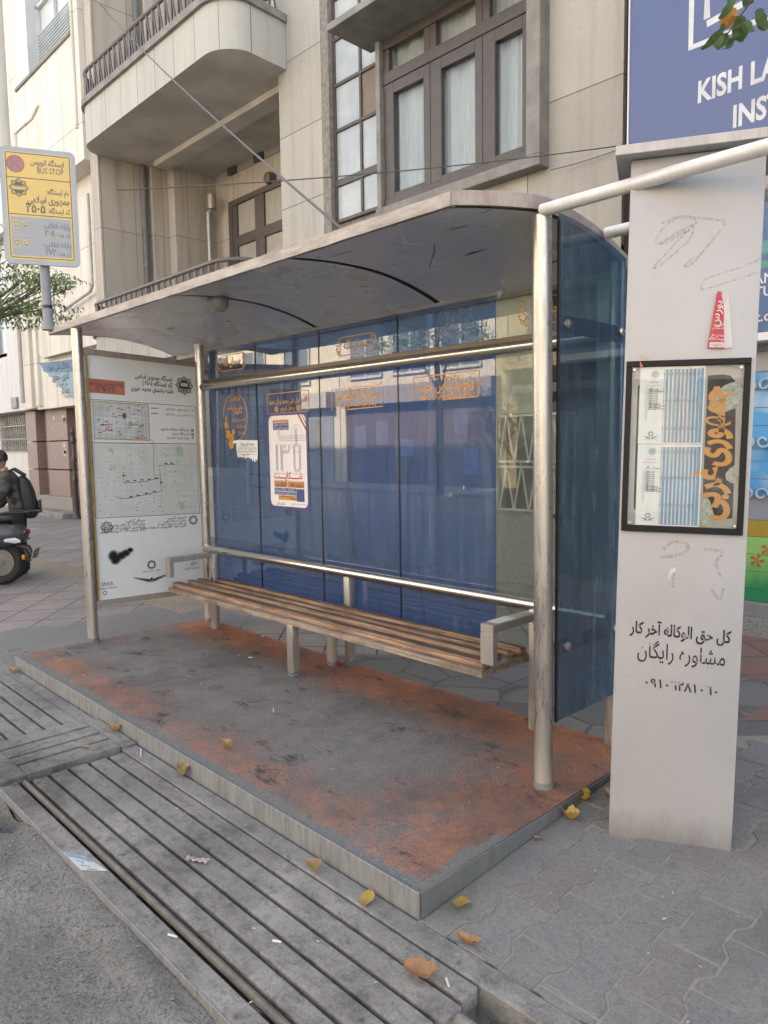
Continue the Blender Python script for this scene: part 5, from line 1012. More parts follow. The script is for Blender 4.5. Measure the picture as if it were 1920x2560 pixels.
# --- the shop beside it
SB = thing('shop_building', 'shop front with painted meadow shutters beside the beige building', 'shop', (1.5, 3.35, 0))
b = MB(); b.box(-1.38, 6, 3.36, 9, 2.45, TOP); b.box(-1.38, -.62, 3.36, 9, 0, 2.45); b.build('wall', M_PLASTER, SB)
b = MB(); b.box(.62, 6, 3.34, 3.36, 0, 2.45); b.build('added_glazing', plain('added_dark_glass', (.05, .06, .065), .35, bump=0, var=.3), SB)  # unseen; added so the side glass mirrors a dark front, not bright sky
sh = [(2.0, 2.45, (.40, .42, .44), 'pale_grey_shutter'), (1.06, 2.0, (.10, .33, .58), 'sky_blue_shutter'), (.88, 1.06, (.30, .31, .32), 'painted_grey_bricks'), (.75, .88, (.40, .28, .04), 'painted_yellow_band'), (.345, .75, (.16, .40, .09), 'painted_green_meadow'), (.25, .345, (.03, .22, .09), 'painted_dark_green')]
for k, (z0, z1, c, nm) in enumerate(sh):
    g = G(nm)
    if k == 1: col = g.mix(g.ramp(g.noise(2.4, 4, .5), .5, .66), c, (.48, .56, .64))
    elif k == 4: col = g.mix(g.ramp(g.ma('ADD', g.sep(g.pos())[2], g.ma('MULTIPLY', g.noise(9, 4, .6, stretch=(1, 1, .3)), .3)), .52, .76), (.03, .22, .08), (.25, .47, .13))
    else: col = g.mix(g.noise(12, 4, .6), c, tuple(v * .8 for v in c))
    b = MB(); n = max(1, int((z1 - z0) / .13))
    for i in range(n): b.box(-.62, .62, 3.30, 3.33, z0 + (z1 - z0) * i / n + .003, z0 + (z1 - z0) * (i + 1) / n - .001, .003)
    b.build('shutter', g.end(g.pbr(col, .4, 0, None, .4)), SB)
b = MB()
for fx, fz, h in ((-.20, .62, .22), (-.275, .55, .18), (-.12, .56, .2), (.1, .6, .22), (.4, .58, .2)): b.bar((fx, 3.297, fz - h), (fx, 3.297, fz), .012, .003)
b.build('painted_stems', plain('stem_green', (.02, .13, .05), .5), SB)
b = MB()
for fx, fz in ((-.20, .66), (-.275, .57), (.1, .64)):
    for p in range(5): a = p * 1.2566; b.add([(fx, 3.2965, fz), (fx + .05 * math.cos(a - .3), 3.2965, fz + .05 * math.sin(a - .3)), (fx + .055 * math.cos(a + .3), 3.2965, fz + .055 * math.sin(a + .3))], [[0, 1, 2]])
b.build('painted_flowers', plain('flower_red', (.48, .10, .03), .5), SB)
for cx, cz in ((-.30, 1.28), (.25, 1.28), (-.30, 2.10), (.25, 2.10)):
    b = MB()
    for s_ in (-1, 1):
        P = [(cx + s_ * (.10 + .05 * math.sin(z * 3.14)), 3.27, cz - .2 + .4 * z) for z in [i / 10 for i in range(11)]]
        b.tube(P, .010, 8)
        for e_, sg in ((P[0], 1), (P[-1], -1)): b.tube([(e_[0] - s_ * .05 + .05 * s_ * math.cos(i * .5) * (1 - i * .05), 3.27, e_[2] + sg * .05 * math.sin(i * .5) * (1 - i * .05)) for i in range(13)], .010, 8)
    b.build('scroll_ironwork', plain('silver_scroll_paint', (.42, .47, .50), .4, .3), SB)
b = MB(); b.box(-.66, 6, 3.24, 3.42, .14, .25, .004); b.build('threshold', plain('grey_threshold', (.22, .22, .21), .6), SB)
b = MB(); b.box(-.68, 6, 3.20, 3.44, -.05, .14, .004); b.build('step', plain('speckled_granite', (.26, .26, .25), .7, var=.6, scale=60, bscale=120), SB)
t = thing('billboard', 'large blue billboard with white lettering above the shop front', 'billboard', (1.3, 3.3, 3.66))
b = MB(); b.box(-1.388, 4.5, 3.30, 3.352, 3.66, 8.5, .003); b.build('board', plain('billboard_blue', (.072, .10, .215), .4, bump=0, var=.06), t)
b = MB(); b.box(-1.40, -1.3885, 3.29, 3.354, 3.65, 8.5); b.build('edge_trim', M_WHITE, t)
kb = Board((-1.388, 3.2985, 3.66), (4.5, 3.2985, 3.66), (4.5, 3.2985, 8.5), (-1.388, 3.2985, 8.5), (0, -1, 0)); kx = lambda x: x + 1.388; kz = lambda z: z - 3.66
b = Ink(kb, 0); b.text('KISH LANGUAGE', kx(-.815), kz(4.105), .222, 'l', .03, cond=.74); b.text('INSTITUTE', kx(-.545), kz(3.838), .222, 'l', .03, cond=.74)
b.line([(kx(-.88), kz(5.6)), (kx(-.88), kz(4.535)), (kx(.15), kz(4.535)), (kx(.15), kz(4.8))], .05); b.line([(kx(-.76), kz(4.70)), (kx(-.76), kz(4.98)), (kx(-.22), kz(5.02)), (kx(-.22), kz(4.74)), (kx(-.76), kz(4.66))], .05); b.line([(kx(-.76), kz(5.5)), (kx(-.76), kz(5.08)), (kx(.1), kz(5.1))], .05)
b.build('lettering', plain('billboard_white', (.55, .56, .56), .5, bump=0), t)
t = thing('shop_sign', 'dark blue shop sign with white lettering low behind the pillar edge', 'sign', (.2, 3.1, 2.3))
b = MB(); b.box(-.62, 3.5, 3.06, 3.20, 2.26, 3.2, .004); b.build('board', plain('sign_blue', (.045, .11, .23), .4, bump=0), t)
b = MB(); b.box(-.62, 3.5, 3.05, 3.21, 2.20, 2.2595, .004); b.build('lower_trim', M_PIPE, t)
ub = Board((-.62, 3.0585, 2.26), (3.5, 3.0585, 2.26), (3.5, 3.0585, 3.2), (-.62, 3.0585, 3.2), (0, -1, 0))
b = Ink(ub, 0); b.text('LANGUAGE', .30, .345, .10, 'l', .012); b.text('INSTITUTE', .12, .255, .10, 'l', .012); b.text('kishinst.com', .10, .08, .10, 'l', .012); b.build('lettering', I_WHT, t)
b = Ink(ub, 0); b.rect(0, 4.1, .45, .50); b.rect(0, 4.1, .55, .64); b.build('green_bands', plain('sign_teal', (.06, .23, .22), .4, bump=0), t)

# --- the streaked stone building further along
TB = thing('stone_building', 'pale streaked stone building with a projecting upper bay', 'building', (-14, 3.3, 0))
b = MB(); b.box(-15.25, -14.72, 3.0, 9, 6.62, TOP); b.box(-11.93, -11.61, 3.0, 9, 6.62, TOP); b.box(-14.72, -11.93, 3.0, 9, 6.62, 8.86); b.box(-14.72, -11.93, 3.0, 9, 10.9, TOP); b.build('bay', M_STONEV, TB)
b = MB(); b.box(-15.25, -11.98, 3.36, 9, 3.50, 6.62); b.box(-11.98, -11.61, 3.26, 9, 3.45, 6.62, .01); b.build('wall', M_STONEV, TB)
b = MB(); b.box(-14.8, -11.9, 2.96, 3.02, 8.82, 8.88, .004); sill = b.build('window_sill', M_COPE, TB)
w = MB(); 
for x in (-14.05, -13.2, -12.35, -11.99): w.box(x, x + .05, 3.20, 3.26, 8.86, 10.9)
w.box(-14.72, -14.05, 3.0, 3.30, 8.86, 10.9); w.box(-14.05, -11.93, 3.20, 3.26, 10.2, 10.26); w = w.build('bay_window', plain('white_window_paint', (.52, .54, .54), .5, var=.1), TB)
b = MB(); b.box(-14.0, -11.95, 3.27, 3.29, 8.86, 10.9); b.build('pane', plain('bright_curtained_pane', (.55, .58, .58), .2, var=.1), w)
b = MB(); [b.box(-13.95, -12.4, 3.17, 3.185, 8.90 + .06 * k, 8.93 + .06 * k) for k in range(13)]; b.build('louvre_screen', plain('grey_screen', (.34, .36, .35), .6), w)
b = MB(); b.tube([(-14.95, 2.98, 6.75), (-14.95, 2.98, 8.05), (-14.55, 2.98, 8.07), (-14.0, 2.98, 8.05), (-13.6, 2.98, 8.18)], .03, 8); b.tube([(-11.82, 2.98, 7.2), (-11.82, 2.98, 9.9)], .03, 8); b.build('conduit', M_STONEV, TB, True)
b = MB(); b.tube([(-12.1, 3.24, 6.2), (-12.1, 3.24, 4.55), (-12.2, 3.24, 4.45), (-13.5, 3.24, 4.3)], .03, 8); b.build('conduit', plain('pale_conduit', (.4, .39, .36), .6), TB, True)
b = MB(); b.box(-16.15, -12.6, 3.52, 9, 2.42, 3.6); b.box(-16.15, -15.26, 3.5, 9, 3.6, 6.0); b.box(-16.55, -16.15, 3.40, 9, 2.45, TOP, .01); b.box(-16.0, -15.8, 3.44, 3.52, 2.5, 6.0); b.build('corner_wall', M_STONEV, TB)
b = MB(); b.tube([(-16.62, 3.36, 2.6), (-16.62, 3.36, 6.0)], .05, 10); b.tube([(-16.62, 3.38, 4.25), (-15.9, 3.40, 4.3), (-14.3, 3.46, 4.1)], .025, 8); b.build('drain_pipe', plain('pale_conduit', (.4, .39, .36)), TB, True)
t = thing('painted_advert', 'torn pale blue painted notice on the stone corner wall', 'wall notice', (-15, 3.51, 2.9))
ab = Board((-15.82, 3.512, 2.42), (-13.5, 3.512, 2.42), (-13.5, 3.512, 3.6), (-15.82, 3.512, 3.6), (0, -1, 0))
b = Ink(ab, 0); b.poly([(.0, 1.03), (2.3, .93), (2.3, .08), (1.9, .12), (1.55, .22), (1.35, .34), (1.1, .42), (1.0, .52), (.75, .55), (.72, .66), (.5, .7), (.45, .78), (.2, .83), (.12, .95)]); b.build('pale_ground', plain('faded_pale_blue', (.27, .37, .42), .85, var=.2, scale=9), t)
b = Ink(ab, .001); b.poly([(.0, 1.03), (2.3, .93), (2.3, .66), (.42, .79), (.2, .84), (.12, .95)]); b.build('blue_strip', plain('faded_mid_blue', (.15, .25, .36), .85, var=.25, scale=12), t)
b = Ink(ab, .002); b.text(fa('املاک علی نمونه'), 1.66, .79, .19, 'r', .01, -2); b.text(fa('اداری ، تجاری'), 1.66, .57, .22, 'r', .015, -2, width=.95); b.text(fa('خرید، فروش، رهن'), 1.6, .44, .10, 'r', 0, -2); b.text(fa('دفترکار'), 1.68, .27, .18, 'r', .01, -2); b.text('۶۶۹۴۳۷۰۲', 1.70, .15, .10, 'r', 0, -2); b.build('lettering', plain('faded_dark_paint', (.03, .033, .035), .8), t)
EN = thing('granite_entrance', 'pinkish granite building entrance with stuck paper notices', 'entrance', (-16, 3.8, 0))
M_GRAN = plain('pink_granite', (.25, .175, .15), .45, var=.3, scale=30, bscale=90)
for z0, z1 in ((.42, 1.02), (1.045, 1.68), (1.705, 2.42)):
    b = MB(); b.box(-17.42, -16.75, 3.66, 4.4, z0, z1, .006); b.box(-16.745, -16.35, 3.86, 4.4, z0, z1, .006); b.box(-16.345, -15.08, 3.76, 4.4, z0, z1, .006); b.box(-15.075, -14.85, 3.92, 4.4, z0, z1, .004); b.build('granite_block', M_GRAN, EN)
b = MB(); b.box(-17.5, -14.7, 3.64, 4.5, .12, .42, .01); b.build('base_course', plain('worn_granite_base', (.25, .235, .21), .7, var=.3, scale=20), EN)
b = MB(); b.box(-17.6, -14.4, 3.3, 4.6, -.05, .12, .02); b.build('step', M_CONCL, EN)
b = MB(); b.box(-14.85, -13.1, 4.05, 4.1, .1, 2.42); b.build('door', plain('red_brown_door', (.20, .085, .065), .5, var=.25), EN)
b = MB(); b.box(-14.85, -12.6, 4.12, 9, 0, 3.45); b.box(-12.6, -11.3, 3.82, 9, 0, 3.45); b.build('recess_wall', M_SOFF, EN)
rg = random.Random(9); cols = [(.5, .48, .45), (.45, .12, .08), (.5, .30, .06), (.35, .40, .42), (.52, .5, .5)]
for k in range(16):
    x = rg.choice((-16.6, -16.55, -15.4, -15.3, -15.9)) + rg.uniform(-.05, .05); z = rg.uniform(1.15, 2.2); s_ = rg.uniform(.07, .12)
    yy = 3.857 if x < -16.36 else 3.757
    b = MB(); b.box(x, x + s_ * 1.5, yy - .003, yy, z, z + s_); o = b.build('sticker', plain('sticker_%d' % (k % 5), cols[k % 5], .6, bump=0), EN)
WB = thing('white_building', 'pale rendered building with a barred ground floor window at the far end', 'building', (-25, 3.5, 0))
b = MB(); b.box(-40, -16.7, 3.5, 9, 2.45, 3.9); b.box(-40, -17.45, 3.8, 9, 0, 1.45); b.box(-40, -19.8, 3.8, 9, 1.45, 2.45); b.box(-17.85, -17.45, 3.8, 9, 1.45, 2.45); b.box(-40, -16.7, 3.2, 9, 6.5, TOP); b.box(-18, -16.7, 3.5, 9, 3.9, 6.5); b.box(-40, -21, 3.5, 9, 3.9, 6.5); b.build('wall', plain('white_render', (.60, .60, .58), .9, var=.15, scale=2, stretch=(3, 1, .3)), WB)
b = MB(); b.box(-19.8, -17.85, 3.9, 3.92, 1.45, 2.45); w = b.build('barred_window', plain('dark_window', (.09, .09, .085), .3), WB)
b = MB()
for k in range(14):
    x = -19.8 + .145 * k; b.tube([(x + .03 * math.sin(j * 1.5), 3.78, 1.45 + j * .05) for j in range(21)], .012, 5)
for z in (1.46, 1.78, 2.12, 2.43): b.bar((-19.8, 3.78, z), (-17.85, 3.78, z), .02, .02)
b.build('bars', plain('pale_bar_paint', (.40, .39, .34), .6), w)
b = MB(); b.box(-21, -18, 3.6, 3.63, 3.9, 6.5); w = b.build('upper_window', plain('reflective_pane', (.36, .42, .43), .12, var=.1), WB)
b = MB(); [b.box(-21 + .75 * k, -20.95 + .75 * k, 3.55, 3.60, 3.9, 6.5) for k in range(5)]; b.box(-21, -18, 3.5, 3.62, 3.82, 3.9); b.build('mullions', plain('pale_bar_paint', (.40, .39, .34)), w)
b = MB(); b.box(-17.75, -17.35, 3.44, 3.5, 2.52, 2.78, .01); b.build('meter_box', plain('grey_box', (.24, .25, .25), .5), WB)
b = MB(); [b.box(-40, -16.7, 3.12, 3.2, z, z + .1) for z in (7.7, 8.6, 10.4)]; b.build('sill_band', M_COPE, WB)
b = MB(); [b.box(-20 + 1.3 * k, -19 + 1.3 * k, 3.17, 3.205, z, z + 1.2) for k in range(2) for z in (8.75, 7.0, 10.6)]; b.build('bright_window', plain('bright_curtained_pane', (.55, .58, .58)), WB)
# the houses across the street: they stand behind the viewer, catch the sun and show in the shelter glass
OY = -16.0
rg = random.Random(4)
fx = -42.0; kinds = [('warm brick', (.30, .19, .12)), ('cream rendered', (.46, .41, .32)), ('pale stone', (.42, .39, .33)), ('sand coloured', (.40, .33, .24)), ('grey plastered', (.34, .33, .31))]; i = 0
names = ['second along the row, beside a narrow balcony house', 'with a dark shop front', 'with deep balconies', 'with pale shutters', 'with wide windows', 'at the end of the row']
while fx < 14:
    w_ = (9.5, 11, 8.5, 12, 10, 9)[i % 6]; h = (9.5, 11.5, 8.4, 10.5, 8.6, 11)[i % 6]; kn, kc = kinds[i % 5]
    H = thing('town_house', f'{kn} house across the street, {names[i % 6]}', 'house', (fx + w_ / 2, OY, 0))
    b = MB(); b.box(fx + .02, fx + w_ - .02, OY - 6, OY, 0, h); b.build('wall', plain('house_%d' % (i % 5), kc, .9, var=.15, scale=1.0), H)
    z = 4.2
    while z + 1.9 < h:
        for k in range(3):
            x = fx + .8 + k * (w_ - 1.2) / 3; b = MB(); b.box(x, x + 1.7, OY, OY + .03, z, z + 1.7); p_ = b.build('window', plain('opp_pane', (.10, .12, .14), .1, var=.2), H)
            b = MB(); b.box(x - .08, x + 1.78, OY, OY + .09, z - .1, z); b.box(x + .81, x + .89, OY, OY + .06, z, z + 1.7); b.box(x - .08, x, OY, OY + .08, z, z + 1.78); b.box(x + 1.7, x + 1.78, OY, OY + .08, z, z + 1.78); b.build('frame', plain('opp_frame', (.40, .38, .34), .7), p_)
        if i % 2: b = MB(); b.box(fx + .5, fx + w_ * .6, OY, OY + 1.1, z - .45, z - .3); b.box(fx + .5, fx + w_ * .6, OY + 1.05, OY + 1.1, z - .3, z + .45); b.build('balcony', plain('house_%d' % ((i + 1) % 5), kc), H)
        z += 3.1
    b = MB(); b.box(fx + .4, fx + w_ - .4, OY, OY + .05, 0, 3.0)
    sh_ = b.build('shop_front', plain('opp_shop_%d' % (i % 3), ((.12, .14, .17), (.20, .20, .21), (.10, .07, .06))[i % 3], .35, var=.3, stretch=(.3, 1, 14), scale=3), H)
    b = MB(); b.box(fx + .3, fx + w_ - .3, OY, OY + .5, 3.05, 3.7); b.build('awning', plain('opp_awning_%d' % (i % 3), ((.16, .19, .24), (.34, .30, .26), (.22, .19, .17))[i % 3], .6), H)
    fx += w_; i += 1

# ================================================================== TREES
def leaf_shape(L, Wd, curl, serr, sd, nseg=7):
    """one leaf lying along +x from its stem at the origin: verts and faces"""
    r = random.Random(sd); vs = []; fs = []
    for i in range(nseg + 1):
        u = i / nseg; w = Wd * (math.sin(math.pi * min(1, u * .92 + .05)) ** .75) * (1 + serr * r.uniform(-1, 1))
        x = L * u; zc = curl * L * (u - .45) ** 2 * 2 + .02 * L * r.uniform(-1, 1)
        for s_ in (-1, 0, 1): vs.append((x, s_ * w * .5, zc + abs(s_) * (abs(curl) * w * .7 + .004) * r.uniform(.6, 1.3)))
    for i in range(nseg):
        for k in range(2): fs.append([3 * i + k, 3 * i + k + 1, 3 * i + 4 + k, 3 * i + 3 + k])
    return vs, fs
def m_leaf(name, a, b_, c):
    g = G(name); oi = g.n('ShaderNodeObjectInfo'); k = g.noise(35, 4, .6); col = g.mix(g.ramp(k, .35, .6), a, b_); col = g.mix(g.ramp(g.noise(12, 4, .6), .55, .75), col, c)
    p = g.n('ShaderNodeBsdfPrincipled'); g.put(p.inputs[0], col); p.inputs['Roughness'].default_value = .45
    tl = g.n('ShaderNodeBsdfTranslucent'); g.put(tl.inputs[0], col); m_ = g.n('ShaderNodeMixShader'); m_.inputs[0].default_value = .3; g.t.links.new(p.outputs[0], m_.inputs[1]); g.t.links.new(tl.outputs[0], m_.inputs[2]); return g.end(m_.outputs[0])
M_LEAFG = m_leaf('tree_leaf', (.10, .17, .045), (.17, .25, .075), (.24, .28, .09)); M_LEAFN = m_leaf('mulberry_leaf', (.045, .10, .03), (.09, .15, .05), (.15, .17, .06)); M_LEAFO = m_leaf('orange_leaf', (.52, .22, .03), (.42, .20, .04), (.25, .12, .03))
M_BARK = plain('bark', (.12, .10, .08), .9, var=.4, scale=14, bump=.6, bscale=40)
def scatter(mb, c, rad_, n, L, rg, droop=.5, keep=None):
    for _ in range(n):
        while True:
            p = Vector((rg.uniform(-1, 1), rg.uniform(-1, 1), rg.uniform(-1, 1)))
            if p.length < 1: break
        p = Vector(c) + Vector((p.x * rad_[0], p.y * rad_[1], p.z * rad_[2]))
        if keep and not keep(p): continue
        a = rg.uniform(0, 6.28)
        for k in range(rg.randint(3, 6)):                      # a spray of leaflets
            l = L * rg.uniform(.6, 1.2); M_ = Matrix.Translation(p + Vector((math.cos(a), math.sin(a), -.25)) * (.05 * k)) @ Matrix.Rotation(a + (-1) ** k * rg.uniform(.5, 1.1), 4, 'Z') @ Matrix.Rotation(droop * rg.uniform(.2, 1.3), 4, 'Y') @ Matrix.Rotation(rg.uniform(-.7, .7), 4, 'X')
            w = l * .34; vs = [(0, 0, 0), (l * .45, w / 2, .01), (l, 0, -.02), (l * .45, -w / 2, .01)]
            mb.add([M_ @ Vector(v) for v in vs], [[0, 1, 2, 3]])
def tree(label, base, h, blobs, n, L, sd, group=None, reach=()):
    rg = random.Random(sd); t = thing('street_tree', label, 'tree', base, 0, group); bx, by, bz = base
    b = MB(); b.tube([(bx, by, bz), (bx + .05, by + .02, bz + h * .35), (bx, by + .1, bz + h * .7), (bx + .1, by, bz + h)], [.14, .11, .08, .03], 10)
    for c, r in blobs:
        s_ = Vector((bx + .03, by + .06, bz + h * rg.uniform(.35, .6))); e_ = Vector(c); b.tube([s_, s_.lerp(e_, .5) + Vector((0, 0, .2)), e_], [.05, .03, .008], 6)
        for k in range(4): d = Vector((rg.uniform(-1, 1) * r[0], rg.uniform(-1, 1) * r[1], rg.uniform(-.6, .6) * r[2])); b.tube([s_.lerp(e_, .6) + Vector((0, 0, .15)), e_ + d * .9], [.018, .005], 5)
    b.build('trunk', M_BARK, t, True)
    b = MB()
    for c, r in blobs: scatter(b, c, r, n, L, rg)
    b.build('crown', M_LEAFG, t)
tree('leafy light green street tree behind the bus stop sign', (-9.6, -1.0, -.09), 4.6, [((-9.0, .45, 4.1), (.6, .5, .45)), ((-9.0, .95, 3.8), (.5, .55, .28)), ((-9.0, .7, 3.35), (.5, .5, .2)), ((-9.1, 1.25, 3.45), (.35, .45, .2)), ((-9.6, -.4, 4.6), (.9, .9, .7)), ((-9.4, .1, 3.3), (.5, .35, .3)), ((-10.2, -1.4, 4.4), (.9, .9, .7)), ((-9.0, 1.35, 3.85), (.3, .42, .12))], 105, .085, 4)
tree('tall green tree at the kerb across the street', (-3, -12.6, -.02), 6.5, [((-3, -12.4, 6), (1.5, 1.3, 1.1)), ((-2, -12, 5), (1.1, 1, .8)), ((-4.1, -12.2, 5.1), (1.1, 1, .8))], 170, .16, 8)
tree('broad green tree further along the kerb across the street', (-13, -12.6, -.02), 6.0, [((-13, -12.4, 5.4), (1.7, 1.3, 1.1)), ((-11.8, -12, 4.6), (1.1, 1, .8)), ((-14.3, -12.2, 4.7), (1.1, 1, .8))], 170, .16, 9)
# the leafy twig hanging in from a tree on the right
t = thing('street_tree', 'tree with a hanging twig of green leaves, one orange, before the blue billboard', 'tree', (2.9, -.7, -.09))
b = MB(); b.tube([(2.9, -.7, -.09), (2.88, -.68, 1.5), (2.8, -.7, 2.8), (2.7, -.7, 3.4)], [.15, .12, .10, .05], 12); b.tube([(2.8, -.7, 2.75), (2.2, -.72, 3.05), (1.55, -.70, 2.86), (1.2, -.70, 2.68), (1.06, -.69, 2.56), (.99, -.69, 2.49)], [.05, .03, .012, .005, .003, .0015], 7); b.build('trunk', M_BARK, t, True)
b = MB(); bo_ = MB(); rg = random.Random(12)
spots = [(1.075, -.685, 2.60, -20), (1.05, -.675, 2.585, 160), (1.03, -.72, 2.555, 200), (1.065, -.665, 2.56, -30), (1.01, -.70, 2.535, 150), (1.04, -.67, 2.53, 10), (1.02, -.68, 2.505, -60), (.995, -.70, 2.50, 190), (.985, -.69, 2.485, 250), (1.0, -.675, 2.475, -80), (1.015, -.69, 2.52, 100), (1.09, -.69, 2.57, -10), (1.10, -.66, 2.545, 30), (1.12, -.70, 2.62, 20), (1.17, -.69, 2.66, 100), (1.24, -.71, 2.72, -40), (1.3, -.69, 2.75, 60), (1.4, -.70, 2.8, 120), (1.5, -.69, 2.86, 200)]
for i, (x, y, z, a) in enumerate(spots):
    vs, fs = leaf_shape(rg.uniform(.05, .068), rg.uniform(.032, .044), .35, .18, i); M_ = Matrix.Translation((x, y, z)) @ Matrix.Rotation(rad(a), 4, 'Z') @ Matrix.Rotation(rg.uniform(.7, 1.35), 4, 'Y') @ Matrix.Rotation(rg.uniform(-.8, .8), 4, 'X')
    (bo_ if i == 4 else b).add([M_ @ Vector(v) for v in vs], fs)
b.build('crown', M_LEAFN, t, True); bo_.build('orange_leaf', M_LEAFO, t, True)

# ================================================================== SMALL THINGS ON THE GROUND
M_LY = m_leaf('yellow_leaf', (.50, .34, .07), (.44, .31, .09), (.25, .19, .06)); M_LB = m_leaf('brown_leaf', (.30, .16, .075), (.37, .215, .11), (.17, .09, .045)); M_LT = m_leaf('tan_leaf', (.46, .32, .16), (.39, .26, .12), (.24, .15, .07))
def fallen(x, y, z, L, Wd, a, curl, m, label, tilt=0.0, roll=0.0, sd=1, serr=.08):
    vs, fs = leaf_shape(L, Wd, curl, serr, sd, 9); M_ = Matrix.Translation((x, y, z)) @ Matrix.Rotation(rad(a), 4, 'Z') @ Matrix.Rotation(rad(tilt), 4, 'Y') @ Matrix.Rotation(rad(roll), 4, 'X') @ Matrix.Translation((-L / 2, 0, 0))
    vs = [M_ @ Vector(v) for v in vs]; dz = z + .0015 - min(v.z for v in vs); vs = [v + Vector((0, 0, dz)) for v in vs]
    o = thing('fallen_leaf', label, 'leaf', (x, y, z), 0, 'fallen autumn leaves')
    b = MB(); b.add(vs, fs); b.build('blade', m, o, True)
    p = Vector(vs[1]); d = (Vector(vs[1]) - Vector(vs[4])).normalized(); b = MB(); b.tube([p, p + d * L * .22 + Vector((0, 0, .003)), p + d * L * .42], [.0016, .0013, .001], 5); b.build('stem', m, o)
fallen(-.050, -.992, -.088, .085, .052, 120, .10, M_LY, 'flat yellow leaf on the concrete strip just below the platform corner', sd=3)
fallen(.215, -.800, gz(-.8) + .008, .095, .056, -62, .12, M_LY, 'yellow-green leaf with upright stem on the pavers next to the platform corner', -14, 6, 5)
fallen(-.325, -1.010, -.089, .062, .055, 20, .9, M_LT, 'small curled tan leaf on the slot edge of the long cover plate', sd=7)
fallen(.335, -1.125, -.088, .105, .075, 25, .55, M_LB, 'large brown leaf near the end of the long cover plate', 0, 12, 9, .2)
fallen(.35, -.915, gz(-.915) + .006, .085, .038, 12, .55, M_LB, 'curled brown leaf on the pavers at the edge of the concrete strip', 0, 14, 11, .16)
fallen(.205, -.085, gz(-.08) + .008, .062, .058, 20, .8, M_LY, 'folded yellow leaf on the pavers between platform and pillar', sd=13)
fallen(.175, .105, gz(.1) + .008, .05, .042, 80, 1.0, M_LY, 'small yellow-brown leaf leaning on the platform side edging', -50, 0, 15)
fallen(.225, .175, gz(.17) + .008, .06, .034, 150, .5, M_LB, 'dull brown leaf tucked behind the pillar foot', 0, 0, 17)
fallen(.185, -.295, gz(-.3) + .008, .034, .02, 10, .4, M_LB, 'tiny brown leaf beside the platform side edging', 0, 0, 19)
fallen(-1.345, -.735, .006, .075, .042, 10, .9, M_LT, 'folded tan leaf lying on the grey coating of the platform', 0, 20, 21)
fallen(-1.40, -.965, -.087, .075, .07, -10, 1.1, M_LT, 'crumpled tan leaf on the concrete strip at the foot of the edging', 0, 0, 23, .25)
fallen(-2.16, -.965, -.073, .075, .06, 30, .8, M_LT, 'pale tan leaf on the concrete at the end of the crosswise plate', 0, 0, 25, .2)
fallen(-3.79, -.985, -.087, .10, .05, 20, .6, M_LT, 'tan leaf on the far end of the concrete strip by the platform', 0, 0, 27)
fallen(-2.03, -1.18, -.066, .05, .02, 40, .4, M_LT, 'small ochre leaf on the crosswise cover plate', 0, 0, 29)
M_BUTT = plain('butt_paper', (.58, .56, .52), .8, bump=0, var=.1)
def butt(x, y, z, L, a, label, r=.0038):
    d = Vector((math.cos(rad(a)), math.sin(rad(a)), 0)) * L / 2; p = Vector((x, y, z + r)); b = MB(); b.tube([p - d, p + d * .2, p + d], [r, r, r * .8], 8); tag(b.build('cigarette_butt', M_BUTT, smooth=True), label, 'cigarette butt', 'litter on the ground')
butt(-2.58, .215, .006, .03, 30, 'white cigarette butt on the platform before the bench leg'); butt(-3.0, .61, .006, .04, -20, 'white cigarette butt at the back edge of the platform, under the bench'); butt(-1.60, -.285, .006, .05, -35, 'white paper tube in the middle of the grey platform coating'); butt(.412, -1.095, -.089, .035, -35, 'white cigarette butt beside the large brown leaf'); butt(-1.80, -.985, -.087, .11, -25, 'thin white stick on the concrete strip by the crosswise plate', .003); butt(-.095, -1.345, -.089, .03, 30, 'white cigarette butt on the long cover plate'); butt(-.36, -1.57, -.089, .035, 25, 'pale sliver on the front flange of the long cover plate')
rg = random.Random(31)
M_SCRAP = [plain('scrap_%d' % k, c, .8, bump=0) for k, c in enumerate(((.40, .38, .33), (.36, .28, .15), (.24, .20, .15), (.5, .5, .48)))]
for k in range(150):                                             # seeds, chips and crumbs of paper, each a thing
    if k < 70: x, y = rg.uniform(-3.7, .1), rg.uniform(-.9, .5); z = .004
    elif k < 130:
        x, y = rg.uniform(-1.9, .45), rg.uniform(-1.62, -.96); z = -.0885
        if any(abs(y - s_) < .012 for s_ in (-1.033, -1.121, -1.221, -1.321, -1.416, -1.5, -1.53)): continue
    else: x, y = rg.uniform(.2, 1.0), rg.uniform(-.9, -.2); z = gz(y) + .009
    s_ = rg.uniform(.003, .008) * (1.5 if rg.random() < .12 else 1); a = rg.uniform(0, 6.28); d = Vector((math.cos(a), math.sin(a), 0)) * s_; e_ = Vector((-d.y, d.x, 0)) * rg.uniform(.25, .7); p = Vector((x, y, z))
    b = MB(); b.add([p - d, p - e_ * .8 + Vector((0, 0, .0015)), p + d, p + e_ + Vector((0, 0, .002)), p - d + Vector((0, 0, .002)), p - e_ * .7 + Vector((0, 0, .0035)), p + d + Vector((0, 0, .002)), p + e_ * .9 + Vector((0, 0, .0042))], [[0, 3, 2, 1], [4, 5, 6, 7], [0, 1, 5, 4], [1, 2, 6, 5], [2, 3, 7, 6], [3, 0, 4, 7]])
    lab = ('pale crumb of litter on the worn platform coating', 'pale crumb of litter on the gutter plate', 'pale crumb of litter on the zigzag pavers')[0 if k < 70 else 1 if k < 130 else 2]
    tag(b.build('litter_crumb', M_SCRAP[k % 4]), lab, 'litter', ('crumbs on the platform', 'crumbs on the gutter plate', 'crumbs on the pavers')[0 if k < 70 else 1 if k < 130 else 2])
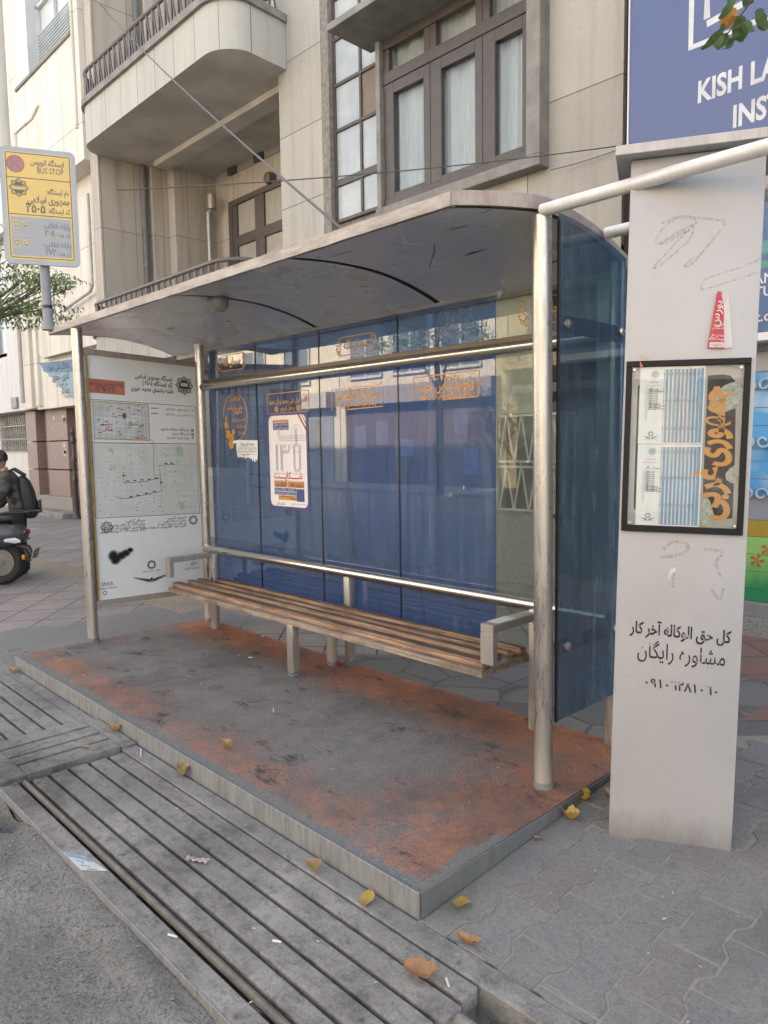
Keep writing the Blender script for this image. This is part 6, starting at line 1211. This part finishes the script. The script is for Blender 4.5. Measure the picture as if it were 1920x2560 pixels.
stb = Board((-1.155, -1.632, -.0885), (-.875, -1.632, -.0885), (-.875, -1.556, -.0885), (-1.155, -1.556, -.0885), (0, 0, 1))
t = thing('torn_sticker', 'torn white sticker with blue print on the front flange of the cover plate', 'sticker', (-1.03, -1.6, -.089))
b = Ink(stb, .0008); b.poly([(.02, .0), (.20, .0), (.28, .072), (.12, .05)]); b.build('paper', plain('sticker_paper', (.42, .43, .42), .6, bump=0, var=.2), t)
b = Ink(stb, .0014); b.poly([(.025, .002), (.07, .002), (.19, .062), (.13, .05)]); b.build('blue_edge', plain('sticker_blue', (.14, .27, .38), .6, bump=0), t)
b = Ink(stb, .0014); b.line([(.12, .012), (.15, .03), (.17, .015), (.20, .035), (.21, .02), (.24, .045)], .003); b.line([(.14, .04), (.18, .05)], .002); b.build('lettering', I_DK, t)
b = MB(); b.grid(9, 3, lambda u, v: (-.735 + .085 * u + .008 * math.sin(v * 7), -1.325 + .045 * u + .022 * v + .005 * math.sin(u * 23), -.087 + .010 * abs(math.sin(u * 13 + v * 5)) + .006 * v)); tag(b.build('sweet_wrapper', plain('wrapper_pink', (.40, .34, .32), .35, bump=0, var=.5, scale=60)), 'crumpled pink and white wrapper caught in a slot of the cover plate', 'wrapper', 'litter on the ground')
b = MB(); b.tube([(-4.33 + .10 * math.cos(a * .449), -.80 + .07 * math.sin(a * .449), gz(-.8) + .012) for a in range(15)] + [(-4.0, -.60, gz(-.6) + .006), (-3.97, -.45, .0)], .004, 6); tag(b.build('wire_loop', plain('old_wire', (.22, .22, .21), .6), smooth=True), 'loop of old wire on the pavement at the far platform corner', 'wire')
b = MB(); b.lathe([(.002, .055), (.03, .05), (.06, .03), (.07, 0)], (-5.75, -.88, gz(-.9)), 14); b.v = [(-5.75 + (x + 5.75) * 1.3, -.88 + (y + .88) * .7, z) for x, y, z in b.v]; b.tube([(-5.75, -.85, gz(-.9) + .02), (-5.62, -.78, gz(-.9) + .012)], [.03, .01], 8); tag(b.build('black_bag', M_BLACK, smooth=True), 'small black plastic lump lying on the tiles near the scooter', 'litter')
# ornate iron post by the entrance
t = thing('iron_post', 'slender dark iron post with knobs before the granite entrance', 'post', (-14.23, 3.55, 0))
b = MB(); b.lathe([(.10, 0), (.09, .06), (.05, .10), (.045, .8), (.06, .84), (.04, .9), (.035, 1.2), (.055, 1.25), (.055, 1.3), (.03, 1.36), (.03, 1.62), (.06, 1.66), (.045, 1.74), (.02, 1.8), (.05, 1.86), (.02, 1.95)], (-14.23, 3.55, 0), 12); b.build('shaft', plain('dark_iron', (.06, .065, .065), .5, .3), t, True)

# ================================================================== SCOOTER AND PERSON
Hd = math.atan2(-.78, -.62)                                    # heading of the scooter
t = thing('scooter', 'dark grey motor scooter standing by the person with the backpack', 'scooter', (-7.30, -.01, gz(.08)), Hd)
M_SCO = plain('scooter_grey', (.055, .06, .065), .28, .2, var=.15, bump=0); M_TYRE = plain('tyre_rubber', (.018, .018, .018), .8)
def torus(R_, r_, c, n=28, m=10):
    b = MB(); vs = [((R_ + r_ * math.cos(j * 6.2832 / m)) * math.cos(i * 6.2832 / n) + c[0], c[1] + r_ * 1.15 * math.sin(j * 6.2832 / m), (R_ + r_ * math.cos(j * 6.2832 / m)) * math.sin(i * 6.2832 / n) + c[2]) for i in range(n) for j in range(m)]
    b.add(vs, [[i * m + j, i * m + (j + 1) % m, ((i + 1) % n) * m + (j + 1) % m, ((i + 1) % n) * m + j] for i in range(n) for j in range(m)]); return b
def wheel(x):
    w = torus(.205, .062, (x, 0, .267)).build('wheel', M_TYRE, t, True, True)
    b = MB(); b.lathe([(.0, -.05), (.05, -.05), (.05, .05), (0, .05)], (x, 0, .267), 14, 'y')
    for k in range(12): a = k * 6.2832 / 12; b.bar((x + .04 * math.cos(a), 0, .267 + .04 * math.sin(a)), (x + .15 * math.cos(a + .15), 0, .267 + .15 * math.sin(a + .15)), .022, .05, (0, 1, 0))
    b.lathe([(.145, -.04), (.155, -.04), (.155, .04), (.145, .04)], (x, 0, .267), 24, 'y'); b.build('rim', plain('rim_metal', (.22, .22, .21), .35, .6), w, True, True); return w
wheel(0); wheel(1.26)
def loft(secs, n=16):
    b = MB(); vs = []
    for x, zc, hz, hy in secs: vs += [(x, hy * math.copysign(abs(math.cos(q_)) ** .7, math.cos(q_)), zc + hz * math.copysign(abs(math.sin(q_)) ** .7, math.sin(q_))) for q_ in [6.2832 * i / n for i in range(n)]]
    m = len(secs); b.add(vs, [[i * n + j, i * n + (j + 1) % n, (i + 1) * n + (j + 1) % n, (i + 1) * n + j] for i in range(m - 1) for j in range(n)] + [list(range(n)), [(m - 1) * n + j for j in range(n)]]); return b
loft([(-.30, .58, .05, .05), (-.26, .58, .10, .10), (-.10, .58, .15, .16), (.15, .55, .19, .19), (.42, .48, .20, .18), (.55, .42, .15, .15)]).build('body', M_SCO, t, True, True)
b = loft([(.45, .27, .07, .16), (.9, .27, .06, .16)]); b.box(.88, .98, -.17, .17, .22, .85, .03); b.build('footboard', M_SCO, t, True, True)
loft([(-.18, .76, .02, .08), (-.10, .77, .05, .13), (.2, .765, .06, .15), (.5, .75, .05, .12), (.55, .74, .02, .08)]).build('seat', M_BLACK, t, True, True)
b = MB(); b.tube([(1.26, .09, .27), (1.12, .09, .62), (1.02, 0, .95), (.98, 0, 1.02)], .024, 8); b.tube([(1.26, -.09, .27), (1.12, -.09, .62), (1.02, 0, .95)], .024, 8); b.tube([(.93, -.34, 1.05), (.98, -.15, 1.03), (.98, .15, 1.03), (.93, .34, 1.05)], .018, 8); b.build('handlebar', M_BLACK, t, True, True)
b = MB()
for s_ in (-1, 1): b.tube([(.15, s_ * .15, .80), (-.15, s_ * .16, .84), (-.38, s_ * .12, .84), (-.46, s_ * .03, .835)], .012, 8)
b.tube([(-.25, -.14, .84), (-.25, .14, .84)], .010, 6); b.tube([(-.36, -.1, .84), (-.36, .1, .84)], .010, 6); b.build('rear_rack', plain('rack_black', (.03, .03, .03), .3, .5), t, True, True)
loft([(-.325, .60, .014, .035), (-.31, .602, .034, .075), (-.25, .605, .036, .07)]).build('tail_light', plain('tail_light_red', (.12, .012, .014), .25, bump=0), t, True, True)
for s_ in (-1, 1):
    loft([(-.275, .49, .02, .03), (-.22, .50, .04, .05), (-.10, .505, .02, .03)]); b = loft([(-.28, .515, .012, .02), (-.22, .525, .035, .012), (-.08, .53, .012, .008)]); b.v = [(x, y + s_ * .145, z) for x, y, z in b.v]; b.build('clear_lens', plain('lens_white', (.52, .56, .58), .1, bump=0), t, True, True)
    b = MB(); b.lathe([(.001, -.02), (.03, -.012), (.032, .012), (.001, .02)], (-.30, s_ * .13, .33), 12, 'x'); b.build('indicator', plain('indicator_orange', (.62, .22, .015), .2, bump=0), t, True, True)
b = MB(); b.tube([(-.18, 0, .45), (-.30, 0, .42), (-.36, 0, .30)], [.05, .04, .03], 8); b.tube([(.0 + .30 * math.cos(a), 0, .267 + .30 * math.sin(a)) for a in [rad(60 + 12 * k) for k in range(11)]], .035, 8); b.build('mudguard', M_BLACK, t, True, True)
pm = Matrix.Translation((-.385, 0, .36)) @ Matrix.Rotation(rad(-20), 4, 'Y')
b = MB(); b.box(-.003, .003, -.105, .105, -.065, .065, .002, pm); plt = b.build('number_plate', plain('plate_white', (.50, .51, .49), .4, bump=0), t, local=True)
nb = Board(pm @ Vector((-.004, .10, -.06)), pm @ Vector((-.004, -.10, -.06)), pm @ Vector((-.004, -.10, .06)), pm @ Vector((-.004, .10, .06)), pm.to_3x3() @ Vector((-1, 0, 0)))
b = Ink(nb, .001); b.text('۷۲۵۶۷', .10, .014, .066, 'c', .03, width=.17); b.text('۱۲۷', .11, .070, .055, 'c', .03, width=.09); b.build('lettering', I_DK, plt, local=True)
b = Ink(nb, .001); b.rect(.005, .045, .065, .115); b.build('blue_field', I_NAVY, plt, local=True)
b = MB(); b.tube([(.35, -.16, .30), (.05, -.19, .30), (-.22, -.20, .36)], [.03, .06, .055], 12); b.build('exhaust', M_BLACK, t, True, True)
b = loft([(.06, .27, .09, .07), (.45, .30, .11, .09)]); b.build('engine', plain('engine_grey', (.06, .06, .06), .5, .4), t, True, True)

def skin(name, verts, edges, radii, m, parent, root=0, sub=2):
    me = bpy.data.meshes.new(name); me.from_pydata([tuple(v) for v in verts], edges, []); me.materials.append(m); o = bpy.data.objects.new(name, me); COL.objects.link(o)
    md = o.modifiers.new('skin', 'SKIN'); md.use_smooth_shade = True
    for i, r in enumerate(radii):
        v = me.skin_vertices[0].data[i]; v.radius = r if isinstance(r, tuple) else (r, r)
        v.use_root = (i == root)
    sb = o.modifiers.new('sub', 'SUBSURF'); sb.levels = sub; sb.render_levels = sub
    dg = bpy.context.evaluated_depsgraph_get(); dg.update(); me2 = bpy.data.meshes.new_from_object(o.evaluated_get(dg)); bpy.data.objects.remove(o)
    o = bpy.data.objects.new(name, me2); COL.objects.link(o); hang(o, parent, True); me2.materials.clear(); me2.materials.append(m); return o
t = thing('person', 'person seen from behind in a dark camouflage jacket with a bulky black backpack', 'person', (-7.70, .33, gz(.3) - .03), rad(-112))
g = G('camouflage_cloth'); n_ = g.vor(16, 'F1', g.vm('ADD', g.pos(), g.vm('MULTIPLY', g.comb(g.noise(9, 3, .6), g.noise(8, 3, .6), g.noise(7, 3, .6)), (.12, .12, .12))), 1); k = g.sep(n_)[0]
M_CAMO = g.end(g.pbr(g.mix(g.ramp(k, .62, .68), g.mix(g.ramp(k, .3, .36), (.018, .02, .02), (.035, .038, .034)), (.07, .068, .058)), .85))
M_SKIN = plain('skin', (.40, .24, .17), .5, var=.08, bump=0); M_TROU = plain('black_trousers', (.022, .022, .024), .8, var=.2); M_HAIR = plain('dark_hair', (.016, .013, .011), .5, var=.3, scale=60, bump=.5)
# local frame: +x is forward; standing, head bowed, arms forward over the scooter seat
body = [(0, 0, .86), (.01, 0, 1.0), (.05, 0, 1.14), (.10, 0, 1.25), (.13, 0, 1.31), (.155, 0, 1.355),           # pelvis .. neck base .. neck
        (.09, .17, 1.23), (.14, .23, 1.03), (.30, .20, .90), (.08, -.17, 1.23), (.10, -.24, 1.02), (.24, -.22, .86),
        (0, .095, .80), (.02, .10, .45), (-.02, .10, .09), (.12, .11, .04), (0, -.095, .80), (.0, -.11, .45), (-.05, -.11, .09), (.09, -.125, .04)]
ed = [(0, 1), (1, 2), (2, 3), (3, 4), (4, 5), (3, 6), (6, 7), (7, 8), (3, 9), (9, 10), (10, 11), (0, 12), (12, 13), (13, 14), (14, 15), (0, 16), (16, 17), (17, 18), (18, 19)]
rr = [(.15, .115), (.145, .11), (.16, .12), (.14, .10), (.075, .07), (.055, .055), .075, .058, .042, .075, .058, .042, .095, .068, .05, .045, .095, .068, .05, .045]
bd = skin('body', body, ed, rr, M_CAMO, t)
bd.data.materials.append(M_TROU); bd.data.materials.append(M_SKIN); bd.data.materials.append(M_BLACK)
for p in bd.data.polygons: z = p.center.z; p.material_index = 2 if (z > 1.315 and abs(p.center.y) < .08) else 3 if z < .10 else 1 if (z < .88 and p.center.x < .16) else 0; p.use_smooth = True
hc = Vector((.19, 0, 1.43))
b = MB(); vs = []; N1, N2 = 16, 12
for j in range(N2 + 1):
    for i in range(N1):
        th, ph = math.pi * j / N2, 6.2832 * i / N1; x, y, z = .098 * math.sin(th) * math.cos(ph), .078 * math.sin(th) * math.sin(ph), .118 * math.cos(th)
        if x > .03 and z < 0: x *= .93 + .1 * (1 + z / .118); y *= .85 + .15 * (1 + z / .118)
        if x > .08 and abs(z) < .03 and abs(y) < .02: x += .02
        vs.append((hc.x + x, hc.y + y, hc.z + z - x * .25))
b.add(vs, [[j * N1 + i, j * N1 + (i + 1) % N1, (j + 1) * N1 + (i + 1) % N1, (j + 1) * N1 + i] for j in range(N2) for i in range(N1)]); hd = b.build('head', M_SKIN, t, True, True, 80)
b = MB()
for s_ in (-1, 1): b.lathe([(.002, -.006), (.016, -.004), (.024, .006), (.018, .012), (.002, .008)], (hc.x - .01, hc.y + s_ * .078, hc.z - .012), 10, 'y')
b.build('ear', M_SKIN, hd, True, True)
b = MB()
for s_ in (-1, 1): b.lathe([(.001, 0), (.010, -.002), (.001, -.006)], (hc.x + .092, hc.y + s_ * .03, hc.z - .01), 8, 'x')
b.build('eyes', M_BLACK, hd, True, True)
b = MB(); vs = []; rg = random.Random(2)
for j in range(N2 + 1):
    for i in range(N1 * 2):
        th, ph = math.pi * .55 * j / N2, 6.2832 * i / (N1 * 2); k_ = 1.03 + rg.uniform(0, .10); lim = 1 - .62 * max(0, math.cos(ph)) ; th *= lim
        x, y, z = .098 * k_ * math.sin(th) * math.cos(ph), .082 * k_ * math.sin(th) * math.sin(ph), .122 * k_ * math.cos(th); vs.append((hc.x + x - .006, hc.y + y, hc.z + z - x * .25 + .004))
b.add(vs, [[j * 2 * N1 + i, j * 2 * N1 + (i + 1) % (2 * N1), (j + 1) * 2 * N1 + (i + 1) % (2 * N1), (j + 1) * 2 * N1 + i] for j in range(N2) for i in range(2 * N1)]); b.build('hair', M_HAIR, t, True, True)
for s_, (hx, hy, hz_) in ((1, (.30, .20, .90)), (-1, (.24, -.22, .86))):
    P = [(hx, hy, hz_), (hx + .05, hy - s_ * .005, hz_ - .03), (hx + .085, hy - s_ * .01, hz_ - .05)]; E_ = [(0, 1), (1, 2)]; r_ = [.028, (.036, .02), (.034, .016)]
    for k, (dy, L) in enumerate(((-.026, .06), (-.009, .07), (.009, .066), (.026, .052))):
        i0 = len(P); P += [(hx + .10, hy + dy, hz_ - .055), (hx + .10 + L * .5, hy + dy * 1.1, hz_ - .075), (hx + .10 + L * .8, hy + dy * 1.1, hz_ - .105)]; E_ += [(2, i0), (i0, i0 + 1), (i0 + 1, i0 + 2)]; r_ += [.0095, .0085, .007]
    i0 = len(P); P += [(hx + .05, hy - s_ * .045, hz_ - .045), (hx + .085, hy - s_ * .06, hz_ - .07)]; E_ += [(1, i0), (i0, i0 + 1)]; r_ += [.011, .008]
    skin('hand', P, E_, r_, M_SKIN, t)
bp = thing('backpack', 'bulky black backpack on the back of the person by the scooter', 'backpack', t.location, t.rotation_euler.z)
b = loft([(.0, 0, 0, 0)] * 1) if False else MB()
n = 20; secs = [(.74, .06, .12), (.78, .10, .15), (.90, .12, .165), (1.06, .11, .16), (1.18, .085, .14), (1.25, .04, .10)]; vs = []
for z, dx, dy in secs: vs += [(-.12 + .14 * (z - .78) - (dx * math.copysign(abs(math.cos(q_)) ** .6, math.cos(q_))) * (1 if math.cos(q_) > 0 else .5), dy * math.copysign(abs(math.sin(q_)) ** .6, math.sin(q_)), z) for q_ in [6.2832 * i / n for i in range(n)]]
b.add(vs, [[i * n + j, i * n + (j + 1) % n, (i + 1) * n + (j + 1) % n, (i + 1) * n + j] for i in range(len(secs) - 1) for j in range(n)] + [list(range(n)), [(len(secs) - 1) * n + j for j in range(n)]]); b.build('bag', plain('black_nylon', (.018, .018, .019), .6, var=.3), bp, True, True)
for s_ in (-1, 1): b = MB(); b.tube([(-.10, s_ * .10, 1.25), (.02, s_ * .12, 1.335), (.13, s_ * .13, 1.28), (.17, s_ * .13, 1.12), (.02, s_ * .16, .95)], .016, 8); b.build('strap', M_BLACK, bp, True, True)
b = MB(); b.box(-.255, -.225, -.11, .11, .80, .96, .012, seg=2); b.build('pocket', M_BLACK, bp, True, True)

# ================================================================== A CAR PARKED ACROSS THE STREET (mirrored in the glass)
t = thing('parked_car', 'white saloon car parked across the street', 'car', (5.5, -11.6, -.14))
prof = [(-2.1, .28), (-2.12, .55), (-2.05, .80), (-1.75, .92), (-1.15, .96), (-.55, 1.36), (-.1, 1.43), (.55, 1.40), (1.2, .98), (1.75, .92), (2.05, .82), (2.1, .55), (2.08, .28)]
b = MB(); cx, cy, cz = 5.5, -11.6, -.14
vs = []
for x, z in prof:
    in_ = .22 if z > 1.0 else 0
    vs += [(cx + x, cy - .84 + in_, cz + z), (cx + x, cy + .84 - in_, cz + z)]
n = len(prof)
b.add(vs, [[2 * i, 2 * i + 1, 2 * ((i + 1) % n) + 1, 2 * ((i + 1) % n)] for i in range(n)] + [[2 * i for i in range(n)][::-1], [2 * i + 1 for i in range(n)]])
b.build('body', plain('white_car_paint', (.60, .60, .58), .25, bump=0, var=.04), t)
for s_ in (-1, 1):
    b = MB(); y0, y1 = cy + s_ * .845, cy + s_ * .632
    for P in ([(-1.02, .985), (-.52, 1.31), (.0, 1.37), (.0, .985)], [(.05, .985), (.05, 1.37), (.52, 1.345), (1.05, .985)]): b.add([(cx + x, (y0 + (y1 - y0) * (z - .95) / .45), cz + z) for x, z in P], [[0, 1, 2, 3]])
    b.build('side_window', plain('car_window', (.02, .025, .03), .08, bump=0), t)
    for x in (-1.3, 1.32):
        b = MB(); b.lathe([(.0, -.1), (.30, -.1), (.315, -.06), (.315, .06), (.30, .1), (0, .1)], (cx + x, cy + s_ * .77, cz + .315), 22, 'y'); w = b.build('wheel', M_TYRE, t, True)
        b = MB(); b.lathe([(.0, -.012), (.19, -.012), (.20, 0), (.0, .0)], (cx + x, cy + s_ * .88, cz + .315), 18, 'y'); b.build('rim', plain('rim_metal', (.22, .22, .21)), w, True)
    b = MB(); b.box(cx - 2.11, cx - 1.98, cy + s_ * .58 - .16, cy + s_ * .58 + .16, cz + .62, cz + .76, .02); b.build('headlight', plain('lens_white', (.52, .56, .58)), t)
